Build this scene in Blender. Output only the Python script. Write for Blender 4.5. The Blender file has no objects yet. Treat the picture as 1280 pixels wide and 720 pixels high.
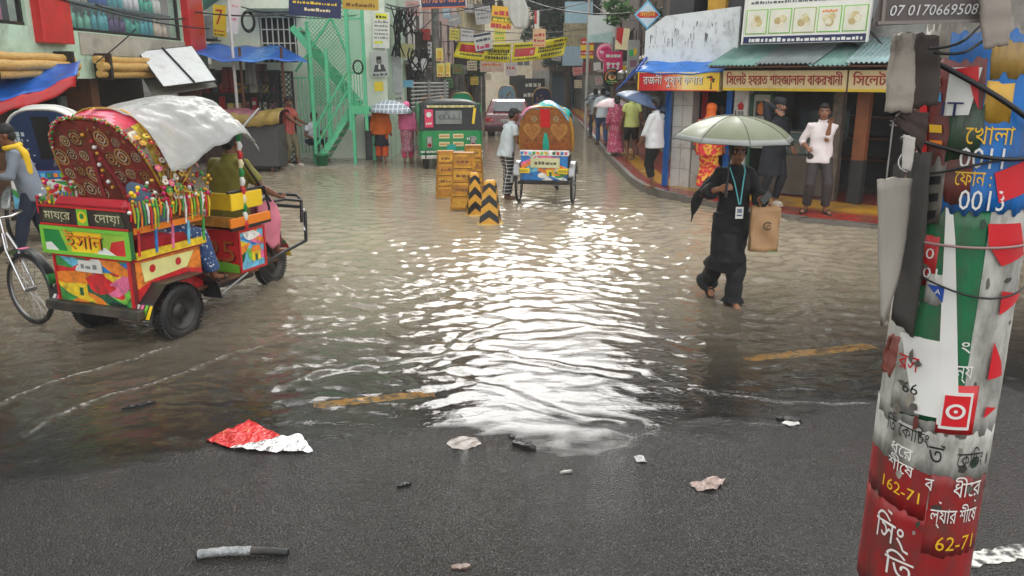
import bpy, bmesh, math, random
import numpy as np
from mathutils import Vector, Matrix, geometry, noise as mnoise

random.seed(7)
C = bpy.context.scene.collection
SC = bpy.context.scene
R = math.radians

# ------------------------------------------------------------------ camera, sky, sun, exposure
CAM_H, PITCH, FPX = 2.25, R(14.85), 1000.0
cam_data = bpy.data.cameras.new('camera')
cam_data.sensor_width = 36.0
cam_data.lens = 36.0 * FPX / 1280.0
cam_data.clip_start, cam_data.clip_end = 0.05, 2000.0
cam = bpy.data.objects.new('camera', cam_data)
C.objects.link(cam)
cam.location = (0, 0, CAM_H)
cam.rotation_euler = (R(90) - PITCH, 0, 0)
SC.camera = cam

SUN_EL, SUN_AZ = R(33), R(-1)
world = bpy.data.worlds.new('World')
SC.world = world
world.use_nodes = True
wn, wl = world.node_tree.nodes, world.node_tree.links
bg = wn['Background']
sky = wn.new('ShaderNodeTexSky')
sky.sky_type = 'NISHITA'
sky.sun_disc = False
sky.sun_elevation = SUN_EL
sky.sun_rotation = SUN_AZ
sky.air_density = 1.4
sky.dust_density = 5.0
sky.ozone_density = 1.0
hs = wn.new('ShaderNodeHueSaturation')
hs.inputs['Saturation'].default_value = 0.16
hs.inputs['Value'].default_value = 0.19
wl.new(sky.outputs['Color'], hs.inputs['Color'])
veil = wn.new('ShaderNodeMixRGB')          # the even grey of the rain clouds over the clear sky's glow
veil.blend_type = 'ADD'
veil.inputs[0].default_value = 1.0
veil.inputs[2].default_value = (6.1, 6.15, 6.15, 1)
wl.new(hs.outputs['Color'], veil.inputs[1])
wl.new(veil.outputs['Color'], bg.inputs['Color'])
bg.inputs['Strength'].default_value = 0.15

sun_data = bpy.data.lights.new('sun', 'SUN')
sun_data.energy = 0.6
sun_data.angle = R(25)
sun_data.color = (1.0, 0.97, 0.93)
sun = bpy.data.objects.new('sun', sun_data)
C.objects.link(sun)
sun.location = (0, 0, 40)
# points from the sky's sun direction (azimuth measured from +Y towards +X)
sd = Vector((math.sin(SUN_AZ) * math.cos(SUN_EL), math.cos(SUN_AZ) * math.cos(SUN_EL), math.sin(SUN_EL)))
sun.rotation_euler = sd.to_track_quat('Z', 'Y').to_euler()

SC.view_settings.view_transform = 'Standard'
SC.view_settings.look = 'None'
SC.view_settings.exposure = 0.8
SC.view_settings.gamma = 1.0
SC.view_settings.use_curve_mapping = False
SC.cycles.max_bounces = 6
SC.cycles.diffuse_bounces = 3
SC.cycles.glossy_bounces = 3
SC.cycles.transparent_max_bounces = 10
SC.cycles.caustics_reflective = False
SC.cycles.caustics_refractive = False
SC.cycles.sample_clamp_indirect = 6.0
SC.cycles.use_denoising = True

# ------------------------------------------------------------------ photo geometry -> world
_s, _c = math.sin(PITCH), math.cos(PITCH)
def ray(px, py):
	u, v = (px - 640.0) / FPX, (360.0 - py) / FPX
	return Vector((u, _c + v * _s, -_s + v * _c))
def G(px, py, z=0.0):
	d = ray(px, py)
	return Vector((0, 0, CAM_H)) + d * ((z - CAM_H) / d.z)
def at(px, py, Y):
	d = ray(px, py)
	return Vector((0, 0, CAM_H)) + d * (Y / d.y)
def V(*a):
	return Vector(a if len(a) == 3 else a[0])

# ------------------------------------------------------------------ materials
def s2l(c):
	def f(x):
		x = x / 255.0
		return x / 12.92 if x <= 0.04045 else ((x + 0.055) / 1.055) ** 2.4
	return (f(c[0]), f(c[1]), f(c[2]), 1.0)
MATS = {}
def mat(col, rough=0.55, metal=0.0, var=0.18, vs=5.0, bump=0.0, bs=40.0, dirt=0.0, dcol=(60, 54, 46), ds=2.5,
		coat=0.0, spec=0.5, alpha=1.0, trans=0.0, sss=0.0, emit=0.0, key=None, stretch=None, subs=None):
	k = key or (tuple(col), rough, metal, var, vs, bump, bs, dirt, tuple(dcol), ds, coat, spec, alpha, trans, sss, emit, stretch)
	if k in MATS:
		return MATS[k]
	m = bpy.data.materials.new('paint_%d' % len(MATS))
	m.use_nodes = True
	n, l = m.node_tree.nodes, m.node_tree.links
	b = n['Principled BSDF']
	base = s2l(col)
	b.inputs['Roughness'].default_value = rough
	b.inputs['Metallic'].default_value = metal
	b.inputs['Specular IOR Level'].default_value = spec
	b.inputs['Coat Weight'].default_value = coat
	b.inputs['Alpha'].default_value = alpha
	b.inputs['Transmission Weight'].default_value = trans
	if sss:
		b.inputs['Subsurface Weight'].default_value = sss
		b.inputs['Subsurface Radius'].default_value = (0.01, 0.004, 0.002)
	tc = n.new('ShaderNodeTexCoord')
	src = tc.outputs['Object']
	if stretch:
		mp = n.new('ShaderNodeMapping')
		mp.inputs['Scale'].default_value = stretch
		l.new(src, mp.inputs['Vector'])
		src = mp.outputs['Vector']
	cur = None
	if var > 0:
		nz = n.new('ShaderNodeTexNoise')
		nz.inputs['Scale'].default_value = vs
		nz.inputs['Detail'].default_value = 6
		l.new(src, nz.inputs['Vector'])
		mx = n.new('ShaderNodeMixRGB')
		mx.inputs[1].default_value = tuple(max(0, x * (1 - var)) for x in base[:3]) + (1,)
		mx.inputs[2].default_value = tuple(min(1, x * (1 + var)) for x in base[:3]) + (1,)
		mr = n.new('ShaderNodeMapRange')
		mr.inputs[1].default_value = 0.3
		mr.inputs[2].default_value = 0.7
		l.new(nz.outputs['Fac'], mr.inputs[0])
		l.new(mr.outputs[0], mx.inputs[0])
		cur = mx.outputs[0]
		rr = n.new('ShaderNodeMapRange')
		rr.inputs[1].default_value, rr.inputs[2].default_value = 0.3, 0.7
		rr.inputs[3].default_value, rr.inputs[4].default_value = max(0.02, rough * 0.8), min(1, rough * 1.2)
		l.new(nz.outputs['Fac'], rr.inputs[0])
		l.new(rr.outputs[0], b.inputs['Roughness'])
	if dirt > 0:
		nd = n.new('ShaderNodeTexNoise')
		nd.inputs['Scale'].default_value = ds
		nd.inputs['Detail'].default_value = 9
		nd.inputs['Roughness'].default_value = 0.65
		l.new(src, nd.inputs['Vector'])
		mr2 = n.new('ShaderNodeMapRange')
		mr2.inputs[1].default_value = 0.62 - 0.22 * dirt
		mr2.inputs[2].default_value = 0.72
		l.new(nd.outputs['Fac'], mr2.inputs[0])
		m2 = n.new('ShaderNodeMixRGB')
		m2.inputs[2].default_value = s2l(dcol)
		mm = n.new('ShaderNodeMath')
		mm.operation = 'MULTIPLY'
		mm.inputs[1].default_value = min(1, 0.5 + dirt * 0.4)
		l.new(mr2.outputs[0], mm.inputs[0])
		l.new(mm.outputs[0], m2.inputs[0])
		if cur:
			l.new(cur, m2.inputs[1])
		else:
			m2.inputs[1].default_value = base
		cur = m2.outputs[0]
	if cur:
		l.new(cur, b.inputs['Base Color'])
	else:
		b.inputs['Base Color'].default_value = base
	if emit:
		b.inputs['Emission Color'].default_value = base
		b.inputs['Emission Strength'].default_value = emit
	if bump > 0:
		nb = n.new('ShaderNodeTexNoise')
		nb.inputs['Scale'].default_value = bs
		nb.inputs['Detail'].default_value = 4
		l.new(src, nb.inputs['Vector'])
		bp = n.new('ShaderNodeBump')
		bp.inputs['Strength'].default_value = min(1, bump)
		bp.inputs['Distance'].default_value = 0.02
		l.new(nb.outputs['Fac'], bp.inputs['Height'])
		l.new(bp.outputs[0], b.inputs['Normal'])
	MATS[k] = m
	return m

# ------------------------------------------------------------------ mesh builder
def frame(o, x=(1, 0, 0), up=(0, 0, 1)):
	x = Vector(x).normalized()
	up = Vector(up)
	z = x.cross(up).normalized()
	y = z.cross(x).normalized()
	M = Matrix((x, y, z)).transposed().to_4x4()
	M.translation = Vector(o)
	return M
def rot(ax, deg):
	return Matrix.Rotation(R(deg), 4, ax)
def tr(*a):
	return Matrix.Translation(Vector(a if len(a) == 3 else a[0]))

# Bengali written in visual order: the pre-base vowel signs go before their consonant
def bn(t):
	out = []
	for ch in t:
		if ch in '\u09bf\u09c7\u09c8':
			i = len(out) - 1
			while i >= 2 and out[i - 1] == '\u09cd':
				i -= 2
			out.insert(max(i, 0), ch)
		elif ch in '\u09cb\u09cc':
			i = len(out) - 1
			while i >= 2 and out[i - 1] == '\u09cd':
				i -= 2
			out.insert(max(i, 0), '\u09c7')
			out.append('\u09be' if ch == '\u09cb' else '\u09d7')
		else:
			out.append(ch)
	return ''.join(out)

_TXT = {}
def text_mesh(t, bold=0.0):
	"""flat triangles of a line of writing, height of a capital about 1, centred on x"""
	k = (t, bold)
	if k in _TXT:
		return _TXT[k]
	cu = bpy.data.curves.new('writing', 'FONT')
	rephs, clean = [], ''
	i = 0
	while i < len(t):
		if t[i:i + 2] == 'র্' and i + 2 < len(t):
			rephs.append(len(clean) + 1)
			i += 2
			continue
		clean += t[i]
		i += 1
	marks = []
	for q in rephs:
		pv, _pf = text_mesh(clean[:q], bold)
		marks.append(max(v[0] for v in pv) - min(v[0] for v in pv) if pv else 0)
	t = clean
	cu.body = bn(t)
	cu.size = 1.0
	cu.offset = bold
	cu.fill_mode = 'NONE'
	cu.resolution_u = 2
	o = bpy.data.objects.new('writing', cu)
	C.objects.link(o)
	dg = bpy.context.evaluated_depsgraph_get()
	me = bpy.data.meshes.new_from_object(o.evaluated_get(dg))
	bpy.data.objects.remove(o)
	co = np.zeros(len(me.vertices) * 3)
	me.vertices.foreach_get('co', co)
	co = co.reshape(-1, 3)[:, :2]
	ed = [tuple(e.vertices) for e in me.edges]
	bpy.data.meshes.remove(me)
	if len(co) == 0:
		_TXT[k] = ([], [])
		return _TXT[k]
	adj = {}
	for a, b in ed:
		adj.setdefault(a, []).append(b)
		adj.setdefault(b, []).append(a)
	seen, loops = set(), []
	for s in sorted(adj):
		if s in seen:
			continue
		lp, p, q = [s], None, s
		seen.add(s)
		while True:
			nx = [x for x in adj[q] if x != p and x not in seen]
			if not nx:
				break
			# follow vertex order so that contours keep their direction
			nxt = q + 1 if (q + 1) in nx else nx[0]
			p, q = q, nxt
			seen.add(q)
			lp.append(q)
		if len(lp) > 2:
			loops.append(lp)
	# group loops into glyph clusters by x overlap to keep the triangulation local
	loops.sort(key=lambda L: co[L, 0].min())
	groups, mx = [], -1e9
	for L in loops:
		if co[L, 0].min() > mx or not groups:
			groups.append([])
		groups[-1].append(L)
		mx = max(mx, co[L, 0].max())
	VV, FF = [], []
	for g in groups:
		vs, es = [], []
		for L in g:
			b0 = len(vs)
			vs += [Vector((co[i, 0], co[i, 1])) for i in L]
			es += [(b0 + i, b0 + (i + 1) % len(L)) for i in range(len(L))]
		try:
			ov, oe, of, _a, _b, _d = geometry.delaunay_2d_cdt(vs, es, [], 0, 1e-5)
		except Exception:
			continue
		polys = [co[L] for L in g]
		b1 = len(VV)
		VV += [(p.x, p.y) for p in ov]
		for f in of:
			cx = sum(ov[i].x for i in f) / len(f)
			cy = sum(ov[i].y for i in f) / len(f)
			w = 0
			for P in polys:
				x0, y0 = P[:, 0], P[:, 1]
				x1, y1 = np.roll(x0, -1), np.roll(y0, -1)
				crs = (x1 - x0) * (cy - y0) - (cx - x0) * (y1 - y0)
				w += int(np.sum((y0 <= cy) & (y1 > cy) & (crs > 0))) - int(np.sum((y0 > cy) & (y1 <= cy) & (crs < 0)))
			if w != 0:
				FF.append([b1 + i for i in f])
	if VV:
		xs = [v[0] for v in VV]
		c = (min(xs) + max(xs)) / 2
		top = max(co[:, 1].max(), .6)
		for mk in marks:
			x = min(xs) + mk
			b1 = len(VV)
			VV += [(x - .20, top + .12), (x - .14, top + .05), (x + .03, top + .0), (x + .03, top + .09)]
			FF.append([b1, b1 + 1, b1 + 2, b1 + 3])
		VV = [(x - c, y) for x, y in VV]
	_TXT[k] = (VV, FF)
	return _TXT[k]

class MB:
	def __init__(s):
		s.v, s.f, s.m, s.sm, s.mats = [], [], [], [], []
	def mi(s, m):
		if m not in s.mats:
			s.mats.append(m)
		return s.mats.index(m)
	def add(s, vs, fs, m, smooth=False, M=None):
		b = len(s.v)
		k = s.mi(m)
		for p in vs:
			p = Vector(p)
			s.v.append(tuple(M @ p) if M is not None else tuple(p))
		for f in fs:
			s.f.append([b + i for i in f])
			s.m.append(k)
			s.sm.append(smooth)
		return s
	def box(s, c, d, m, M=None, bev=0.0):
		x, y, z = d[0] / 2, d[1] / 2, d[2] / 2
		T = tr(c)
		if M is not None:
			T = M @ T
		if bev <= 0:
			vs = [(sx * x, sy * y, sz * z) for sz in (-1, 1) for sy in (-1, 1) for sx in (-1, 1)]
			fs = [(0, 2, 3, 1), (4, 5, 7, 6), (0, 1, 5, 4), (2, 6, 7, 3), (0, 4, 6, 2), (1, 3, 7, 5)]
			return s.add(vs, fs, m, False, T)
		b = min(bev, x * .95, y * .95, z * .95)
		bm = bmesh.new()
		for sx in (-1, 1):
			for sy in (-1, 1):
				for sz in (-1, 1):
					bm.verts.new((sx * (x - b), sy * (y - b), sz * z))
					bm.verts.new((sx * (x - b), sy * y, sz * (z - b)))
					bm.verts.new((sx * x, sy * (y - b), sz * (z - b)))
		bmesh.ops.convex_hull(bm, input=bm.verts[:])
		bmesh.ops.dissolve_limit(bm, angle_limit=0.01, verts=bm.verts[:], edges=bm.edges[:])
		bm.verts.index_update()
		vs = [v.co.copy() for v in bm.verts]
		fs = [[v.index for v in f.verts] for f in bm.faces]
		bm.free()
		return s.add(vs, fs, m, False, T)
	def bar(s, a, b, w, h, m, up=(0, 0, 1)):
		a, b = Vector(a), Vector(b)
		d = b - a
		L = d.length
		z = d.normalized()
		u = Vector(up)
		if abs(z.dot(u)) > .98:
			u = Vector((0, 1, 0))
		x = u.cross(z).normalized()
		y = z.cross(x)
		M = Matrix((x, y, z)).transposed().to_4x4()
		M.translation = (a + b) / 2
		return s.box((0, 0, 0), (w, h, L), m, M)
	def tube(s, pts, r, m, n=8, cap=True, closed=False, M=None, ell=1.0):
		pts = [Vector(p) for p in pts]
		N = len(pts)
		rs = list(r) if hasattr(r, '__len__') else [r] * N
		vs, fs = [], []
		x = None
		for i, p in enumerate(pts):
			if closed:
				t = (pts[(i + 1) % N] - pts[i - 1])
			else:
				t = pts[min(i + 1, N - 1)] - pts[max(i - 1, 0)]
			if t.length < 1e-9:
				t = Vector((0, 0, 1))
			t.normalize()
			if x is None:
				u = Vector((0, 0, 1)) if abs(t.z) < .9 else Vector((0, 1, 0))
				x = u.cross(t).normalized()
			else:
				x = (x - t * x.dot(t))
				if x.length < 1e-6:
					x = Vector((1, 0, 0)).cross(t)
				x.normalize()
			y = t.cross(x)
			for k in range(n):
				a = 2 * math.pi * k / n
				vs.append(p + x * (math.cos(a) * rs[i]) + y * (math.sin(a) * rs[i] * ell))
		L = N if closed else N - 1
		for i in range(L):
			j = (i + 1) % N
			for k in range(n):
				k2 = (k + 1) % n
				fs.append((i * n + k, i * n + k2, j * n + k2, j * n + k))
		s.add(vs, fs, m, True, M)
		if cap and not closed:
			s.add(vs[:n], [tuple(range(n - 1, -1, -1))], m, False, M)
			s.add(vs[-n:], [tuple(range(n))], m, False, M)
		return s
	def lathe(s, prof, m, n=24, M=None, a0=0, a1=360, smooth=True):
		full = abs(a1 - a0) >= 359.9
		K = n if full else n + 1
		vs, fs = [], []
		for r, z in prof:
			for k in range(K):
				a = R(a0 + (a1 - a0) * k / n)
				vs.append((r * math.cos(a), r * math.sin(a), z))
		for i in range(len(prof) - 1):
			for k in range(n):
				k2 = (k + 1) % K
				fs.append((i * K + k, i * K + k2, (i + 1) * K + k2, (i + 1) * K + k))
		return s.add(vs, fs, m, smooth, M)
	def prism(s, poly, d, m, M=None, z0=0.0):
		"""poly in the local XY plane, from z0 up to z0+d"""
		n = len(poly)
		vs = [(p[0], p[1], z0) for p in poly] + [(p[0], p[1], z0 + d) for p in poly]
		area = sum(poly[i][0] * poly[(i + 1) % n][1] - poly[(i + 1) % n][0] * poly[i][1] for i in range(n))
		fs = [tuple(range(n - 1, -1, -1)), tuple(range(n, 2 * n))]
		fs += [(i, (i + 1) % n, n + (i + 1) % n, n + i) for i in range(n)]
		if area < 0:
			fs = [tuple(reversed(f)) for f in fs]
		return s.add(vs, fs, m, False, M)
	def flat(s, poly, m, M=None, z=0.0):
		return s.add([(p[0], p[1], z) for p in poly], [tuple(range(len(poly)))], m, False, M)
	def disc(s, c, r, m, M=None, z=0.0, n=20, ry=None):
		ry = ry or r
		return s.flat([(c[0] + r * math.cos(2 * math.pi * k / n), c[1] + ry * math.sin(2 * math.pi * k / n)) for k in range(n)], m, M, z)
	def ring(s, c, r0, r1, m, M=None, z=0.0, n=20, a0=0, a1=360):
		vs, fs = [], []
		for k in range(n + 1):
			a = R(a0 + (a1 - a0) * k / n)
			vs += [(c[0] + r0 * math.cos(a), c[1] + r0 * math.sin(a), z), (c[0] + r1 * math.cos(a), c[1] + r1 * math.sin(a), z)]
		for k in range(n):
			fs.append((2 * k, 2 * k + 1, 2 * k + 3, 2 * k + 2))
		return s.add(vs, fs, m, False, M)
	def ball(s, c, r, m, M=None, nu=14, nv=9):
		rx, ry, rz = r if hasattr(r, '__len__') else (r, r, r)
		vs, fs = [(c[0], c[1], c[2] - rz)], []
		for j in range(1, nv):
			t = -math.pi / 2 + math.pi * j / nv
			for i in range(nu):
				a = 2 * math.pi * i / nu
				vs.append((c[0] + rx * math.cos(t) * math.cos(a), c[1] + ry * math.cos(t) * math.sin(a), c[2] + rz * math.sin(t)))
		vs.append((c[0], c[1], c[2] + rz))
		top = len(vs) - 1
		for i in range(nu):
			fs.append((0, 1 + (i + 1) % nu, 1 + i))
			fs.append((top, top - nu + i, top - nu + (i + 1) % nu))
			for j in range(nv - 2):
				a, b = 1 + j * nu + i, 1 + j * nu + (i + 1) % nu
				fs.append((a, b, b + nu, a + nu))
		return s.add(vs, fs, m, True, M)
	def sheet(s, fn, nu, nv, m, thick=0.003, M=None, smooth=True, mfn=None):
		"""fn(u,v) for u,v in 0..1; a doubled sheet with real thickness"""
		P = [[Vector(fn(i / nu, j / nv)) for i in range(nu + 1)] for j in range(nv + 1)]
		vs = []
		for j in range(nv + 1):
			for i in range(nu + 1):
				du = P[j][min(i + 1, nu)] - P[j][max(i - 1, 0)]
				dv = P[min(j + 1, nv)][i] - P[max(j - 1, 0)][i]
				nn = du.cross(dv)
				nn = nn.normalized() if nn.length > 1e-9 else Vector((0, 0, 1))
				vs.append((P[j][i] + nn * thick / 2, P[j][i] - nn * thick / 2))
		A = [a for a, b in vs] + [b for a, b in vs]
		K = (nu + 1) * (nv + 1)
		W = nu + 1
		groups = {}
		for j in range(nv):
			for i in range(nu):
				mm = mfn((i + .5) / nu, (j + .5) / nv) if mfn else m
				a = j * W + i
				L = groups.setdefault(mm, [])
				L.append((a, a + 1, a + W + 1, a + W))
				L.append((K + a, K + a + W, K + a + W + 1, K + a + 1))
		rim = groups.setdefault(m, [])
		for i in range(nu):
			rim.append((i, K + i, K + i + 1, i + 1))
			a = nv * W + i
			rim.append((a, a + 1, K + a + 1, K + a))
		for j in range(nv):
			a = j * W
			rim.append((a, a + W, K + a + W, K + a))
			a = j * W + nu
			rim.append((a, K + a, K + a + W, a + W))
		base = len(s.v)
		for p in A:
			s.v.append(tuple(M @ p) if M is not None else tuple(p))
		for mm, L in groups.items():
			k = s.mi(mm)
			for f in L:
				s.f.append([base + i for i in f])
				s.m.append(k)
				s.sm.append(smooth)
		return s
	def text(s, t, size, m, M=None, x=0.0, y=0.0, z=0.003, bold=0.0, fn=None, sx=1.0, width=None, slant=0.0):
		vs, fs = text_mesh(t, bold)
		if not vs:
			return s
		if width:
			w = max(v[0] for v in vs) * 2
			sx = width / (w * size)
		if fn:
			s.add([fn(x + (p[0] + slant * p[1]) * size * sx, y + p[1] * size) for p in vs], fs, m, False, M)
		else:
			s.add([(x + (p[0] + slant * p[1]) * size * sx, y + p[1] * size, z) for p in vs], fs, m, False, M)
		return s
	def build(s, name, parent=None, M=None, label=None, cat=None, group=None, kind=None):
		me = bpy.data.meshes.new(name)
		me.from_pydata(s.v, [], s.f)
		for m in s.mats:
			me.materials.append(m)
		me.polygons.foreach_set('material_index', s.m)
		me.polygons.foreach_set('use_smooth', s.sm)
		me.update()
		o = bpy.data.objects.new(name, me)
		C.objects.link(o)
		if M is not None:
			o.matrix_world = M
		if parent is not None:
			o.parent = parent
		tag(o, label, cat, group, kind)
		return o

def tag(o, label=None, cat=None, group=None, kind=None):
	if label: o['label'] = label
	if cat: o['category'] = cat
	if group: o['group'] = group
	if kind: o['kind'] = kind
	return o
def thing(name, label, cat, loc=(0, 0, 0), rz=0.0, group=None):
	o = bpy.data.objects.new(name, None)
	o.empty_display_size = 0.2
	C.objects.link(o)
	o.location = loc
	o.rotation_euler = (0, 0, rz)
	return tag(o, label, cat, group)
def world_of(o):
	return Matrix.Translation(o.location) @ o.rotation_euler.to_matrix().to_4x4()
def copy_tree(o, parent=None):
	c = o.copy()
	C.objects.link(c)
	c.parent = parent
	for ch in [x for x in bpy.data.objects if x.parent == o]:
		copy_tree(ch, c)
	return c

# ------------------------------------------------------------------ shared palette
WHITE = mat((225, 224, 218), .5, var=.08)
BLACK = mat((22, 22, 23), .45, var=.2)
RUBBER = mat((26, 26, 26), .5, var=.25, bump=.2, bs=60, dirt=.5, dcol=(74, 66, 56), ds=6)
STEEL = mat((150, 150, 148), .35, metal=.8, var=.2, dirt=.4, dcol=(96, 72, 50))
CHROME = mat((205, 205, 205), .16, metal=1.0, var=.05)
DARKSTEEL = mat((52, 50, 48), .45, metal=.5, var=.25, dirt=.5, dcol=(92, 62, 42))
RED = mat((196, 30, 32), .4, var=.15, coat=.3)
CRIMSON = mat((165, 22, 38), .4, var=.15)
YELLOW = mat((242, 200, 28), .45, var=.1)
ORANGE = mat((235, 130, 28), .45, var=.1)
GREEN = mat((28, 130, 62), .45, var=.15)
LIME = mat((120, 190, 60), .45, var=.12)
BLUE = mat((30, 74, 160), .45, var=.15)
SKYB = mat((70, 160, 210), .45, var=.12)
PINK = mat((232, 110, 150), .5, var=.12)
MAGENTA = mat((200, 30, 100), .4, var=.1)
NAVY = mat((26, 34, 84), .45, var=.15)
CREAM = mat((236, 220, 176), .5, var=.1)
GOLD = mat((190, 140, 52), .35, metal=.35, var=.3, vs=14)
BROWN = mat((96, 58, 34), .55, var=.3, vs=8)
GREY = mat((128, 128, 126), .55, var=.12)
TEAL = mat((20, 170, 160), .4, var=.08)
WIRE = mat((24, 24, 26), .5, var=.1)

# ------------------------------------------------------------------ ground, water, pavements
SHORE = [(-30, 3.9), (-2.9, 4.05), (-1.85, 4.5), (-1.26, 4.72), (-.43, 4.70), (.3, 4.66), (.87, 4.82), (1.97, 5.02), (3.2, 5.5), (30, 5.9)]
def shore(x):
	return np.interp(x, [p[0] for p in SHORE], [p[1] for p in SHORE])
def lump(x, y):
	return (np.sin(x * 1.7 + .6 * np.sin(y * 1.3)) * np.cos(y * 1.9 + .8 * np.sin(x * .9)) * .55
			+ np.sin(x * 4.3 + y * 2.1) * .25 + np.sin(x * 2.2 - y * 5.1 + 1.0) * .22)
def zg(x, y):
	d = y - shore(x)
	z = np.where(d > 0, -0.017 * d, -0.010 * d)
	z = np.where(z < -0.10, -0.10 - 0.02 * (1 - np.exp((z + 0.10) / 0.02)), z)
	z = np.minimum(z, 0.035)
	return z + lump(x, y) * 0.0032
def axis(segs):
	out = []
	for a, b, st in segs:
		n = max(1, int(round((b - a) / st)))
		out += [a + (b - a) * i / n for i in range(n)]
	out.append(segs[-1][1])
	return np.array(out)
def grid_object(name, xs, ys, zfun, m, kind, attrs=None):
	X, Yy = np.meshgrid(xs, ys)
	Z = zfun(X, Yy)
	co = np.stack([X, Yy, Z], -1).reshape(-1, 3)
	nx, ny = len(xs), len(ys)
	idx = np.arange(nx * ny).reshape(ny, nx)
	q = np.stack([idx[:-1, :-1], idx[:-1, 1:], idx[1:, 1:], idx[1:, :-1]], -1).reshape(-1, 4)
	me = bpy.data.meshes.new(name)
	me.vertices.add(len(co))
	me.vertices.foreach_set('co', co.astype(np.float32).ravel())
	me.loops.add(q.size)
	me.loops.foreach_set('vertex_index', q.astype(np.int32).ravel())
	me.polygons.add(len(q))
	me.polygons.foreach_set('loop_start', np.arange(0, q.size, 4, dtype=np.int32))
	me.polygons.foreach_set('loop_total', np.full(len(q), 4, dtype=np.int32))
	me.update(calc_edges=True)
	me.polygons.foreach_set('use_smooth', np.ones(len(q), dtype=bool))
	for k, fnc in (attrs or {}).items():
		a = me.attributes.new(k, 'FLOAT', 'POINT')
		a.data.foreach_set('value', fnc(X, Yy).astype(np.float32).ravel())
	me.materials.append(m)
	o = bpy.data.objects.new(name, me)
	C.objects.link(o)
	tag(o, kind=kind)
	return o

def asphalt_material():
	m = bpy.data.materials.new('wet_asphalt')
	m.use_nodes = True
	n, l = m.node_tree.nodes, m.node_tree.links
	b = n['Principled BSDF']
	tc = n.new('ShaderNodeTexCoord')
	def nz(sc, det, ro=.55):
		t = n.new('ShaderNodeTexNoise')
		t.inputs['Scale'].default_value = sc
		t.inputs['Detail'].default_value = det
		t.inputs['Roughness'].default_value = ro
		l.new(tc.outputs['Object'], t.inputs['Vector'])
		return t
	big, fine = nz(.9, 9, .68), nz(90, 3)
	cr = n.new('ShaderNodeValToRGB')
	cr.color_ramp.elements[0].color = (.009, .009, .009, 1)
	cr.color_ramp.elements[0].position = .35
	cr.color_ramp.elements[1].color = (.028, .025, .022, 1)
	cr.color_ramp.elements[1].position = .7
	l.new(fine.outputs['Fac'], cr.inputs['Fac'])
	mx = n.new('ShaderNodeMixRGB')
	mx.blend_type = 'MULTIPLY'
	mr = n.new('ShaderNodeMapRange')
	mr.inputs[1].default_value, mr.inputs[2].default_value = .35, .65
	l.new(big.outputs['Fac'], mr.inputs[0])
	mx.inputs[0].default_value = .55
	l.new(cr.outputs[0], mx.inputs[1])
	c2 = n.new('ShaderNodeMixRGB')
	c2.inputs[1].default_value = (.40, .36, .32, 1)
	c2.inputs[2].default_value = (1.25, 1.2, 1.15, 1)
	l.new(mr.outputs[0], c2.inputs[0])
	l.new(c2.outputs[0], mx.inputs[2])
	l.new(mx.outputs[0], b.inputs['Base Color'])
	rr = n.new('ShaderNodeMapRange')
	rr.inputs[1].default_value, rr.inputs[2].default_value = .35, .65
	rr.inputs[3].default_value, rr.inputs[4].default_value = .10, .32
	l.new(big.outputs['Fac'], rr.inputs[0])
	l.new(rr.outputs[0], b.inputs['Roughness'])
	b.inputs['Specular IOR Level'].default_value = .30
	vo = n.new('ShaderNodeTexVoronoi')
	vo.inputs['Scale'].default_value = 108
	l.new(tc.outputs['Object'], vo.inputs['Vector'])
	v2 = n.new('ShaderNodeTexVoronoi')
	v2.inputs['Scale'].default_value = 64
	l.new(tc.outputs['Object'], v2.inputs['Vector'])
	ad = n.new('ShaderNodeMath')
	ad.operation = 'ADD'
	l.new(vo.outputs['Distance'], ad.inputs[0])
	l.new(v2.outputs['Distance'], ad.inputs[1])
	a2 = n.new('ShaderNodeMath')
	a2.operation = 'ADD'
	l.new(ad.outputs[0], a2.inputs[0])
	l.new(fine.outputs['Fac'], a2.inputs[1])
	bp = n.new('ShaderNodeBump')
	bp.inputs['Strength'].default_value = .95
	bp.inputs['Distance'].default_value = .0105
	bp.invert = True
	l.new(a2.outputs[0], bp.inputs['Height'])
	l.new(bp.outputs[0], b.inputs['Normal'])
	# the rain's own film over the stones
	b.inputs['Coat Weight'].default_value = .66
	b.inputs['Coat Roughness'].default_value = .06
	b.inputs['Coat IOR'].default_value = 1.36
	b2 = n.new('ShaderNodeBump')
	b2.inputs['Strength'].default_value = .7
	b2.inputs['Distance'].default_value = .0085
	b2.invert = True
	l.new(a2.outputs[0], b2.inputs['Height'])
	l.new(b2.outputs[0], b.inputs['Coat Normal'])
	return m

ASPHALT = asphalt_material()
grid_object('road', axis([(-400, -60, 85), (-60, -9, 3), (-9, 8, .12), (8, 60, 3), (60, 400, 85)]),
			axis([(-200, -10, 60), (-10, 1, 2), (1, 12, .09), (12, 30, 1), (30, 90, 6), (90, 600, 85)]), zg, ASPHALT, 'structure')

# --- water: a real rippled surface over the road
rng = np.random.RandomState(3)
WAVES = []
for i in range(60):
	lam = 10 ** rng.uniform(math.log10(.055), math.log10(.42))
	th = R(90) + rng.normal(0, .60)           # mostly rolling towards the camera
	amp = .0085 * lam ** .96 * rng.uniform(.45, 1.0)
	WAVES.append((2 * math.pi / lam * math.cos(th), 2 * math.pi / lam * math.sin(th), amp, rng.uniform(0, 6.28)))
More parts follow.
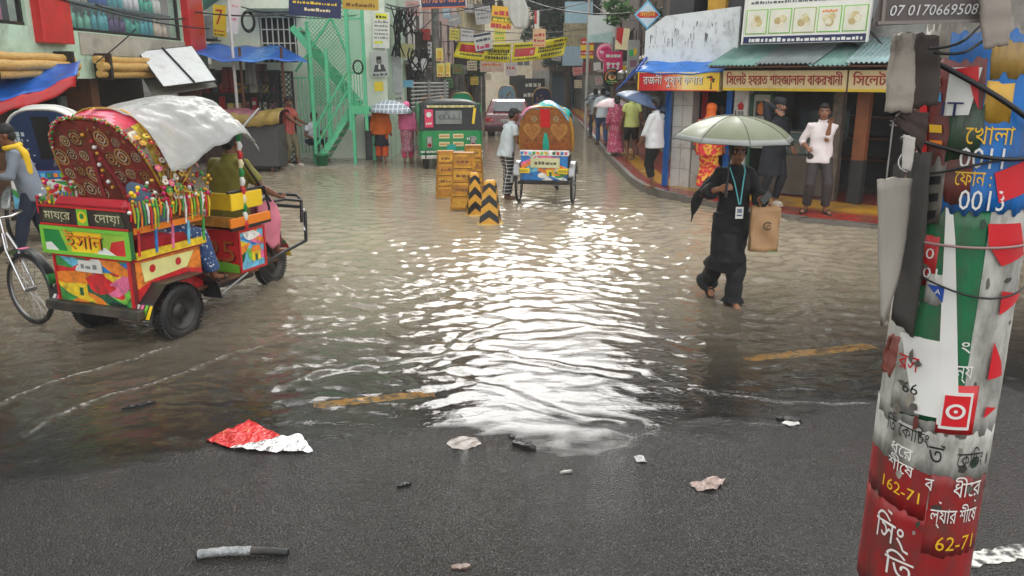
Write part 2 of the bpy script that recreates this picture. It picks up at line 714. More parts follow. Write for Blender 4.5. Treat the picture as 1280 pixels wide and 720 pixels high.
# wakes and little bow waves seen on the flood, as world polylines: (points, height, width, foam)
def gpoly(*p):
	return [tuple(G(a, b)[:2]) for a, b in p]
WAKES = [
	(gpoly((0, 506), (90, 470), (170, 447), (232, 430)), .011, .028, .8),
	(gpoly((80, 520), (150, 490), (230, 462), (330, 432)), .010, .024, .7),
	(gpoly((20, 545), (70, 520), (120, 505)), .007, .03, .4),
	(gpoly((360, 480), (420, 462), (520, 448), (600, 440), (690, 452), (790, 470)), .012, .035, .5),
	(gpoly((540, 470), (640, 488), (700, 510), (790, 530)), .010, .03, .5),
	(gpoly((630, 420), (730, 408), (830, 420), (930, 416)), .009, .04, .3),
	(gpoly((690, 400), (780, 412), (850, 428)), .008, .04, .35),
	(gpoly((860, 488), (960, 498), (1090, 508)), .009, .022, .7),
	(gpoly((850, 532), (920, 527), (1000, 530), (1080, 522)), .005, .014, .5),
	(gpoly((650, 505), (700, 520), (800, 528)), .006, .02, .5),
	(gpoly((340, 420), (420, 400), (520, 396)), .008, .03, .25),
	(gpoly((270, 565), (180, 585), (60, 600)), .004, .015, .5),
	(gpoly((640, 400), (590, 420), (540, 455)), .012, .035, .2),
]
def seg_dist(X, Y, pts):
	best = np.full(X.shape, 1e9)
	for (ax, ay), (bx, by) in zip(pts[:-1], pts[1:]):
		dx, dy = bx - ax, by - ay
		t = np.clip(((X - ax) * dx + (Y - ay) * dy) / (dx * dx + dy * dy), 0, 1)
		best = np.minimum(best, np.hypot(X - ax - t * dx, Y - ay - t * dy))
	return best
def gust(X, Y):
	return .5 + .5 * np.sin(X * .75 + 1.3 * np.sin(Y * .42) + .7) * np.sin(Y * .62 + 1.1 * np.sin(X * .5))
def water_z(X, Y):
	wx = X + .10 * np.sin(Y * 2.3 + X) + .05 * np.sin(Y * 6.1 - X * 2) + .2 * np.sin(Y * .7)
	wy = Y + .12 * np.sin(X * 1.9 + .5 * Y) + .05 * np.sin(X * 5.3 + Y) + .2 * np.sin(X * .6 + 1)
	h = np.zeros_like(X)
	far = np.clip((Y - 9) / 12, 0, 1)
	for kx, ky, a, ph in WAVES:
		lam = 2 * math.pi / math.hypot(kx, ky)
		keep = np.clip((lam - .12 * far * 3) / .05, 0, 1) if lam < .4 else 1.0
		h += a * keep * np.sin(kx * wx + ky * wy + ph)
	d = Y - shore(X)
	depth = np.clip(d / 2.2, 0, 1)
	h *= (.10 + .9 * depth) * (.30 + 1.05 * gust(X, Y))
	for pts, hh, w, fo in WAKES:
		ds = seg_dist(X + .05 * np.sin(Y * 5 + X * 2), Y + .04 * np.sin(X * 4.1) + .015 * np.sin(X * 17), pts)
		h += hh * np.exp(-(ds / w) ** 2) * (.55 + .45 * np.sin(X * 7 + Y * 3))
		h -= hh * .5 * np.exp(-((ds - 2.4 * w) / (1.4 * w)) ** 2)
	return h
def water_foam(X, Y):
	f = np.zeros_like(X)
	for pts, hh, w, fo in WAKES:
		ds = seg_dist(X + .05 * np.sin(Y * 5 + X * 2), Y + .04 * np.sin(X * 4.1) + .015 * np.sin(X * 17), pts)
		f = np.maximum(f, fo * np.exp(-(ds / (w * .55)) ** 2))
	return f
def water_film(X, Y):
	return np.clip((water_z(X, Y) - zg(X, Y)) / .005, 0, 1)
def water_depth(X, Y):
	return np.maximum(-zg(X, Y), 0)

def water_material():
	m = bpy.data.materials.new('flood_water')
	m.use_nodes = True
	n, l = m.node_tree.nodes, m.node_tree.links
	n.clear()
	out = n.new('ShaderNodeOutputMaterial')
	def attr(a):
		t = n.new('ShaderNodeAttribute')
		t.attribute_name = a
		return t.outputs['Fac']
	def math_(op, a, b=None):
		t = n.new('ShaderNodeMath')
		t.operation = op
		for i, v in enumerate((a, b)):
			if v is None: continue
			if hasattr(v, 'links'): l.new(v, t.inputs[i])
			else: t.inputs[i].default_value = v
		return t.outputs[0]
	tc = n.new('ShaderNodeTexCoord')
	mp = n.new('ShaderNodeMapping')
	mp.inputs['Scale'].default_value = (1, 1.7, 1)
	l.new(tc.outputs['Object'], mp.inputs['Vector'])
	n1 = n.new('ShaderNodeTexNoise')
	n1.inputs['Scale'].default_value = 19
	n1.inputs['Detail'].default_value = 3
	n1.inputs['Distortion'].default_value = .6
	l.new(mp.outputs[0], n1.inputs['Vector'])
	bp = n.new('ShaderNodeBump')
	bp.inputs['Strength'].default_value = .30
	bp.inputs['Distance'].default_value = .006
	l.new(n1.outputs['Fac'], bp.inputs['Height'])
	# muddiness grows with depth
	dep = attr('depth')
	turb = math_('SUBTRACT', 1.0, math_('POWER', 2.718, math_('MULTIPLY', math_('POWER', math_('MULTIPLY', dep, 15.0), 2.0), -1.0)))
	n2 = n.new('ShaderNodeTexNoise')
	n2.inputs['Scale'].default_value = .7
	n2.inputs['Detail'].default_value = 4
	l.new(tc.outputs['Object'], n2.inputs['Vector'])
	mud = n.new('ShaderNodeMixRGB')
	mud.inputs[1].default_value = (.31, .255, .178, 1)
	mud.inputs[2].default_value = (.43, .36, .26, 1)
	l.new(n2.outputs['Fac'], mud.inputs[0])
	df = n.new('ShaderNodeBsdfDiffuse')
	l.new(mud.outputs[0], df.inputs['Color'])
	tp = n.new('ShaderNodeBsdfTransparent')
	tp.inputs['Color'].default_value = (.93, .90, .86, 1)
	body = n.new('ShaderNodeMixShader')
	l.new(math_('MINIMUM', turb, .96), body.inputs[0])
	l.new(tp.outputs[0], body.inputs[1])
	l.new(df.outputs[0], body.inputs[2])
	gl = n.new('ShaderNodeBsdfGlossy')
	gl.inputs['Roughness'].default_value = .008
	gl.inputs['Color'].default_value = (1, 1, 1, 1)
	l.new(bp.outputs[0], gl.inputs['Normal'])
	fr = n.new('ShaderNodeFresnel')
	fr.inputs['IOR'].default_value = 1.333
	l.new(bp.outputs[0], fr.inputs['Normal'])
	sur = n.new('ShaderNodeMixShader')
	l.new(fr.outputs[0], sur.inputs[0])
	l.new(body.outputs[0], sur.inputs[1])
	l.new(gl.outputs[0], sur.inputs[2])
	# thin streaks of froth on the wakes
	n3 = n.new('ShaderNodeTexNoise')
	n3.inputs['Scale'].default_value = 26
	n3.inputs['Detail'].default_value = 5
	l.new(tc.outputs['Object'], n3.inputs['Vector'])
	ff = math_('MULTIPLY', attr('foam'), math_('MULTIPLY', math_('SUBTRACT', n3.outputs['Fac'], .40), 5.0))
	n4 = n.new('ShaderNodeClamp')
	l.new(ff, n4.inputs[0])
	foam = n.new('ShaderNodeBsdfDiffuse')
	foam.inputs['Color'].default_value = (.52, .50, .46, 1)
	fin = n.new('ShaderNodeMixShader')
	l.new(math_('MULTIPLY', n4.outputs[0], .75), fin.inputs[0])
	l.new(sur.outputs[0], fin.inputs[1])
	l.new(foam.outputs[0], fin.inputs[2])
	tp2 = n.new('ShaderNodeBsdfTransparent')
	edge = n.new('ShaderNodeMixShader')        # the film thins out to nothing at the water's edge
	l.new(attr('film'), edge.inputs[0])
	l.new(tp2.outputs[0], edge.inputs[1])
	l.new(fin.outputs[0], edge.inputs[2])
	l.new(edge.outputs[0], out.inputs['Surface'])
	return m

grid_object('water', axis([(-60, -12, 4), (-12, -6.5, .12), (-6.5, 6.5, .032), (6.5, 12, .12), (12, 60, 4)]),
			axis([(3.6, 9, .022), (9, 14, .045), (14, 22, .09), (22, 40, .3), (40, 90, 5)]), water_z, water_material(), 'structure',
			{'depth': water_depth, 'foam': water_foam, 'film': water_film})

# worn yellow lane dashes, lying on the road under the film of water
def worn_paint(col, name):
	m = bpy.data.materials.new(name)
	m.use_nodes = True
	n, l = m.node_tree.nodes, m.node_tree.links
	b = n['Principled BSDF']
	tc = n.new('ShaderNodeTexCoord')
	t = n.new('ShaderNodeTexNoise')
	t.inputs['Scale'].default_value = 22
	t.inputs['Detail'].default_value = 8
	l.new(tc.outputs['Object'], t.inputs['Vector'])
	cr = n.new('ShaderNodeValToRGB')
	cr.color_ramp.elements[0].color = (.05, .047, .042, 1)
	cr.color_ramp.elements[0].position = .40
	cr.color_ramp.elements[1].color = s2l(col)
	cr.color_ramp.elements[1].position = .54
	l.new(t.outputs['Fac'], cr.inputs['Fac'])
	l.new(cr.outputs[0], b.inputs['Base Color'])
	b.inputs['Roughness'].default_value = .35
	bp = n.new('ShaderNodeBump')
	bp.inputs['Strength'].default_value = .4
	bp.inputs['Distance'].default_value = .006
	l.new(t.outputs['Fac'], bp.inputs['Height'])
	l.new(bp.outputs[0], b.inputs['Normal'])
	return m
YPAINT = worn_paint((186, 134, 36), 'worn_yellow_paint')
WPAINT = worn_paint((208, 206, 198), 'worn_white_paint')
def road_mark(name, a, b, w, m, label):
	a, b = Vector(a).to_2d(), Vector(b).to_2d()
	d = (b - a).normalized()
	nn = Vector((-d.y, d.x))
	K = 26
	mb = MB()
	vs, fs = [], []
	for i in range(K + 1):
		t = i / K
		p = a.lerp(b, t)
		wob = .012 * math.sin(i * 2.1) + .008 * math.sin(i * 5.3)
		for sgn in (-1, 1):
			q = p + nn * (sgn * w / 2 * (.75 + .25 * math.sin(math.pi * min(1, t * 6)) if t < .16 else 1) + wob * .5 + sgn * .006 * math.sin(i * 3.7 + sgn))
			vs.append((q.x, q.y, float(zg(q.x, q.y)) + .004))
	for i in range(K):
		fs.append((2 * i, 2 * i + 2, 2 * i + 3, 2 * i + 1))
	mb.add(vs, fs, m)
	return mb.build(name, kind='structure', label=label)
road_mark('lane_marking', G(392, 506), G(542, 490), .125, YPAINT, 'worn yellow lane dash under thin water in the middle of the road')
road_mark('lane_marking', G(930, 446), G(1092, 430), .15, YPAINT, 'worn yellow lane dash under water past the walking woman')
road_mark('lane_marking', G(1196, 708), G(1360, 678), .11, WPAINT, 'worn white road line on wet asphalt beside the poster pole')
road_mark('lane_marking', G(-40, 372), G(66, 362), .10, WPAINT, 'faded pale road line behind the bicycle wheel')
# ================================================================== structures
def scribble(mb, x0, x1, y, h, m, M, z=.004, gap=.35, seed=0):
	"""a line of print too small to read: short strokes of ink"""
	r = random.Random(int(seed * 77 + x0 * 991 + y * 313))
	x = x0
	while x < x1:
		w = h * r.uniform(.4, 1.3)
		w = min(w, x1 - x)
		hh = h * r.uniform(.55, 1)
		mb.flat([(x, y), (x + w, y), (x + w, y + hh), (x, y + hh)], m, M, z)
		x += w + h * gap * r.uniform(.5, 1.6)
def holes_wall(mb, w, h, holes, m, th=.2, M=None, x0=0.0, y0=0.0, off=0.0):
	"""wall in the local XY plane with its front at z=off and rectangular holes (x0,y0,x1,y1)"""
	xs = sorted(set([x0, x0 + w] + [min(max(a, x0), x0 + w) for q in holes for a in (q[0], q[2])]))
	ys = sorted(set([y0, y0 + h] + [min(max(a, y0), y0 + h) for q in holes for a in (q[1], q[3])]))
	for j in range(len(ys) - 1):
		run = None
		for i in range(len(xs)):
			solid = False
			if i < len(xs) - 1:
				cx, cy = (xs[i] + xs[i + 1]) / 2, (ys[j] + ys[j + 1]) / 2
				solid = not any(q[0] < cx < q[2] and q[1] < cy < q[3] for q in holes)
			if solid and run is None:
				run = xs[i]
			if not solid and run is not None:
				e = xs[i]
				mb.box(((run + e) / 2, (ys[j] + ys[j + 1]) / 2, off - th / 2), (e - run, ys[j + 1] - ys[j], th), m, M)
				run = None
def panel(px0, py0, px1, py1, Y, az=0.0, roll=0.0, tilt=0.0):
	"""a board facing the street, sized and placed at its real distance Y: frame at its centre, width, height"""
	a, b = at(px0, (py0 + py1) / 2, Y), at(px1, (py0 + py1) / 2, Y)
	t, u = at((px0 + px1) / 2, py0, Y), at((px0 + px1) / 2, py1, Y)
	M = frame((a + b) / 2, (1, 0, 0)) @ rot('Y', az) @ rot('X', tilt) @ rot('Z', roll)
	M.translation = Vector(((a.x + b.x) / 2, Y, (t.z + u.z) / 2))
	return M, (b - a).length, (t - u).length

MINT = mat((188, 214, 190), .75, var=.10, dirt=.55, dcol=(120, 124, 108), ds=1.6, bump=.15, bs=30)
BEIGEWALL = mat((176, 170, 156), .8, var=.14, dirt=.5, dcol=(104, 98, 88), ds=1.8, bump=.15, bs=25)
PALEWALL = mat((222, 220, 214), .8, var=.12, dirt=.7, dcol=(128, 122, 114), ds=1.1, bump=.15, bs=25)
PINKWALL = mat((222, 194, 186), .8, var=.12, dirt=.6, dcol=(128, 116, 108), ds=1.2, bump=.15, bs=25)
YELLWALL = mat((212, 198, 158), .8, var=.12, dirt=.6, dcol=(130, 120, 98), ds=1.2, bump=.15, bs=25)
GREYWALL = mat((128, 126, 122), .8, var=.2, dirt=.8, dcol=(64, 62, 58), ds=1.4, bump=.25, bs=20)
DARKWALL = mat((70, 68, 70), .8, var=.25, dirt=.6, dcol=(34, 34, 36), ds=1.4, bump=.25, bs=20)
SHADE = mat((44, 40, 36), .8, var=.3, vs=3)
GLASS = mat((70, 84, 92), .08, var=.1, spec=.7)
TILE = mat((214, 212, 206), .18, var=.05, dirt=.3, dcol=(150, 144, 132))
BAMBOO = mat((206, 164, 92), .5, var=.25, vs=12, dirt=.35, dcol=(120, 84, 44), stretch=(1, 1, 6))
BLUETARP = mat((32, 98, 190), .35, var=.2, bump=.5, bs=7, dirt=.25, dcol=(110, 140, 180))
TARPSHINE = mat((66, 128, 205), .25, var=.2, bump=.5, bs=6)
TIN = mat((138, 160, 158), .35, metal=.35, var=.2, dirt=.55, dcol=(92, 94, 88), ds=2.2, stretch=(1, 1, 1))
TINRUST = mat((128, 112, 96), .5, metal=.3, var=.3, dirt=.8, dcol=(84, 56, 38), ds=2.5)
GREENPAINT = mat((92, 196, 146), .4, var=.12, dirt=.3, dcol=(120, 108, 80), ds=5)
DKGREEN = mat((30, 78, 60), .45, var=.15)

# --- pavements
KERBSTONE = mat((112, 106, 98), .4, var=.2, dirt=.6, dcol=(84, 78, 68), ds=3, bump=.3, bs=30)
def paver_material():
	m = bpy.data.materials.new('wet_pavers')
	m.use_nodes = True
	n, l = m.node_tree.nodes, m.node_tree.links
	b = n['Principled BSDF']
	tc = n.new('ShaderNodeTexCoord')
	bk = n.new('ShaderNodeTexBrick')
	bk.inputs['Scale'].default_value = 1.0
	bk.inputs['Brick Width'].default_value = .24
	bk.inputs['Row Height'].default_value = .12
	bk.inputs['Mortar Size'].default_value = .006
	bk.inputs['Color1'].default_value = s2l((176, 58, 46))
	bk.inputs['Color2'].default_value = s2l((150, 48, 40))
	bk.inputs['Mortar'].default_value = s2l((84, 66, 54))
	l.new(tc.outputs['Object'], bk.inputs['Vector'])
	# yellow tactile strip: a band through the middle of the pavement, read off the second coordinate
	at_ = n.new('ShaderNodeAttribute')
	at_.attribute_name = 'band'
	mx = n.new('ShaderNodeMixRGB')
	mx.inputs[2].default_value = s2l((204, 150, 52))
	l.new(at_.outputs['Fac'], mx.inputs[0])
	l.new(bk.outputs['Color'], mx.inputs[1])
	nz = n.new('ShaderNodeTexNoise')
	nz.inputs['Scale'].default_value = 2.4
	nz.inputs['Detail'].default_value = 7
	l.new(tc.outputs['Object'], nz.inputs['Vector'])
	mr = n.new('ShaderNodeMapRange')
	mr.inputs[1].default_value, mr.inputs[2].default_value = .48, .66
	mr.inputs[4].default_value = .65
	l.new(nz.outputs['Fac'], mr.inputs[0])
	m2 = n.new('ShaderNodeMixRGB')
	m2.inputs[2].default_value = s2l((110, 92, 74))
	l.new(mr.outputs[0], m2.inputs[0])
	l.new(mx.outputs[0], m2.inputs[1])
	l.new(m2.outputs[0], b.inputs['Base Color'])
	b.inputs['Roughness'].default_value = .22
	bp = n.new('ShaderNodeBump')
	bp.inputs['Strength'].default_value = .35
	bp.inputs['Distance'].default_value = .008
	l.new(bk.outputs['Fac'], bp.inputs['Height'])
	bp.invert = True
	l.new(bp.outputs[0], b.inputs['Normal'])
	return m
PAVER = paver_material()
# outer edge of the right pavement from far up the side street round the corner and along the main road
KERB = [(3.75, 62), (3.02, 32), (2.62, 21.5), (2.54, 17.2), (2.60, 16.0), (2.80, 15.3), (3.13, 14.7), (3.70, 13.75), (4.60, 12.62), (5.7, 11.85), (7.6, 10.5), (16, 5.0)]
KERB_Z = [.15, .15, .15, .15, .15, .13, .10, .06, .045, .045, .045, .045]
INNER = [(5.25, 62), (4.6, 32), (4.22, 21.5), (4.05, 17.4), (4.1, 16.9), (4.3, 16.6), (4.6, 16.35), (6.0, 15.2), (7.3, 14.2), (8.9, 12.9), (10.8, 11.6), (17, 8.0)]
PAVE_Z = .15
def ribbon(A, B, z, m, name, K=8, band=(.42, .64), zo=None):
	vs, fs, bd = [], [], []
	for i, (a, b) in enumerate(zip(A, B)):
		for k in range(K + 1):
			t = k / K
			z_ = z - (z - zo[i]) * max(0, 1 - t / .30) if zo else z
			vs.append((a[0] + (b[0] - a[0]) * t, a[1] + (b[1] - a[1]) * t, z_))
			bd.append(1.0 if band[0] <= t <= band[1] else 0.0)
	for i in range(len(A) - 1):
		for k in range(K):
			p = i * (K + 1) + k
			fs.append((p, p + 1, p + K + 2, p + K + 1))
	mb = MB()
	mb.add(vs, fs, m)
	o = mb.build(name, kind='structure')
	a = o.data.attributes.new('band', 'FLOAT', 'POINT')
	a.data.foreach_set('value', np.array(bd, dtype=np.float32))
	return o
def refine(L, k=4):
	out = []
	for a, b in zip(L[:-1], L[1:]):
		out += [(a[0] + (b[0] - a[0]) * i / k, a[1] + (b[1] - a[1]) * i / k) for i in range(k)]
	return out + [L[-1]]
ko, ki = refine(KERB), refine(INNER)
kz = [p[0] for p in refine([(z, 0) for z in KERB_Z])]
kin = [(a[0] + (b[0] - a[0]) * .065, a[1] + (b[1] - a[1]) * .065) for a, b in zip(ko, ki)]
ribbon(kin, ki, PAVE_Z, PAVER, 'pavement', 14, (.18, .46), kz)
mb = MB()
for i in range(len(ko) - 1):
	a, b, c, d = ko[i], ko[i + 1], kin[i + 1], kin[i]
	zt = kz[i] + .012
	j = .004 * math.sin(i * 2.3)
	mb.add([(a[0], a[1], -.25), (b[0], b[1], -.25), (b[0], b[1], zt - .02 + j), (a[0], a[1], zt - .02 + j),
			(a[0] * .99 + d[0] * .01, a[1] * .99 + d[1] * .01, zt + j), (b[0] * .99 + c[0] * .01, b[1] * .99 + c[1] * .01, zt + j),
			(c[0], c[1], zt + j), (d[0], d[1], zt + j), (c[0], c[1], 0), (d[0], d[1], 0)],
		   [(0, 1, 2, 3)[::-1], (3, 2, 5, 4)[::-1], (4, 5, 6, 7)[::-1], (7, 6, 8, 9)[::-1]], KERBSTONE)
mb.build('kerb', kind='structure')
# shop floors behind the pavement, and the low strip of ground by the left shops
mb = MB()
fl = [(5.25, 62), (4.6, 32), (4.22, 21.5), (4.05, 17.4), (4.1, 16.9), (4.3, 16.6), (4.6, 16.35), (6.0, 15.2), (7.3, 14.2), (8.9, 12.9), (10.8, 11.6), (17, 8.0), (30, 8), (30, 62)]
mb.flat(fl, mat((118, 110, 100), .35, var=.2, dirt=.5), None, PAVE_Z + .004)
mb.build('shop_floor', kind='structure')
mb = MB()
PALEG = mat((168, 160, 146), .3, var=.2, dirt=.5, dcol=(104, 96, 84), ds=3)
mb.box((-9.1, 15.5, -.02), (2.6, 14, .14), PALEG)
mb.box((-6.4, 22.0, -.02), (5.4, 3.6, .13), PALEG)
mb.build('side_pavement', kind='structure')

# ------------------------------------------------------------------ left: cosmetics shop building
LSH = thing('shop_building', 'two storey shop building with red pillars and a glass showcase of bottles', 'building', (-8.3, 8, 0))
LM = frame((-8.3, 8, 0), (.03, 1, 0))            # u runs up the side street, v up, w out towards the street
def lpart(mb, name, parent=LSH, **k):
	o = mb.build(name, None, None, **k)
	o.parent = parent
	o.matrix_parent_inverse = Matrix.Translation(Vector((-8.3, 8, 0))).inverted()
	return o
mb = MB()
WIN = [(-2.0, 3.06, 6.1, 5.2), (7.25, 3.06, 12.2, 5.2), (-2, 6.2, 3, 8.2), (5, 6.2, 8, 8.2), (9.5, 6.2, 12, 8.2)]
holes_wall(mb, 17.6, 8.0, WIN + [(-2.4, 0, 13.1, 2.20)], MINT, .3, LM, -4, 2.2)
lpart(mb, 'wall')
mb = MB()
holes_wall(mb, 4.9, .40, [], BEIGEWALL, .02, LM, 7.6, 2.64, .022)
lpart(mb, 'stained_band')
mb = MB()
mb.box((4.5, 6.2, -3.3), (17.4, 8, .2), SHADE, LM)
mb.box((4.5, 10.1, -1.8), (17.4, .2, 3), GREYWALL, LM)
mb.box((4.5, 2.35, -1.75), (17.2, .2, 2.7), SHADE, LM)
mb.box((4.5, 1.1, -1.7), (17.4, 2.2, .2), mat((74, 62, 50), .7, var=.4, vs=2), LM)
for u in (-2.5, 3.4, 8.2, 13.2):
	mb.box((u, 1.1, -.4), (.3, 2.19, .5), BROWN, LM)
mb.box((5.4, 1.5, -1.2), (.7, 1.1, .06), GLASS, LM)
mb.box((9.2, 1.45, -1.1), (1.3, .8, .06), mat((150, 160, 165), .2, var=.2), LM)
for u in (-1, 1, 4.2, 6.2, 9, 11.4):
	mb.box((u, .5, -1.2), (.9, .9, .5), mat((96, 66, 44), .6, var=.4), LM)
lpart(mb, 'shop_recess')
for u in (6.25, 12.25):
	mb = MB()
	mb.box((u + .45, 4.6, .06), (.92, 4.4 - .8, .22), RED, LM, .01)
	lpart(mb, 'pillar')
for (a, b) in ((-2.0, 6.1), (7.25, 12.2)):
	mb = MB()
	mb.box(((a + b) / 2, 4.1, -.12), (b - a, 2.1, .012), mat((200, 212, 214), .05, var=0, alpha=.07, spec=.5, key='showcase_glass'), LM)
	for q in (a + .03, b - .03):
		mb.box((q, 4.12, -.1), (.06, 2.1, .07), DARKSTEEL, LM)
	mb.box(((a + b) / 2, 3.09, -.1), (b - a, .06, .09), DARKSTEEL, LM)
	lpart(mb, 'showcase_window')
	mb = MB()
	for z in (3.1, 3.62, 4.14):
		mb.box(((a + b) / 2, z, -.5), (b - a, .03, .5), mat((70, 96, 100), .3, var=.1), LM)
	mb.box(((a + b) / 2, 4.1, -.85), (b - a, 2.1, .04), mat((196, 206, 206), .5, var=.08), LM)  # back wall kept pale: the showcase's lit inside put into its colour
	lpart(mb, 'display_shelf')
BCOL = [(120, 200, 170), (230, 228, 220), (236, 214, 190), (196, 112, 70), (80, 180, 190), (50, 100, 190), (214, 120, 160), (190, 214, 70), (226, 226, 230), (90, 60, 120), (226, 90, 130), (60, 170, 150)]
BNAME = ['mint green', 'chalk white', 'pale peach', 'copper brown', 'turquoise', 'deep blue', 'rose pink', 'lime yellow', 'pearl white', 'purple', 'hot pink', 'sea green']
def bottle(u, z, k, w, h, shelf, which):
	mb = MB()
	mb.lathe([(0, 0), (w, 0), (w, h * .66), (w * .75, h * .74), (w * .35, h * .78), (w * .35, h * .9), (w * .5, h * .9), (w * .5, h), (0, h)], mat(BCOL[k], .3, var=.08), 10)
	mb.build('bottle', None, LM @ tr(u, z, -.40) @ rot('X', -90), '%s cosmetic bottle on the %s shelf of the %s showcase' % (BNAME[k], shelf, which), 'bottle', 'cosmetic bottles in the showcases')
rb = random.Random(5)
for which, a, b in (('corner', 4.1, 6.0), ('long', 7.35, 12.1)):
	for shelf, z in (('lower', 3.117), ('upper', 3.637)):
		u = a + .1
		k = rb.randrange(12)
		i = 0
		while u < b:
			if i % 3 == 0: k = rb.randrange(12)
			h = rb.uniform(.30, .46)
			bottle(u, z, k, rb.uniform(.06, .085), h, shelf, which)
			u += rb.uniform(.19, .27)
			i += 1

# rolled bamboo blinds under the first floor
def blind(u0, u1, label):
	mb = MB()
	for k, (z, w, r) in enumerate(((2.55, .16, .075), (2.42, .24, .085), (2.28, .20, .07))):
		mb.tube([LM @ V(u0 + (u1 - u0) * t / 6, z + .01 * math.sin(t * 2 + k), w) for t in range(7)], r, BAMBOO, 10)
	for u in (u0 + .25, u1 - .25):
		mb.box((u, 2.42, .16), (.08, .5, .34), DARKSTEEL, LM)
	mb.build('bamboo_blind', label=label, cat='blind', group='rolled bamboo blinds along the shop building')
blind(4.4, 7.0, 'rolled up bamboo blind under the mint green corner wall')
blind(7.8, 10.6, 'rolled up bamboo blind under the grey stained wall band')
blind(10.8, 12.1, 'short rolled bamboo blind beside the white sloping board')

# blue and red tarpaulin on the far left
mb = MB()
def tarp(u, v):
	a, b = at(-60, 92, 13.6), at(101, 76, 14.4)
	c, d = at(-60, 128, 12.4), at(96, 92, 13.7)
	p = a.lerp(b, u).lerp(c.lerp(d, u), v)
	p.z += -.10 * math.sin(math.pi * u) * (.4 + v) + .02 * math.sin(u * 19 + v * 4)
	return p
mb.sheet(tarp, 26, 10, BLUETARP, .012)
def val(u, v):
	p = tarp(u, 1.0)
	return p + V(.02 * math.sin(u * 30), -.05 * v, -(.20 + .03 * math.sin(u * 25)) * v)
mb.sheet(val, 26, 4, RED, .01)
mb.build('tarpaulin', label='blue tarpaulin with a red hanging edge above the blue rickshaw', cat='tarpaulin')

# white sloping board
mb = MB()
q = [at(172, 65, 18.0), at(240, 58, 19.4), at(270, 101, 18.4), at(204, 109, 17.0)]
fnq = lambda u, v: q[0].lerp(q[1], u).lerp(q[3].lerp(q[2], u), v)
mb.sheet(fnq, 4, 4, mat((232, 234, 234), .3, var=.05, dirt=.25, dcol=(160, 160, 156)), .03, smooth=False)
mb.tube([fnq(.45, 0) + V(0, -.03, .03), fnq(.58, 1) + V(0, -.03, .03)], .025, BLACK, 6)
for a, b in ((0, 1), (1, 2), (2, 3), (3, 0)):
	mb.tube([q[a], q[b]], .022, DARKSTEEL, 6)
mb.build('awning_board', label='white sloping awning board with a dark bar across it', cat='awning')
mb = MB()
q2 = [at(176, 92, 18.2), at(250, 84, 19.6), at(272, 110, 18.6), at(190, 116, 17.4)]
mb.sheet(lambda u, v: q2[0].lerp(q2[1], u).lerp(q2[3].lerp(q2[2], u), v) + V(0, 0, -.04 * math.sin(3 * u + 1)), 8, 4, mat((128, 126, 120), .4, var=.2, dirt=.5), .02)
mb.build('tin_sheet', label='grey bent tin sheet tucked under the white awning board', cat='sheet')

# ------------------------------------------------------------------ left: pale mint house facing the junction
MHX0, MHY = -8.1, 22.4
MH = thing('mint_house', 'pale mint house wall with barred window behind the green staircase', 'building', (MHX0, MHY, 0))
def mpart(mb, name, parent=None, **k):
	o = mb.build(name, None, None, **k)
	o.parent = parent or MH
	o.matrix_parent_inverse = Matrix.Translation(Vector((MHX0, MHY, 0))).inverted()
	return o
HM = frame((MHX0, MHY, 0))
mb = MB()
holes_wall(mb, 4.7, 8.8, [(1.35, 2.6, 2.35, 3.75), (.1, 0, 1.7, 2.3), (3.1, 5, 4.2, 6.4)], mat((232, 240, 224), .75, var=.06, dirt=.35, dcol=(180, 186, 168), ds=1.4), .25, HM)
mb.box((2.35, 8.9, -2), (4.9, .2, 4.4), GREYWALL, HM)
mb.box((4.6, 4.4, -2.2), (.2, 8.8, 4), MINT, HM)
mpart(mb, 'wall')
mb = MB()
mb.box((1.85, 3.2, -.2), (1.0, 1.2, .03), SHADE, HM)
for i in range(7):
	mb.box((1.4 + .15 * i, 3.2, -.03), (.03, 1.15, .03), WHITE, HM)
for z in (2.75, 3.1, 3.45):
	mb.box((1.85, z, -.06), (1.0, .03, .03), WHITE, HM)
mpart(mb, 'barred_window')
mb = MB()
mb.prism([(-.1, 3.9), (1.0, 4.6), (1.0, 4.75), (-.1, 4.05)], .5, mat((70, 128, 120), .5, var=.15), HM)
mb.box((1.9, 3.9, .3), (1.3, .07, .6), mat((110, 124, 112), .6, var=.2), HM)
mpart(mb, 'window_canopy')
# stall under a blue tarpaulin in front of it
ST = thing('street_stall', 'crammed dark street stall under a sagging blue tarpaulin', 'stall', (-7.1, 21.3, 0))
def spart(mb, name, root, **k):
	o = mb.build(name, None, None, **k)
	o.parent = root
	o.matrix_parent_inverse = Matrix.Translation(root.location).inverted() if root.rotation_euler.z == 0 else world_of(root).inverted()
	return o
mb = MB()
tq = [at(232, 49, 21.6), at(352, 56, 22.2), at(386, 79, 20.4), at(236, 64, 20.0)]
def tarp2(u, v):
	p = tq[0].lerp(tq[1], u).lerp(tq[3].lerp(tq[2], u), v)
	p.z += -.12 * math.sin(math.pi * u * 2) * .6 * v - .1 * math.sin(math.pi * u) + .025 * math.sin(u * 23 + v * 5)
	return p
mb.sheet(tarp2, 30, 10, BLUETARP, .012, mfn=lambda u, v: TARPSHINE if math.sin(u * 9 + v * 3) > .55 else BLUETARP)
spart(mb, 'tarpaulin', ST)
mb = MB()
for px in (246, 300, 352):
	a = at(px, 72, 20.6)
	mb.tube([V(a.x, a.y, 0), a + V(0, 0, .25)], .035, BROWN, 8)
spart(mb, 'post', ST)
mb = MB()
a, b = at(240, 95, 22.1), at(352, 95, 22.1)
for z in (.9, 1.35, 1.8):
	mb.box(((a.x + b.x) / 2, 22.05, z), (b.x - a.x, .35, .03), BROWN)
mb.box(((a.x + b.x) / 2, 22.0, 1.2), (b.x - a.x, .04, 2.4), mat((50, 44, 40), .8, var=.3))
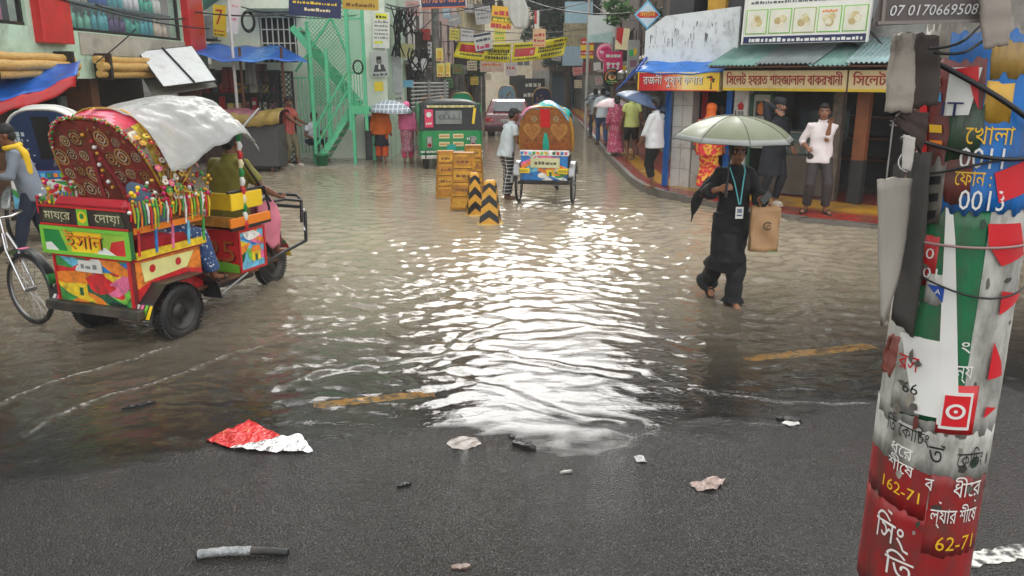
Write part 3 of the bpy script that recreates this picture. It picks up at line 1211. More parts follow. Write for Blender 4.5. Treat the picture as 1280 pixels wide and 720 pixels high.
mb.box(((a.x + b.x) / 2, 21.3, .45), (b.x - a.x, .7, .9), mat((92, 72, 60), .6, var=.4, vs=4))
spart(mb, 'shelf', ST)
rg = random.Random(11)
GC = [((196, 52, 58), 'red'), ((226, 218, 204), 'white'), ((214, 160, 60), 'amber'), ((180, 120, 130), 'dusty pink'), ((92, 104, 120), 'slate'), ((226, 206, 120), 'straw yellow'), ((70, 90, 70), 'dull green')]
for s_, z in (('bottom', .92), ('middle', 1.37), ('upper', 1.82)):
	x = a.x + .15
	i = 0
	while x < b.x - .1:
		cc, nm = GC[rg.randrange(len(GC))]
		w, h = rg.uniform(.12, .24), rg.uniform(.16, .36)
		mb = MB()
		mb.box((0, 0, h / 2), (w, .18, h), mat(cc, .5, var=.15), None, .015)
		mb.box((0, -.092, h * .55), (w * .7, .006, h * .3), mat(GC[(rg.randrange(7))][0], .5, var=.1))
		mb.build('goods_packet', None, tr(x + w / 2, 21.97, z), '%s packet on the %s shelf of the blue tarpaulin stall' % (nm, s_), 'packet', 'packets stacked in the stall')
		x += w + rg.uniform(.02, .1)
for px, py, cc, nm, hh in ((262, 86, (70, 66, 64), 'grey', .5), (283, 84, (126, 40, 44), 'maroon', .55), (312, 76, (150, 146, 140), 'pale grey', .6), (326, 80, (104, 78, 70), 'brown', .5)):
	p = at(px, py, 21.2)
	mb = MB()
	mb.sheet(lambda u, v: V(p.x + (u - .5) * .32 * (.7 + .3 * v) + .02 * math.sin(9 * u), p.y + .05 * math.sin(u * 14), p.z - v * hh), 10, 6, mat(cc, .8, var=.15), .02)
	mb.build('hanging_bag', label='%s bag hanging under the blue stall tarpaulin' % nm, cat='bag', group='bags hanging in the stall')
# maroon wrapped cart with grey board side
mb = MB()
CART = thing('wrapped_cart', 'vendor cart wrapped in maroon and mustard sheets with grey side board', 'cart', (-6.55, 19.6, 0))
p0, p1 = at(284, 163, 19.4), at(346, 163, 19.4)
cx, cw = (p0.x + p1.x) / 2, p1.x - p0.x
mb.box((cx, 19.75, .62), (cw, .8, .95), mat((84, 82, 82), .6, var=.15, dirt=.4), None, .01)
spart(mb, 'side_board', CART)
mb = MB()
mb.sheet(lambda u, v: V(cx + (u - .5) * (cw + .25), 19.75 + .55 * math.cos(math.pi * v), 1.12 + .34 * math.sin(math.pi * v) ** .7 + .03 * math.sin(u * 8) + .015 * math.sin(u * 31 + v * 9)), 24, 14,
		 mat((140, 84, 96), .5, var=.35, vs=4, dirt=.3), .02, mfn=lambda u, v: mat((150, 126, 60), .5, var=.3) if v > .78 or (u > .62 and v > .45) else mat((140, 84, 96), .5, var=.35, vs=4, dirt=.3))
spart(mb, 'sheet_wrap', CART)
mb = MB()
for sx in (-.4, .4):
	for sy in (-.3, .3):
		mb.tube([V(cx + sx, 19.75 + sy, .2), V(cx + sx, 19.75 + sy, -.12)], .04, BROWN, 8)
spart(mb, 'leg', CART)
# black lattice gate
def lattice(mb, w, h, m, M, step=.16, r=.011):
	"""crossed diagonal bars filling a w x h rectangle from the local origin"""
	def clip(x0, y0, x1, y1):
		t0, t1 = 0.0, 1.0
		dx, dy = x1 - x0, y1 - y0
		for p, q_ in ((-dx, x0), (dx, w - x0), (-dy, y0), (dy, h - y0)):
			if abs(p) < 1e-9:
				if q_ < 0: return None
				continue
			t = q_ / p
			if p < 0: t0 = max(t0, t)
			else: t1 = min(t1, t)
		return None if t0 >= t1 else ((x0 + dx * t0, y0 + dy * t0), (x0 + dx * t1, y0 + dy * t1))
	k = -h
	while k < w + h:
		for sg in (1, -1):
			c = clip(k, 0, k + h, h) if sg > 0 else clip(k, h, k + h, 0)
			if c and (Vector(c[1]) - Vector(c[0])).length > .02:
				z = .004 * sg
				mb.tube([V(c[0][0], c[0][1], z), V(c[1][0], c[1][1], z)], r, m, 4, False, False, M)
		k += step
mb = MB()
g0, g1 = at(328, 140, 21.0), at(368, 140, 21.0)
GMx = frame((g0.x, 21.0, .04))
lattice(mb, g1.x - g0.x, 2.3, BLACK, GMx, .13, .012)
for x in (0, (g1.x - g0.x) / 2, g1.x - g0.x):
	mb.box((x, 1.15, 0), (.05, 2.35, .05), BLACK, GMx)
for z in (0.02, 2.3):
	mb.box(((g1.x - g0.x) / 2, z, 0), (g1.x - g0.x, .05, .05), BLACK, GMx)
mb.build('lattice_gate', label='black diamond lattice gate between stall and green staircase', cat='gate')

# ------------------------------------------------------------------ green iron staircase
SY = 20.7
S0 = at(392, 200, SY)
STR = thing('iron_staircase', 'mint green iron staircase with lattice sides and a landing box', 'staircase', (S0.x, SY, 0))
LX = at(436, 120, SY).x
LX2 = at(456, 120, SY).x
LZ = 1.45
x0 = at(396, 200, SY).x
mb = MB()
for dy in (0, .9):
	mb.bar((x0, SY + dy, .05), (LX, SY + dy + .25, LZ), .05, .16, GREENPAINT)
spart(mb, 'stringer', STR)
for i in range(8):
	t = (i + .5) / 8
	mb = MB()
	mb.box((x0 + (LX - x0) * t, SY + .45 + .25 * t, LZ * t + .04), (.21, .86, .035), mat((222, 226, 214), .4, var=.15, dirt=.4))
	spart(mb, 'tread', STR)
mb = MB()
mb.box(((LX + LX2) / 2 + .02, SY + .7, LZ), (LX2 - LX + .06, 1.1, .06), GREENPAINT)
mb.box(((LX + LX2) / 2 + .02, SY + .13, LZ - .06), (LX2 - LX + .1, .05, .16), GREENPAINT)
spart(mb, 'landing', STR)
mb = MB()
LPM = frame((LX, SY + .12, LZ + .02))
lattice(mb, LX2 - LX, 2.1, GREENPAINT, LPM @ tr(0, .85, 0), .07, .007)
for i in range(7):
	mb.box(((LX2 - LX) * i / 6, .42, 0), (.018, .84, .018), GREENPAINT, LPM)
for z in (.02, .85, 2.15, 2.95):
	mb.box(((LX2 - LX) / 2, z, 0), (LX2 - LX + .04, .045, .045), GREENPAINT, LPM)
mb.prism([(0, 2.95), (LX2 - LX, 2.75), (LX2 - LX, 2.8), (0, 3.0)], .03, GREENPAINT, LPM)
spart(mb, 'landing_railing', STR)
for x, z0, z1, y in ((at(383, 200, SY).x, 0, 3.6, SY + .9), (x0, 0, 3.3, SY), (at(414, 200, SY).x, .7, 2.9, SY + .1), (LX, 0.9, 4.4, SY + .12), (LX2, 0.9, 4.2, SY + .12), (at(443, 200, SY).x, -.1, LZ, SY + .15), (LX2 - .02, -.1, LZ, SY + 1.2)):
	mb = MB()
	mb.box((x, y, (z0 + z1) / 2), (.075, .075, z1 - z0), GREENPAINT)
	spart(mb, 'post', STR)
mb = MB()
for k, (za, zb) in enumerate(((.95, LZ + .95), (.5, LZ + .5))):
	mb.tube([V(x0, SY - .02, za), V(LX, SY + .1, zb)], .028, GREENPAINT, 8)
for i in range(1, 8):
	t = i / 8
	mb.box((x0 + (LX - x0) * t, SY - .01 + .1 * t, LZ * t + .52), (.02, .02, .95), GREENPAINT)
spart(mb, 'handrail', STR)
# upper flight climbing back to the left behind lattice sides
ux = at(372, 60, SY + 1).x
mb = MB()
for dy in (.55, 1.2):
	mb.bar((LX + .1, SY + dy, LZ + .05), (ux, SY + dy, LZ + 2.0), .05, .16, GREENPAINT)
for i in range(9):
	t = (i + .5) / 9
	mb.box((LX + .1 + (ux - LX - .1) * t, SY + .87, LZ + .08 + 1.95 * t), (.2, .62, .03), mat((168, 188, 170), .4, var=.15, dirt=.4))
spart(mb, 'upper_flight', STR)
mb = MB()
bx = at(384, 60, SY + .4).x
lattice(mb, LX - bx, 2.7, GREENPAINT, frame((bx, SY + .5, 1.5)), .10, .009)
mb.tube([V(LX, SY + .45, 4.25), V(bx - .35, SY + .45, 2.35)], .03, GREENPAINT, 8)
mb.tube([V(LX, SY + .45, 2.6), V(bx + .3, SY + .45, 4.5)], .03, GREENPAINT, 8)
for i in range(9):
	mb.box((bx - .3 + i * .09, SY + .46, 1.25), (.02, .02, 1.9), GREENPAINT)
mb.box((bx, SY + .46, 2.2), (.9, .04, .04), GREENPAINT)
spart(mb, 'lattice_side', STR)
mb = MB()
pc = at(448, 84, SY)
mb.tube([V(pc.x + .12 * math.cos(t / 16 * 6.283), SY - .06, pc.z + .16 * math.sin(t / 16 * 6.283)) for t in range(16)], .022, BLACK, 6, False, True)
mb.build('cable_coil', label='black cable coil hung on the green landing railing', cat='cable')

# green bucket
p = G(403, 209)
BK = thing('bucket', 'dark green plastic bucket standing at the foot of the staircase', 'bucket', (p.x, p.y, 0))
mb = MB()
mb.lathe([(0, 0), (.13, 0), (.17, .30), (.185, .30), (.185, .325), (.16, .32), (.12, .03), (0, .03)], mat((28, 120, 74), .4, var=.1), 20)
o = mb.build('body', BK)
mb = MB()
mb.tube([V(.18 * math.cos(t / 10 * math.pi), -.05, .31 + .17 * math.sin(t / 10 * math.pi)) for t in range(11)], .008, STEEL, 6)
o = mb.build('handle', BK)

# AC unit, yellow sign, cable coil on the mint house
p = at(253, 34, 21.9)
AC = thing('air_conditioner', 'grey air conditioner outdoor unit high on the mint wall', 'air conditioner', p)
mb = MB()
mb.box((0, 0, 0), (.66, .35, .6), mat((150, 152, 150), .5, var=.15, dirt=.6, dcol=(66, 62, 58)), None, .02)
mb.build('casing', AC)
mb = MB()
FM = frame((-.08, -.182, 0))
mb.disc((0, 0), .24, BLACK, FM, .002)
for k in range(5):
	mb.ring((0, 0), .05 + .045 * k, .06 + .045 * k, STEEL, FM, .006)
for k in range(6):
	mb.box((0, 0, .008), (.46, .008, .006), STEEL, FM @ rot('Z', 30 * k))
mb.build('fan_grille', AC)
mb = MB()
mb.box((0, .05, -.33), (.7, .5, .04), DARKSTEEL)
mb.build('bracket', AC)

def board(name, label, cat, M, w, h, m, th=.03, border=None, group=None, bm=.02):
	mb = MB()
	mb.box((0, 0, -th / 2), (w, h, th), m, M)
	if border:
		for sx in (-1, 1):
			mb.box((sx * (w / 2 - bm / 2), 0, .004), (bm, h, .012), border, M)
			mb.box((0, sx * (h / 2 - bm / 2), .0035), (w - 2 * bm, bm, .011), border, M)
	mb._a = (name, label, cat, group)
	return mb
def done(mb):
	n, l, c, g = mb._a
	return mb.build(n, label=l, cat=c, group=g)

SIGNY = mat((244, 208, 40), .45, var=.06, dirt=.2, dcol=(180, 150, 60))
PAPER = mat((232, 230, 224), .6, var=.06, dirt=.35, dcol=(170, 164, 152), ds=5)
M, w, h = panel(264, 6, 284, 46, 21.6, -25, -6)
mb = board('hanging_sign', 'yellow sign with a red seven beside the air conditioner', 'sign', M, w, h, SIGNY, .03)
mb.text('7', h * .7, RED, M, 0, -h * .12, .004, .02)
scribble(mb, -w * .4, w * .4, -h * .34, h * .07, RED, M)
scribble(mb, -w * .4, w * .4, -h * .46, h * .06, BLACK, M)
done(mb)
M, w, h = panel(286, -14, 300, 42, 21.4, 0, -12)
mb = board('narrow_banner', 'narrow white banner with red print hanging beside the yellow seven sign', 'banner', M, w, h, PAPER, .006)
scribble(mb, -w * .3, w * .3, h * .3, h * .09, RED, M)
scribble(mb, -w * .3, w * .3, h * .1, h * .05, PINK, M)
scribble(mb, -w * .3, w * .3, -h * .2, h * .05, PINK, M)
done(mb)
p = at(289, 45, 20.5)
mb = MB()
mb.tube([V(p.x, 20.5, 0), V(p.x, 20.5, 4.6)], .04, mat((206, 200, 196), .5, var=.1), 8)
mb.build('signpost', label='thin pale pole rising through the blue stall tarpaulin', cat='pole')
p = at(305, 26, 21.6)
mb = MB()
for r in (.14, .16, .18):
	mb.tube([V(p.x + r * math.cos(t / 20 * 6.283), 21.9 + r * .2, p.z + r * 1.5 * math.sin(t / 20 * 6.283)) for t in range(20)], .014, BLACK, 6, False, True)
mb.build('cable_coil', label='loop of black cable hanging against the pale mint wall', cat='cable')
# ================================================================== side street, left side
def tower(name, label, x0, y0, x1, y1, h, m, z0=2.6, storeys=3, bays=3, win=(.9, 1.2), balcony=True, faces='side', trim=GREYWALL, ground=SHADE, seed=0, gw=None):
	"""a street house: its long side along the street (x0,y0)->(x1,y1), its end wall towards the camera"""
	root = thing(name, label, 'building', (x0, y0, 0))
	rr = random.Random(seed)
	d = Vector((x1 - x0, y1 - y0, 0))
	L = d.length
	left = x0 < 0
	MM = frame((x0, y0, 0), d) if left else frame((x1, y1, 0), -d)
	depth = 6.0
	def part(mb, nm, par=None):
		o = mb.build(nm)
		o.parent = par or root
		o.matrix_parent_inverse = Matrix.Translation(Vector((x0, y0, 0))).inverted()
		return o
	holes, wins = [], []
	sh = (h - z0) / storeys
	for s in range(storeys):
		for b in range(bays):
			cx = L * (b + .5) / bays + rr.uniform(-.15, .15)
			zz = z0 + sh * s + .75
			ww, hh = win[0] * rr.uniform(.8, 1.15), win[1]
			holes.append((cx - ww / 2, zz, cx + ww / 2, zz + hh))
	mb = MB()
	holes_wall(mb, L, h - z0, holes, m, .22, MM, 0, z0)
	mb.box((L / 2, z0 - .12, -.11), (L, .24, .24), trim, MM)
	for k in (0, 1):
		mb.box((.1 + (L - .2) * k, z0 / 2, -.12), (.22, z0 - .02, .24), trim, MM)
		mb.box((.11 + (L - .22) * k, (h + z0) / 2, -depth / 2 - .12), (.22, h - z0, depth - .26), m, MM)
		mb.box((.11 + (L - .22) * k, z0 / 2, -depth / 2 - .13), (.2, z0, depth - .3), gw or trim, MM)
	mb.box((L / 2, h + .1, -depth / 2 + .2), (L + .3, .2, depth + .6), trim, MM)
	part(mb, 'wall')
	mb = MB()
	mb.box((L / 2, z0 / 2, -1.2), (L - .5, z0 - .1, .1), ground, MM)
	for b in range(bays):
		cx = L * (b + .5) / bays
		mb.box((cx, z0 * .42, -.9), (L / bays * .7, z0 * .7, .1), mat((110 + 20 * (b % 3), 104, 98), .5, var=.3, dirt=.6, stretch=(1, 1, 8)), MM)
	part(mb, 'shop_front')
	for q in holes:
		mb = MB()
		cx, cz = (q[0] + q[2]) / 2, (q[1] + q[3]) / 2
		ww, hh = q[2] - q[0], q[3] - q[1]
		mb.box((cx, cz, -.16), (ww, hh, .02), GLASS, MM)
		for i in range(5):
			mb.box((q[0] + ww * i / 4, cz, -.04), (.03, hh, .03), trim, MM)
		for i in range(4):
			mb.box((cx, q[1] + hh * i / 3, -.07), (ww, .03, .03), trim, MM)
		mb.box((cx, q[1] - .04, .05), (ww + .16, .07, .16), m, MM)
		part(mb, 'window')
	if balcony:
		for s in range(storeys):
			zz = z0 + sh * s
			mb = MB()
			mb.box((L * .45, zz + .06, .45), (L * .7, .12, .9), trim, MM)
			for i in range(int(L * .7 / .16)):
				mb.box((L * .1 + .16 * i + .02, zz + .55, .86), (.025, .9, .025), DARKSTEEL, MM)
			for e in (.1, .8):
				for k in range(5):
					mb.box((L * e, zz + .55, .1 + .17 * k), (.025, .9, .025), DARKSTEEL, MM)
			mb.box((L * .45, zz + 1.02, .86), (L * .7, .05, .05), DARKSTEEL, MM)
			part(mb, 'balcony')
	return root

tower('street_house', 'pale grey house with railed balconies just past the green staircase', -3.9, 25.2, -3.5, 33.2, 12.2, PALEWALL, storeys=3, bays=3, seed=1)
tower('street_house', 'pinkish weathered house behind the leaning poster poles', -3.3, 33.6, -2.8, 42.6, 12.6, PINKWALL, storeys=3, bays=4, seed=2)
tower('street_house', 'yellowish house with dark shopfronts farther up the left side of the lane', -2.5, 43, -1.7, 53, 12.0, YELLWALL, storeys=3, bays=4, seed=3)
tower('street_house', 'grey slab house set back behind the mint house', -8.0, 27.5, -7.6, 36, 8.4, GREYWALL, storeys=2, bays=3, balcony=False, seed=4)

# ------------------------------------------------------------------ the end of the lane
EB = thing('end_building', 'cream building closing the end of the lane behind the red car', 'building', (-1.4, 62, 0))
mb = MB()
M = frame((-3.4, 62, 0))
holes_wall(mb, 5.2, 11.4, [(.6, 6.2, 1.6, 7.6), (2.3, 6.2, 3.3, 7.6), (.6, 9.0, 1.6, 10.2), (2.3, 9.0, 3.3, 10.2), (.6, 3.2, 1.6, 4.4), (2.3, 3.2, 3.3, 4.4), (3.8, 3.0, 4.7, 4.2), (3.2, 0, 4.4, 2.3)], mat((226, 218, 200), .8, var=.12, dirt=.5, dcol=(160, 150, 132)), .25, M)
mb.box((2.6, 11.5, -2), (5.5, .2, 4.5), GREYWALL, M)
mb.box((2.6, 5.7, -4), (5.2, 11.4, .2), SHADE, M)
o = mb.build('wall'); o.parent = EB; o.matrix_parent_inverse = Matrix.Translation(Vector((-1.4, 62, 0))).inverted()
for q in ((.6, 3.2, 1.6, 4.4), (2.3, 3.2, 3.3, 4.4), (3.8, 3.0, 4.7, 4.2)):
	mb = MB()
	mb.box(((q[0] + q[2]) / 2, (q[1] + q[3]) / 2, -.15), (q[2] - q[0], q[3] - q[1], .02), GLASS, M)
	mb.box(((q[0] + q[2]) / 2, (q[1] + q[3]) / 2, -.05), (.05, q[3] - q[1], .05), WHITE, M)
	o = mb.build('window'); o.parent = EB; o.matrix_parent_inverse = Matrix.Translation(Vector((-1.4, 62, 0))).inverted()
# dark gate sign and pale blue wall under the tree
M, w, h = panel(648, 98, 683, 150, 56.0)
mb = board('gate_board', 'dark board with two lines of white lettering under the street tree', 'sign', M, w, h, mat((40, 42, 48), .6, var=.15), .1)
scribble(mb, -w * .25, w * .3, h * .30, h * .11, WHITE, M, .01)
scribble(mb, -w * .32, w * .36, h * .06, h * .10, WHITE, M, .01, .2)
done(mb)
M, w, h = panel(683, 96, 716, 150, 57.0)
mb = board('blue_wall', 'pale blue wall panel at the end of the lane', 'wall', M, w, h, mat((140, 172, 196), .7, var=.12, dirt=.4, dcol=(100, 120, 134)), .2)
done(mb)

tower('far_house', 'tall grey brown house at the far right end of the lane behind the tree', 1.5, 60.4, 8.4, 61.5, 10.8, mat((150, 134, 118), .8, var=.2, dirt=.7, dcol=(86, 76, 66)), storeys=3, bays=3, balcony=True, seed=12)
tower('far_house', 'dark gate house filling the right end of the lane beside the tree trunk', 4.2, 55.5, 7.8, 56.2, 4.6, mat((96, 84, 76), .8, var=.25, dirt=.7, dcol=(56, 50, 46)), z0=2.3, storeys=1, bays=3, win=(.6, .8), balcony=False, seed=13)
# trees
LEAF = [mat((44, 66, 48), .5, var=.3), mat((58, 84, 56), .5, var=.3), mat((36, 54, 42), .5, var=.3)]
LEAFL = [mat((92, 130, 74), .5, var=.3), mat((124, 160, 100), .5, var=.3), mat((70, 106, 62), .5, var=.3)]
BARK = mat((74, 60, 48), .85, var=.3, bump=.5, bs=20)
def tree(name, label, base, height, lobes, n, leaf, mats, seed=0, trunk=.2, group=None):
	rr = random.Random(seed)
	root = thing(name, label, 'tree' if 'tree' in name else 'plant', base, 0, group)
	mb = MB()
	b = V(0, 0, 0)
	top = V(lobes[0][0] * .6, lobes[0][1] * .6, height)
	pts = [b.lerp(top, t) + V(.12 * math.sin(t * 4), .1 * math.sin(t * 3 + 1), 0) for t in (0, .2, .4, .6, .8, 1)]
	mb.tube(pts, [trunk * (1 - .6 * t) for t in (0, .2, .4, .6, .8, 1)], BARK, 9)
	for lx, ly, lz, r in lobes:
		s = pts[rr.randint(2, 4)]
		e = V(lx, ly, lz)
		mb.tube([s, s.lerp(e, .5) + V(0, 0, .15 * r), e], [trunk * .4, trunk * .28, trunk * .1], BARK, 6)
	mb.build('trunk', root)
	mb = MB()
	tot = sum(r ** 2 for *_x, r in lobes)
	for lx, ly, lz, r in lobes:
		k = int(n * r * r / tot)
		clumps = [Vector((rr.gauss(0, 1), rr.gauss(0, 1), rr.gauss(0, 1))).normalized() * r * rr.uniform(.35, 1.0) for _ in range(max(6, int(14 * r)))]
		for i in range(k):
			c = clumps[rr.randrange(len(clumps))]
			p = V(lx, ly, lz) + V(c.x, c.y, c.z * .8) + V(rr.gauss(0, .16 * r), rr.gauss(0, .16 * r), rr.gauss(0, .13 * r))
			a = Vector((rr.gauss(0, 1), rr.gauss(0, 1), rr.gauss(0, .6))).normalized()
			q = a.cross(Vector((rr.gauss(0, 1), rr.gauss(0, 1), rr.gauss(0, 1)))).normalized()
			s = leaf * rr.uniform(.6, 1.35)
			mb.add([p - a * s, p + q * s * .42, p + a * s, p - q * s * .42], [(0, 1, 2, 3)], mats[rr.randrange(len(mats))])
	mb.build('crown', root)
	return root
tree('street_tree', 'dense dark green tree behind the yellow banners', (3.6, 54, 0), 4.5,
	 [(-.2, 0, 8.2, 1.8), (-1.6, 0, 8.4, 1.4), (1.2, 0, 8.3, 1.4), (-.2, 0, 4.2, 1.3), (-1.3, .4, 5.0, 1.5), (.9, -.3, 5.1, 1.5), (-.4, 0, 6.4, 1.7), (-1.7, .5, 6.8, 1.2), (1.3, .2, 6.7, 1.3), (-.8, 0, 3.4, .9)], 13000, .17, LEAF, 1, .28)
tree('pale_tree', 'pale green leafy tree standing left of the cream end building', (-2.4, 47, 0), 2.6,
	 [(0, 0, 3.0, .9), (.5, .2, 2.6, .7), (-.5, 0, 2.5, .7), (.1, 0, 3.8, .6)], 2600, .12, LEAFL, 2, .12)
tree('balcony_plant', 'bushy green plant spilling over above the pink round sign', (at(772, 40, 24).x, 24, at(772, 44, 24).z), .5,
	 [(0, 0, .45, .32), (.15, -.1, .75, .3), (-.2, 0, .8, .26), (.05, 0, 1.05, .3)], 900, .085, LEAFL, 3, .04)
tree('wall_creeper', 'dark green creeper hanging down the corner building beside the faded billboard', (at(818, 70, 16.8).x, 16.9, at(818, 84, 16.8).z), .3,
	 [(0, 0, .15, .18), (.03, 0, .45, .2), (-.02, 0, .75, .18), (.05, 0, 1.0, .15)], 700, .06, LEAF, 4, .02)

# ------------------------------------------------------------------ right: corner building with two shops
A0 = V(3.1, 15.9, 0)
RX = V(.79, -.613, 0).normalized()
RM = frame(A0, RX)                                # u along the shopfronts, v up, w out to the pavement
CB = thing('corner_building', 'dark corner building holding the flower shop and the bakery', 'building', A0)
def cpart(mb, nm, par=None, **k):
	o = mb.build(nm, **k)
	o.parent = par or CB
	o.matrix_parent_inverse = Matrix.Translation(A0).inverted()
	return o
mb = MB()
UPW = [(.35, 3.35, 1.0, 4.2), (1.75, 3.2, 4.2, 4.4)]
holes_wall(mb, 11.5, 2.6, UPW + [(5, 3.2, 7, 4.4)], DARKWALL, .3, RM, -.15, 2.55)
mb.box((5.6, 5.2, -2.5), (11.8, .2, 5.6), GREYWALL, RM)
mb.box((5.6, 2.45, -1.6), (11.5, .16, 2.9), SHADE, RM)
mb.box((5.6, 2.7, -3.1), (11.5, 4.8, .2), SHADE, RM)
cpart(mb, 'wall')
mb = MB()
mb.box((.85, 3.9, .06), (.34, 2.4, .12), mat((196, 150, 52), .6, var=.2, dirt=.5), RM)
cpart(mb, 'yellow_column')
mb = MB()
mb.box((4.55, 2.95, .05), (2.2, .75, .1), mat((150, 148, 144), .85, var=.2, dirt=.9, dcol=(74, 72, 68), ds=2), RM)
cpart(mb, 'stained_parapet')
mb = MB()
mb.box((3.98, 3.62, .18), (.26, .8, .05), WHITE, RM)
mb.box((3.6, 3.5, .14), (.5, .7, .04), mat((150, 152, 154), .5, var=.1), RM)
cpart(mb, 'shutter_panel')
# side wall up the lane
mb = MB()
mb.box((-.08, 3.85, -2.0), (.16, 2.5, 3.4), DARKWALL, RM)
mb.box((-.08, 1.35, -2.2), (.14, 2.4, 3.4), TILE, RM)
cpart(mb, 'side_wall')

# flower shop
FS = thing('flower_shop', 'small flower shop with blue posts and white tiled piers', 'shop', A0)
def fpart(mb, nm, par=None, **k):
	o = mb.build(nm, **k)
	o.parent = par or FS
	o.matrix_parent_inverse = Matrix.Translation(A0).inverted()
	return o
for u in (-.02, 1.22):
	mb = MB()
	mb.box((u, 1.15, .1), (.10, 2.0, .10), mat((28, 104, 190), .4, var=.12, dirt=.3), RM, .008)
	fpart(mb, 'post')
mb = MB()
mb.box((.26, 1.12, -.1), (.40, 1.94, .3), TILE, RM)
mb.box((.26, 1.12, .052), (.405, .006, .006), GREY, RM)
for z in (.5, .9, 1.3, 1.7):
	mb.box((.26, z, .0515), (.40, .008, .004), GREY, RM)
mb.box((.26, 1.12, .0512), (.008, 1.94, .003), GREY, RM)
fpart(mb, 'tiled_pier')
mb = MB()
mb.box((.72, .50, -.02), (.5, .72, .06), mat((196, 194, 188), .35, var=.08, dirt=.4), RM, .01)
fpart(mb, 'half_door')
mb = MB()
mb.box((.62, 1.1, -1.5), (1.2, 1.94, .1), mat((104, 92, 84), .7, var=.35, vs=3), RM)
for z in (.9, 1.3, 1.65):
	mb.box((.75, z, -1.3), (.9, .03, .3), BROWN, RM)
mb.box((1.28, 1.12, -.75), (.06, 1.94, 1.4), TILE, RM)
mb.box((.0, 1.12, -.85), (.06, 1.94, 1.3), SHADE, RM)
fpart(mb, 'interior')
mb = MB()
mb.sheet(lambda u, v: RM @ V(.50 + .10 * u, 1.98 - 1.0 * v, -.28 + .03 * math.sin(u * 12)), 10, 6, mat((178, 40, 44), .7, var=.2), .012)
fpart(mb, 'curtain')
rf = random.Random(8)
FLN = ['red', 'yellow', 'white', 'orange', 'pink', 'violet']
FLC = [(200, 30, 40), (240, 200, 40), (236, 234, 228), (236, 120, 30), (230, 110, 150), (130, 80, 170)]
for i, (u, z) in enumerate(((.62, .915), (.8, .915), (.98, .915), (.66, 1.315), (.84, 1.315), (1.02, 1.315))):
	k = i
	mb = MB()
	mb.lathe([(0, 0), (.05, 0), (.065, .13), (.06, .13), (.045, .01), (0, .01)], mat((70, 80, 90), .4), 10)
	for q in range(16):
		mb.ball((rf.uniform(-.08, .08), rf.uniform(-.08, .08), .18 + rf.uniform(0, .12)), .025, mat(FLC[k], .6, var=.2), None, 6, 4)
		mb.add([(0, 0, .1), (rf.uniform(-.1, .1), rf.uniform(-.1, .1), .28), (rf.uniform(-.1, .1), rf.uniform(-.1, .1), .2)], [(0, 1, 2)], LEAFL[0])
	mb.build('flower_pot', None, RM @ tr(u, z, -1.25) @ rot('X', -90), '%s flowers in a small pot on the flower shop shelf' % FLN[k], 'flowers', 'flower pots inside the flower shop')
mb = MB()
def blueroof(u, v):
	p = V(-.40 + 1.75 * u, 2.33 + .30 * v - .05 * math.sin(math.pi * u) * (1 - v) + .012 * math.sin(u * 17), .74 - .72 * v)
	return RM @ p
mb.sheet(blueroof, 20, 6, mat((30, 110, 196), .3, var=.2, bump=.4, bs=8, dirt=.25, dcol=(120, 170, 210)), .014)
fpart(mb, 'blue_awning')
mb = MB()
for a, b in (((-.4, 2.33, .74), (-.45, 2.75, 0)), ((-.4, 2.33, .74), (-1.15, 1.95, .2)), ((-.45, 2.75, 0), (-1.15, 1.95, .2)), ((-.7, 2.3, .4), (-.42, 2.6, .3))):
	mb.tube([RM @ V(*a), RM @ V(*b)], .018, BLUE, 6)
fpart(mb, 'awning_frame')

# its sign
FSG = mat((236, 196, 90), .4, var=.05)
mb = MB()
SMx = RM @ tr(.45, 2.15, .72)
w, h = 1.62, .33
mb.box((0, 0, -.06), (w, h, .12), CREAM, SMx)
nst = 16
for i in range(nst):
	t = i / (nst - 1)
	stops = [(0, (190, 34, 44)), (.22, (206, 50, 48)), (.42, (226, 120, 90)), (.6, (240, 214, 150)), (.8, (240, 206, 96)), (1, (238, 190, 60))]
	for (a, ca), (b, cb) in zip(stops[:-1], stops[1:]):
		if a <= t <= b:
			f = (t - a) / (b - a)
			cc = tuple(int(ca[k] + (cb[k] - ca[k]) * f) for k in range(3))
			break
	mb.flat([(-w / 2 + w * i / nst, -h / 2 + .01), (-w / 2 + w * (i + 1) / nst, -h / 2 + .01), (-w / 2 + w * (i + 1) / nst, h / 2 - .01), (-w / 2 + w * i / nst, h / 2 - .01)], mat(cc, .4, var=.04), SMx, .003)
mb.text('রজনী পুষ্প কর্ণার', .21, mat((70, 14, 20), .4, var=0), SMx, -.088, -.056, .007, .012, width=1.2)
mb.text('রজনী পুষ্প কর্ণার', .21, WHITE, SMx, -.10, -.05, .010, .012, width=1.2)
for k in range(9):
	a = k * .7
	mb.disc((.66 + .045 * math.cos(a * 2.1) * (k % 3 + .5) / 1.6, .045 + .04 * math.sin(a * 1.7)), .02, [RED, BLACK, DKGREEN][k % 3], SMx, .008 + .0006 * k, 8)
mb.flat([(.645, -.13), (.675, -.13), (.668, .0), (.652, .0)], BLACK, SMx, .007)
for x in (-w / 2 + .01, w / 2 - .01):
	mb.box((x, 0, .004), (.02, h, .016), SIGNY, SMx)
mb.box((0, -h / 2 + .008, .0035), (w - .04, .016, .014), RED, SMx)
mb.build('shop_sign', label='red to yellow flower shop sign with white Bengali lettering', cat='sign')
mb = MB()
SM2 = RM @ tr(-.375, 2.15, .60) @ rot('Y', -62) @ tr(-.2, 0, 0)
mb.box((0, 0, -.02), (.40, .31, .04), mat((214, 190, 120), .5, var=.15), SM2)
mb.build('sign_return', label='plain mustard end panel at the corner of the flower shop sign', cat='sign')

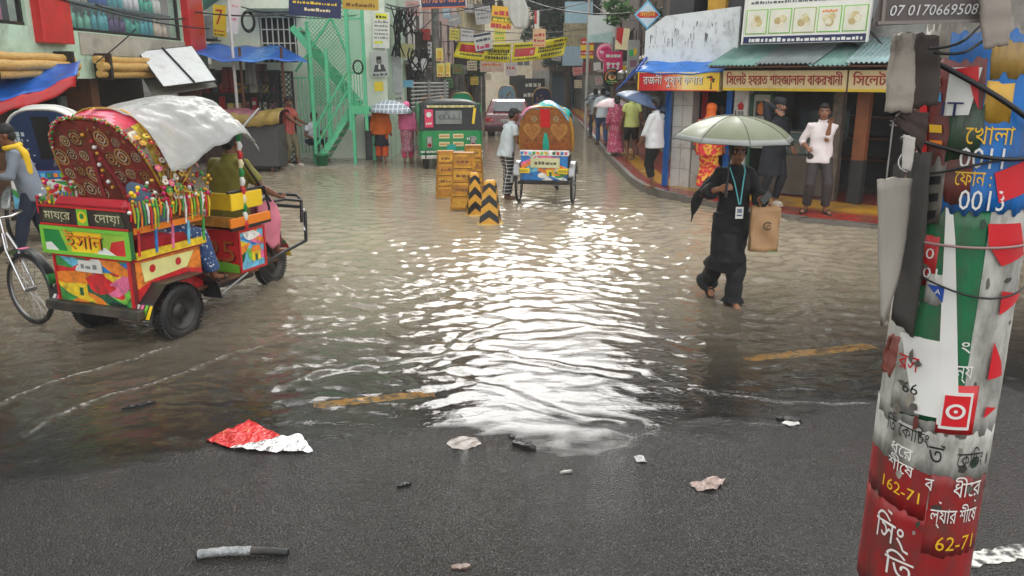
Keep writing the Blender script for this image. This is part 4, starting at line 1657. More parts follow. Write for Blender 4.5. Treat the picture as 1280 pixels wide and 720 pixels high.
# faded white billboard above it
mb = MB()
FB = RM @ tr(.45, 2.93, .30)
poly = [(-.93, -.47), (.93, -.47), (.93, .50), (-.52, .40), (-.93, .14)]
FW = mat((226, 230, 232), .5, var=.06, dirt=.6, dcol=(158, 162, 164), ds=4)
mb.prism(poly, .06, FW, FB, -.06)
rs = random.Random(4)
GHOST = mat((188, 190, 194), .5, var=.1)
for i in range(60):
	x, y = rs.uniform(-.85, .85), rs.uniform(-.2, .2)
	if x < -.6 and y > .1: continue
	L = rs.uniform(.03, .16)
	mb.flat([(x, y), (x + .012, y), (x + .012 + rs.uniform(-.03, .03), y + L), (x + rs.uniform(-.02, .02), y + L)], GHOST if i % 4 else mat((110, 108, 108), .6), FB, .002 + i * .00004)
mb.build('faded_billboard', label='blank weathered white billboard with a clipped corner above the flower shop', cat='billboard')

# bakery
BK2 = thing('bakery', 'open fronted bakery with green framed poster case and timber post', 'shop', A0)
def bpart(mb, nm, par=None, **k):
	o = mb.build(nm, **k)
	o.parent = par or BK2
	o.matrix_parent_inverse = Matrix.Translation(A0).inverted()
	return o
mb = MB()
mb.box((1.45, 1.08, .0), (.26, 1.86, .28), mat((222, 222, 220), .4, var=.06, dirt=.4), RM)
mb.flat([(-.05, -.07), (.05, -.07), (.06, .02), (.0, .08), (-.06, .02)], RED, RM @ tr(1.45, 1.72, .142), 0)
for k in range(4):
	mb.flat([(-.05 + .03 * k, -.16), (-.03 + .03 * k, -.17), (-.035 + .03 * k, -.09), (-.05 + .03 * k, -.09)], BLACK, RM @ tr(1.45, 1.72, .142), 0)
bpart(mb, 'white_pier')
mb = MB()
mb.box((1.62, 1.05, .02), (.05, 1.8, .1), DKGREEN, RM)
mb.box((1.98, 1.05, .02), (.05, 1.8, .1), DKGREEN, RM)
mb.box((1.80, 1.45, .0), (.32, .95, .05), mat((176, 180, 170), .4, var=.1), RM)
for z, c1 in ((1.68, (206, 120, 60)), (1.32, (196, 60, 44))):
	mb.box((1.80, z, .03), (.22, .26, .02), mat((60, 44, 36), .5), RM)
	mb.disc((0, 0), .08, mat(c1, .5, var=.3, vs=20), RM @ tr(1.80, z, .042), 0, 14, .11)
bpart(mb, 'poster_case')
mb = MB()
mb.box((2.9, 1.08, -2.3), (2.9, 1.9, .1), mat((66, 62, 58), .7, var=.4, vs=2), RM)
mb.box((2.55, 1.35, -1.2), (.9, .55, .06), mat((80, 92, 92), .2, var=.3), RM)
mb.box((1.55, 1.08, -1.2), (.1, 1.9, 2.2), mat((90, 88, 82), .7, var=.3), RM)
for z in (.7, 1.1, 1.5):
	mb.box((3.0, z, -2.0), (2.4, .04, .5), BROWN, RM)
bpart(mb, 'interior')
mb = MB()
mb.box((2.45, .52, -.35), (1.3, .72, .5), mat((96, 88, 80), .4, var=.3, dirt=.5), RM, .01)
mb.box((2.45, 1.08, -.35), (1.28, .36, .46), mat((150, 170, 170), .06, var=.05, alpha=.35, spec=.6, key='case_glass'), RM)
for x in (1.82, 3.08):
	mb.box((x, 1.08, -.13), (.03, .4, .03), STEEL, RM)
mb.box((2.45, 1.28, -.35), (1.3, .03, .5), STEEL, RM)
bpart(mb, 'display_counter')
mb = MB()
mb.box((3.58, 1.45, .12), (.2, 1.15, .2), mat((128, 74, 40), .6, var=.3), RM)
mb.box((3.58, .52, .12), (.215, .72, .215), mat((42, 42, 42), .5, var=.3), RM)
bpart(mb, 'timber_post')
mb = MB()
mb.box((3.12, 1.1, -.1), (.16, 1.9, .2), mat((116, 104, 92), .7, var=.35, vs=10), RM)
bpart(mb, 'brick_pier')
mb = MB()
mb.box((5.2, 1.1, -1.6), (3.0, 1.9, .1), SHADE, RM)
for z in (1.45, 1.52):
	mb.tube([RM @ V(3.9, z, -.3), RM @ V(5.4, z, -.3)], .02, STEEL, 6)
for u in (3.95, 4.4, 4.85):
	mb.tube([RM @ V(u, .15, -.3), RM @ V(u, 1.5, -.3)], .02, STEEL, 6)
mb.box((4.5, .55, -.6), (1.0, .5, .5), mat((52, 48, 46), .5, var=.3), RM, .03)
bpart(mb, 'steel_rack')
# sacks and jars sitting in the bakery
for i, (u, nm, cc) in enumerate(((2.1, 'pale', (196, 176, 140)), (2.35, 'toasted', (176, 120, 66)), (2.6, 'floury white', (214, 206, 188)), (2.85, 'dark brown', (120, 76, 44)))):
	mb = MB()
	for k in range(5):
		mb.lathe([(0, 0), (.075, .002), (.085, .015), (.075, .03), (0, .034)], mat(cc, .7, var=.25, vs=20), 14, tr(.006 * math.sin(k * 3), .006 * math.cos(k * 2), .035 * k))
	mb.build('bread_stack', None, RM @ tr(u, .9, -.35) @ rot('X', -90), 'stack of %s flat breads in the bakery display counter' % nm, 'bread', 'bread stacks in the bakery counter')
# corrugated awning
def corr(mb, u0, u1, v0, w0, v1, w1, m, per=.075, amp=.014, sag=0.0, thick=.006):
	n = int((u1 - u0) / per * 6)
	mb.sheet(lambda u, v: RM @ V(u0 + (u1 - u0) * u + sag * v, v0 + (v1 - v0) * v + amp * math.sin((u1 - u0) * u / per * 6.283), w0 + (w1 - w0) * v), n, 3, m, thick)
TINS = [mat((112, 148, 140), .35, metal=.3, var=.15, dirt=.4, dcol=(150, 160, 156)), mat((120, 130, 130), .35, metal=.3, var=.2, dirt=.6, dcol=(84, 86, 84)), mat((150, 176, 176), .3, metal=.3, var=.12, dirt=.4, dcol=(110, 116, 112))]
AW = thing('corrugated_awning', 'patched corrugated tin awning over the bakery', 'awning', A0)
for u0, u1, k, dz in ((1.12, 2.02, 0, 0), (1.98, 2.96, 1, .025), (2.86, 3.50, 0, -.01), (3.44, 4.9, 2, .03)):
	mb = MB()
	corr(mb, u0, u1, 2.42 + dz, .98, 2.84 + dz, .06, TINS[k], sag=.25 if k < 2 else .1)
	o = mb.build('tin_sheet'); o.parent = AW; o.matrix_parent_inverse = Matrix.Translation(A0).inverted()
mb = MB()
for u in (1.2, 2.4, 3.5, 4.6):
	mb.tube([RM @ V(u, 2.40, .96), RM @ V(u + .2, 2.80, .06)], .02, BROWN, 6)
mb.tube([RM @ V(1.15, 2.395, .93), RM @ V(4.9, 2.40, .93)], .018, BROWN, 6)
o = mb.build('rafter'); o.parent = AW; o.matrix_parent_inverse = Matrix.Translation(A0).inverted()
mb = MB()
mb.sheet(lambda u, v: RM @ V(3.12 + .42 * u, 2.74 + .1 * v + .05 * math.sin(4 * u + 3 * v), .45 - .3 * v), 6, 4, mat((84, 98, 96), .4, metal=.3, var=.2), .006)
o = mb.build('bent_flap'); o.parent = AW; o.matrix_parent_inverse = Matrix.Translation(A0).inverted()
# bakery signs
BSG = mat((206, 184, 140), .45, var=.08, dirt=.35, dcol=(140, 112, 76))
MAROON = mat((160, 26, 34), .45, var=.08)
for (u0, u1, txt, lab) in ((1.36, 3.44, 'সিলেট হযরত শাহজালাল বাকরখানী', 'long bakery sign with maroon Bengali lettering and yellow bottom edge'), (3.47, 5.5, 'সিলেট হযরত শাহজালাল', 'second bakery sign continuing right, partly behind the poster pole')):
	mb = MB()
	w, h = u1 - u0, .335
	SMx = RM @ tr((u0 + u1) / 2, 2.17, .80) @ rot('X', 4)
	mb.box((0, 0, -.05), (w, h, .10), BSG, SMx)
	mb.box((0, -h / 2 + .025, .003), (w - .01, .045, .010), mat((206, 176, 44), .45, var=.1, dirt=.3), SMx)
	mb.text(txt, .23, mat((66, 20, 20), .5), SMx, .008, -.065, .005, .04, width=w * .94)
	mb.text(txt, .23, MAROON, SMx, 0, -.06, .009, .035, width=w * .94)
	mb.build('shop_sign', label=lab, cat='sign')
# big bakery billboard
mb = MB()
BBM = RM @ tr(2.62, 3.305, .60) @ rot('X', -4)
w, h = 2.06, 1.06
mb.box((0, 0, -.03), (w, h, .06), mat((232, 230, 222), .4, var=.04, dirt=.15, dcol=(190, 186, 176)), BBM)
for sx in (-1, 1):
	mb.box((sx * (w / 2 - .01), 0, .002), (.025, h + .02, .07), WHITE, BBM)
mb.text('সিলেট হযরত শাহজালাল বাকরখানী', .26, mat((206, 40, 50), .4, var=.03), BBM, 0, .22, .006, .012, width=w * .93)
scribble(mb, -w * .45, w * .45, .12, .05, mat((96, 100, 108), .5), BBM, .006)
for k in range(5):
	cx = -w * .39 + k * w * .195
	mb.box((cx, -.17, .004), (w * .18, .40, .008), LIME if k != 2 else mat((150, 170, 90), .5), BBM)
	mb.box((cx, -.17, .008), (w * .165, .37, .008), mat((224, 222, 206), .5, var=.08), BBM)
	for j in range(4):
		mb.disc((cx + .05 * math.sin(j * 2.2 + k), -.17 + .05 * math.cos(j * 1.9 + k)), .07 - .006 * j, mat(((216, 206, 168), (206, 190, 140), (222, 214, 190), (190, 170, 120))[(j + k) % 4], .6, var=.2, vs=30), BBM, .0135 + .0006 * j, 14)
	if k == 3:
		for j in range(6):
			mb.disc((cx - .1 + .04 * j, -.05 + .01 * (j % 2)), .018, ORANGE, BBM, .017, 8)
mb.box((0, -h / 2 + .065, .004), (w - .05, .11, .010), NAVY, BBM)
scribble(mb, -w * .44, w * .46, -h / 2 + .03, .062, WHITE, BBM, .011)
mb.build('bakery_billboard', label='large white bakery billboard with red heading and five bread pictures', cat='billboard')

# ------------------------------------------------------------------ right side of the lane
tower('lane_house', 'dark creeper hung house just round the corner from the flower shop', 4.25, 17.6, 4.45, 23.6, 5.6, DARKWALL, storeys=2, bays=2, balcony=False, seed=6)
tower('lane_house', 'brownish shop house behind the pink signs', 4.5, 24, 4.8, 31, 8.8, mat((128, 112, 100), .8, var=.2, dirt=.7, dcol=(72, 62, 54)), storeys=2, bays=3, balcony=True, seed=7)
tower('lane_house', 'low boarded shop house with tin eaves up the lane', 4.75, 31.5, 5.2, 42, 8.4, mat((122, 112, 106), .8, var=.25, dirt=.7, dcol=(66, 60, 56)), z0=2.3, storeys=2, bays=4, win=(.6, .8), balcony=False, seed=8)
tower('lane_house', 'pale house near the end of the lane under the tree', 5.2, 43, 5.6, 54, 9.0, PALEWALL, storeys=2, bays=4, balcony=False, seed=9)
for i, (y0, y1, lab, mm, z) in enumerate(((24.5, 30, 'rust brown tin eave over the shop behind the pink signs', TINRUST, 2.75), (32, 41, 'grey tin eave over the boarded shop up the lane', mat((150, 146, 140), .4, metal=.3, var=.2, dirt=.7, dcol=(92, 78, 66)), 2.5), (18, 23, 'sagging tin eave beside the flower shop corner', TINRUST, 2.55))):
	mb = MB()
	x_ = 4.35 + (y0 - 17) * .03
	n = int((y1 - y0) / .2 * 6)
	mb.sheet(lambda u, v: V(x_ + .1 - .95 * v + .03 * (y1 - y0) * u, y0 + (y1 - y0) * u, z + .25 - .32 * v + .02 * math.sin((y1 - y0) * u / .2 * 6.28)), n, 3, mm, .008)
	mb.build('tin_eave', label=lab, cat='eave')
# signs standing out over the lane
M, w, h = panel(735, 19, 766, 53, 27)
mb = board('hanging_sign', 'blank pale teal and white panel above the red and yellow poster', 'sign', M, w, h, mat((214, 224, 222), .4, var=.06, dirt=.2), .05)
mb.flat([(-w / 2, -h / 2), (w / 2, -h / 2), (w / 2, -h * .1), (-w / 2, -h * .25)], mat((176, 206, 202), .4, var=.1), M, .004)
done(mb)
M, w, h = panel(706, 2, 741, 29, 34)
mb = board('hanging_sign', 'light blue panel high above the lane in front of the tree', 'sign', M, w, h, mat((168, 204, 220), .4, var=.08), .05)
scribble(mb, -w * .4, w * .1, 0, h * .12, WHITE, M)
done(mb)
M, w, h = panel(704, 28, 741, 62, 42)
mb = MB()
for i in range(12):
	mb.box((-w / 2 + w * (i + .5) / 12, .03 * math.sin(i * 2), -.02 * (i % 2)), (w / 12 * .92, h, .03), mat((176, 166, 130), .7, var=.3, dirt=.5), M)
mb.build('bamboo_screen', label='yellowish upright slat screen below the light blue panel', cat='screen')
M, w, h = panel(703, 58, 729, 82, 40)
mb = board('hanging_sign', 'pale blue blank board under the slat screen', 'sign', M, w, h, mat((166, 196, 214), .4, var=.1), .04)
done(mb)
M, w, h = panel(726, 48, 742, 73, 30)
mb = board('hanging_sign', 'red and yellow poster sign left of the pink round sign', 'sign', M, w, h, SIGNY, .03)
mb.flat([(-w / 2, h * .18), (w / 2, h * .18), (w / 2, h / 2), (-w / 2, h / 2)], RED, M, .003)
mb.flat([(-w / 2, -h * .35), (w / 2, -h * .35), (w / 2, -h * .1), (-w / 2, -h * .1)], RED, M, .003)
scribble(mb, -w * .4, w * .4, h * .27, h * .1, WHITE, M, .006)
scribble(mb, -w * .4, w * .4, -h * .28, h * .1, WHITE, M, .006)
done(mb)
M, w, h = panel(745, 55, 768, 77, 26)
mb = MB()
mb.lathe([(0, -.04), (w / 2, -.04), (w / 2, 0), (0, 0)], mat((226, 90, 140), .4, var=.06), 28, M)
mb.ring((0, 0), w * .40, w * .44, WHITE, M, .004, 28)
scribble(mb, -w * .28, w * .28, -h * .02, h * .16, WHITE, M, .005, .2)
mb.ring((0, 0), w * .1, w * .3, MAGENTA, M, .003, 20, 20, 160)
mb.build('round_sign', label='pink round sign overlapped by the magenta square sign', cat='sign')
M, w, h = panel(755, 64, 778, 92, 25.5)
mb = board('square_sign', 'magenta square sign with a white round face emblem', 'sign', M, w, h, mat((214, 26, 106), .4, var=.05), .05)
scribble(mb, -w * .40, w * .40, h * .22, h * .14, WHITE, M, .005, .15)
FX = tr(.0, -h * .22, 0)
mb.disc((0, 0), w * .33, WHITE, M @ FX, .004, 22, h * .2)
for sx in (-1, 1):
	mb.disc((sx * w * .27, h * .15), w * .10, WHITE, M @ FX, .0035, 12)
	mb.disc((sx * w * .14, .0), w * .085, mat((214, 26, 106), .4, var=.05), M @ FX @ rot('Z', 25 * sx), .006, 12, h * .1)
done(mb)
M, w, h = panel(773, 82, 782, 96, 25.6)
mb = board('hanging_sign', 'small yellow panel edge beside the magenta sign', 'sign', M, w, h, SIGNY, .03)
done(mb)
M, w, h = panel(754, 87, 776, 106, 25.2)
mb = MB()
mb.lathe([(0, -.05), (w / 2, -.05), (w / 2, 0), (0, 0)], BLACK, 28, M)
mb.ring((0, 0), w * .34, w * .40, ORANGE, M, .004, 24, 60, 210)
mb.ring((0, 0), w * .34, w * .40, GREEN, M, .004, 24, 215, 330)
mb.disc((0, 0), w * .22, mat((226, 190, 130), .5, var=.2), M, .004, 16, w * .15)
mb.disc((.02, .02), w * .13, mat((150, 90, 50), .5, var=.2), M, .006, 12)
scribble(mb, -w * .26, w * .26, -h * .30, h * .09, LIME, M, .006, .15)
mb.build('round_sign', label='black round food sign with green and orange ring below the magenta sign', cat='sign')
mb = MB()
p = at(765, 110, 25.8)
mb.tube([V(p.x, 25.8, .15), V(p.x, 25.8, 3.4)], .04, GREY, 8)
mb.build('signpost', label='grey post carrying the pink, magenta and black signs', cat='pole')
M, w, h = panel(784, 50, 800, 92, 22, 20)
mb = board('hanging_sign', 'narrow upright pale board with green and yellow stickers', 'sign', M, w, h, mat((178, 180, 176), .5, var=.15, dirt=.4), .04)
mb.flat([(-w * .4, h * .02), (-w * .05, h * .02), (-w * .05, h * .22), (-w * .4, h * .22)], mat((70, 196, 110), .4), M, .004)
mb.flat([(-.0, h * .05), (w * .25, h * .05), (w * .25, h * .25), (0, h * .25)], SIGNY, M, .004)
mb.flat([(-w * .3, -h * .3), (w * .3, -h * .3), (w * .3, -h * .1), (-w * .3, -h * .1)], mat((150, 110, 130), .5, var=.3), M, .004)
done(mb)
M, w, h = panel(770, 35, 786, 62, 23, 0, -6)
mb = board('hanging_sign', 'torn red and cream banner behind the green plant', 'banner', M, w, h, CREAM, .01)
mb.flat([(-w / 2, -h * .05), (0, -h * .3), (0, h / 2), (-w / 2, h / 2)], RED, M, .004)
done(mb)
M, w, h = panel(793, 1, 826, 36, 16.6)
mb = MB()
r = w / 2
mb.prism([(-r, 0), (0, -r * 1.06), (r, 0), (0, r * 1.06)], .04, mat((90, 180, 220), .4, var=.05), M, -.04)
mb.flat([(-r * .86, 0), (0, -r * .9), (r * .86, 0), (0, r * .9)], mat((206, 226, 238), .4, var=.08), M, .003)
mb.flat([(-r * .85, 0), (-r * .6, -r * .22), (r * .6, -r * .22), (r * .85, 0), (r * .6, r * .22), (-r * .6, r * .22)], mat((206, 40, 40), .4, var=.05), M, .005)
mb.text('সানি', r * .46, SIGNY, M, 0, -r * .13, .008, .02, width=r * 1.15)
mb.build('diamond_sign', label='blue edged diamond sign with yellow lettering on a red band', cat='sign')
for i, (px, r, lab) in enumerate(((778, .15, 'dented'), (786, .17, 'largest'), (794, .14, 'lidded'))):
	p = at(px, 99, 22.5)
	mb = MB()
	mb.lathe([(0, 0), (r * .9, 0), (r, .06), (r * .97, .16), (r * 1.05, .17), (r * .9, .2), (r * .3, .25), (0, .26)], STEEL, 18)
	mb.build('cooking_pot', None, tr(p.x, 22.5, p.z - .02), '%s steel cooking pot on the ledge behind the blue umbrella' % lab, 'pot', 'steel pots on the lane ledge')
a, b = at(770, 102, 22.5), at(802, 102, 22.5)
mb = MB()
mb.box(((a.x + b.x) / 2, 22.6, a.z - .03), (b.x - a.x + .2, .5, .05), BROWN)
for x in (a.x, b.x):
	mb.box((x, 22.75, (a.z - .05 + .15) / 2), (.06, .06, a.z - .2), BROWN)
mb.box(((a.x + b.x) / 2, 22.8, (a.z - .05) * .55), (b.x - a.x, .03, (a.z) * .8), mat((140, 132, 118), .6, var=.3, dirt=.6))
mb.build('ledge_counter', label='brown wooden counter ledge with pots behind the umbrellas', cat='counter')

# ------------------------------------------------------------------ utility poles, boxes, banners and cables
POLEM = mat((120, 116, 112), .7, var=.2, dirt=.7, dcol=(62, 58, 56), ds=3)
def pole(px, Y, h, r, label, m=POLEM):
	p = at(px, 150, Y)
	mb = MB()
	mb.tube([V(p.x, Y, -.15), V(p.x + .02, Y, h * .5), V(p.x + .03, Y, h)], [r, r * .92, r * .8], m, 12)
	mb.build('utility_pole', label=label, cat='pole', group='utility poles along the lane')
	return p
pole(478, 22.6, 7.4, .13, 'utility pole wrapped in posters and cables beside the green staircase')
pole(546, 26.5, 7.0, .13, 'grey concrete utility pole with yellow stickers behind the green auto rickshaw')
pole(456, 23.4, 7.0, .10, 'thin dark pole at the corner of the staircase landing')
pole(732, 30, 5.0, .06, 'slim pale pole on the right pavement up the lane', mat((190, 190, 186), .5, var=.1))
mb = MB()
p0, p1 = at(456, 150, 22.0), at(474, 150, 22.0)
mb.box(((p0.x + p1.x) / 2, 22.1, .55), (p1.x - p0.x, .4, 1.3), mat((66, 68, 70), .5, metal=.2, var=.2, dirt=.6), None, .03)
mb.box(((p0.x + p1.x) / 2, 21.89, .6), ((p1.x - p0.x) * .8, .02, .9), mat((74, 76, 80), .5, var=.2))
mb.build('switch_cabinet', label='grey steel switch cabinet under the poster pole', cat='cabinet')
def poster(px0, py0, px1, py1, Y, m, label, fn=None, roll=0, az=0, name='poster', cat='poster', th=.006, group=None):
	M, w, h = panel(px0, py0, px1, py1, Y, az, roll)
	mb = board(name, label, cat, M, w, h, m, th, group=group)
	if fn: fn(mb, M, w, h)
	return done(mb)
def f_white(mb, M, w, h):
	mb.flat([(-w * .35, h * .3), (w * .35, h * .3), (w * .35, h * .46), (-w * .35, h * .46)], mat((240, 236, 40), .4), M, .003)
	scribble(mb, -w * .32, w * .32, h * .33, h * .09, BLACK, M, .006)
	for k in range(5):
		scribble(mb, -w * .4, w * .4, h * (.2 - .11 * k), h * .06, GREY, M, .004, seed=k)
	mb.flat([(-w * .4, -h * .38), (w * .1, -h * .38), (w * .1, -h * .31), (-w * .4, -h * .31)], mat((220, 224, 60), .4), M, .003)
poster(466, 15, 487, 60, 22.3, PAPER, 'white notice with yellow header on the poster wrapped pole', f_white, -3)
def f_port(mb, M, w, h):
	mb.disc((0, h * .12), w * .17, mat((120, 116, 112), .6), M, .004, 16, h * .15)
	mb.flat([(-w * .15, h * .17), (w * .15, h * .17), (w * .13, h * .3), (-w * .12, h * .3)], BLACK, M, .005)
	mb.flat([(-w * .36, -h * .3), (w * .36, -h * .3), (w * .24, -h * .02), (-w * .24, -h * .02)], mat((70, 70, 74), .6), M, .004)
	mb.flat([(-w * .07, -h * .2), (w * .07, -h * .2), (w * .04, 0), (-w * .04, 0)], WHITE, M, .005)
	scribble(mb, -w * .4, w * .4, -h * .45, h * .09, BLACK, M, .005)
poster(463, 64, 485, 96, 22.2, mat((190, 190, 188), .6, var=.06), 'grey portrait poster of a man under the white notice', f_port, 3)
poster(468, 102, 479, 114, 22.1, SIGNY, 'small yellow sticker on the pole below the portrait poster')
poster(504, 100, 516, 109, 24.2, mat((120, 190, 222), .5, var=.06), 'small light blue plate left of the metal rack')
poster(485, 58, 502, 116, 23.6, mat((196, 198, 200), .5, var=.1, dirt=.5), 'long grey sheet hanging beside the portrait poster', None, 2)
poster(499, 55, 518, 72, 24, mat((190, 186, 130), .5, var=.15), 'olive yellow square board hung among the cables')
poster(512, 72, 533, 88, 24.6, mat((206, 206, 204), .5, var=.1), 'pale crumpled board hung among black cables', None, -8)
poster(478, 110, 505, 128, 24, mat((222, 220, 216), .5, var=.1), 'white board with faint print above the umbrella pair', lambda mb, M, w, h: (scribble(mb, -w * .4, w * .4, h * .1, h * .18, GREY, M), scribble(mb, -w * .4, w * .4, -h * .3, h * .18, GREY, M)))
def f_st(mb, M, w, h):
	mb.flat([(-w * .3, -h * .2), (w * .3, -h * .2), (w * .3, h * .3), (-w * .3, h * .3)], mat((226, 180, 60), .5), M, .003)
	scribble(mb, -w * .35, w * .35, -h * .42, h * .14, RED, M, .004)
for i, (a, b, c, d) in enumerate(((545, 60, 554, 76), (546, 79, 556, 96), (557, 78, 563, 96))):
	poster(a, b, c, d, 26.2, mat((234, 214, 120), .5, var=.08), ['upper', 'lower', 'narrow side'][i] + ' yellow sticker on the grey concrete utility pole', f_st, group='yellow stickers on the utility pole')
# transformer box and black cable bunches
p = at(500, 95, 23.6)
for i, (px, py, wd, hg, lab) in enumerate(((456, 40, 16, 40, 'beside the white notice'), (512, 28, 22, 34, 'under the navy sign'), (522, 80, 22, 36, 'in front of the metal rack'), (498, 40, 12, 60, 'between the poster poles'), (456, 160, 10, 30, 'by the landing foot'))):
	mb = MB()
	rr = random.Random(i)
	c = at(px, py, 23.2)
	for k in range(11):
		x0_, x1_ = rr.uniform(-wd, wd) / 2, rr.uniform(-wd, wd) / 2
		pts = [at(px + x0_ + (x1_ - x0_) * t + 4 * math.sin(t * 5 + k), py - hg / 2 + hg * t + rr.uniform(-2, 2), 23.2 + rr.uniform(-.25, .25)) for t in (0, .2, .4, .6, .8, 1)]
		mb.tube(pts, rr.uniform(.012, .03), WIRE, 5)
	mb.build('cable_bunch', label='tangled bunch of black cables ' + lab, cat='cables', group='cable bunches on the poles')
mb = MB()
for z in range(7):
	a, b = at(514, 104 + z * 5, 25), at(560, 104 + z * 4, 26)
	mb.tube([a, b], .03, mat((190, 192, 190), .4, metal=.3, var=.15), 6)
for px in (516, 536, 556):
	a = at(px, 100, 25.4)
	mb.tube([V(a.x, 25.4, 0), a], .035, mat((160, 160, 158), .4, metal=.3, var=.15), 6)
mb.build('metal_rack', label='pale horizontal bar rack behind the green auto rickshaw', cat='rack')

# navy and brown signs at the top
def f_navy(mb, M, w, h):
	scribble(mb, -w * .42, w * .42, h * .12, h * .14, SIGNY, M, .005)
	scribble(mb, -w * .2, w * .3, -h * .22, h * .16, CREAM, M, .005, .2)
poster(361, -4, 426, 21, 16.5, NAVY, 'navy hanging sign with cream print above the staircase', f_navy, -4, 0, 'hanging_sign', 'sign', .03)
def f_brown(mb, M, w, h):
	scribble(mb, -w * .4, w * .4, h * .05, h * .3, mat((100, 60, 20), .5), M, .005, .2)
	scribble(mb, -w * .4, w * .4, -h * .35, h * .2, mat((120, 80, 30), .5), M, .005, .2)
poster(428, -12, 473, 12, 17.2, mat((196, 160, 62), .5, var=.1), 'mustard yellow hanging sign next to the navy one', f_brown, -3, 0, 'hanging_sign', 'sign', .03)
def f_num(mb, M, w, h):
	for sx in (-1, 1):
		mb.box((sx * (w / 2 - .01), 0, .004), (.02, h, .01), WHITE, M)
	mb.box((0, -h / 2 + .012, .004), (w, .024, .012), mat((226, 120, 60), .4), M)
	mb.text('01798 89 468 28', h * .5, mat((246, 150, 60), .4, var=0), M, 0, -h * .22, .006, .02, width=w * .9)
poster(525, -14, 583, 10, 18, NAVY, 'navy sign with orange telephone number hanging over the lane', f_num, 2, 0, 'hanging_sign', 'sign', .03)

# yellow banners across the lane
YB = mat((240, 226, 30), .45, var=.05, dirt=.12, dcol=(190, 180, 60))
def banner(c, txtside, label):
	"""c: four corners in the photo (top left, top right, bottom right, bottom left), cloth at its real depth"""
	Q = [at(*q) for q in c]
	mb = MB()
	def f(u, v):
		p = Q[0].lerp(Q[1], u).lerp(Q[3].lerp(Q[2], u), v)
		p.y += .08 * math.sin(u * 7 + v * 2) + .05 * math.sin(v * 4)
		p.z -= .10 * math.sin(math.pi * u) * .4
		return p
	mb.sheet(f, 24, 6, YB, .006)
	def g(u, v):
		return f(u, v) + V(0, -.02, 0)
	def strip(u0, u1, v0, v1, m, dz=0):
		K = 8
		vs = []
		for i in range(K + 1):
			u = u0 + (u1 - u0) * i / K
			vs += [g(u, v0) + V(0, dz, 0), g(u, v1) + V(0, dz, 0)]
		mb.add(vs, [(2 * i, 2 * i + 1, 2 * i + 3, 2 * i + 2) for i in range(K)], m)
	DK = mat((58, 56, 20), .5)
	def words(u0, u1, v0, v1, m, seed=0, dz=-.004):
		rr = random.Random(seed)
		u = u0
		while u < u1:
			wd = rr.uniform(.012, .04)
			strip(u, min(u + wd, u1), v0 + rr.uniform(0, .25) * (v1 - v0), v1, m, dz)
			u += wd + rr.uniform(.006, .014)
	return mb, g, strip, words, DK, label
# left one
mb, g, strip, words, DK, lab = banner([(573, 52, 30), (639, 54, 30), (637, 78, 30), (566, 71, 30)], 0, '')
strip(.07, .52, .12, .58, RED)
tx = lambda t, u0, u1, v, s, m: mb.text(t, s, m, None, 0, 0, 0, .03, fn=lambda x, y: g((u0 + u1) / 2 + x, v - y) + V(0, -.012, 0), width=(u1 - u0))
tx('হরি. দিন সার', .11, .46, .46, .30, WHITE)
words(.1, .5, .66, .78, DK, 1); words(.58, .98, .06, .16, DK, 2); words(.58, .98, .3, .5, DK, 3); words(.55, .98, .68, .86, DK, 4); words(.6, .95, .53, .62, DK, 5)
mb.build('banner', label='yellow banner with a red patch hanging in the lane, left of the pair', cat='banner', group='yellow banners strung across the lane')
mb, g, strip, words, DK, lab = banner([(642, 54, 30), (711, 45, 30), (704, 69, 30), (639, 78, 30)], 0, '')
strip(.04, .42, .30, .72, RED)
tx = lambda t, u0, u1, v, s, m: mb.text(t, s, m, None, 0, 0, 0, .03, fn=lambda x, y: g((u0 + u1) / 2 + x, v - y) + V(0, -.012, 0), width=(u1 - u0))
tx('হরি. দিন সার', .07, .39, .62, .28, WHITE)
words(.04, .4, .1, .2, DK, 6); words(.04, .5, .80, .90, DK, 7); words(.48, .95, .3, .45, DK, 8); words(.48, .95, .5, .62, DK, 9); words(.55, .95, .7, .86, DK, 10); words(.75, .97, .08, .2, DK, 11)
mb.build('banner', label='yellow banner with a red patch whose right end sweeps up before the tree', cat='banner', group='yellow banners strung across the lane')
def f_sm(mb, M, w, h):
	mb.box((0, h * .4, .003), (w, h * .12, .006), NAVY, M)
	scribble(mb, -w * .4, w * .4, h * .05, h * .2, mat((70, 80, 110), .5), M, .005, .2)
	scribble(mb, -w * .4, w * .4, -h * .35, h * .22, mat((206, 60, 110), .5), M, .005, .2)
	mb.box((0, -h * .46, .003), (w, h * .06, .006), NAVY, M)
poster(593, 41, 615, 64, 29, WHITE, 'tilted white placard with pink print over the left yellow banner', f_sm, 10, 0, 'placard', 'placard')
def f_or(mb, M, w, h):
	scribble(mb, -w * .38, w * .38, h * .1, h * .22, RED, M, .005, .2)
	mb.flat([(-w * .48, -h * .2), (w * .48, -h * .2), (w * .48, h * .02), (-w * .48, h * .02)], mat((110, 120, 40), .5), M, .003)
	scribble(mb, -w * .4, w * .4, -h * .18, h * .16, SIGNY, M, .006, .2)
	scribble(mb, -w * .48, w * .48, -h * .48, h * .22, RED, M, .005, .15)
poster(614, 8, 640, 36, 27, mat((244, 186, 36), .45, var=.06), 'orange yellow poster hanging left of the twisted white cloth', f_or, -6, 0, 'hanging_sign', 'banner')
poster(617, 36, 632, 53, 31, mat((240, 226, 110), .45, var=.1), 'small pale yellow poster above the gap between the banners', lambda mb, M, w, h: (scribble(mb, -w * .4, w * .4, h * .1, h * .14, LIME, M), scribble(mb, -w * .4, w * .4, -h * .25, h * .14, LIME, M)))
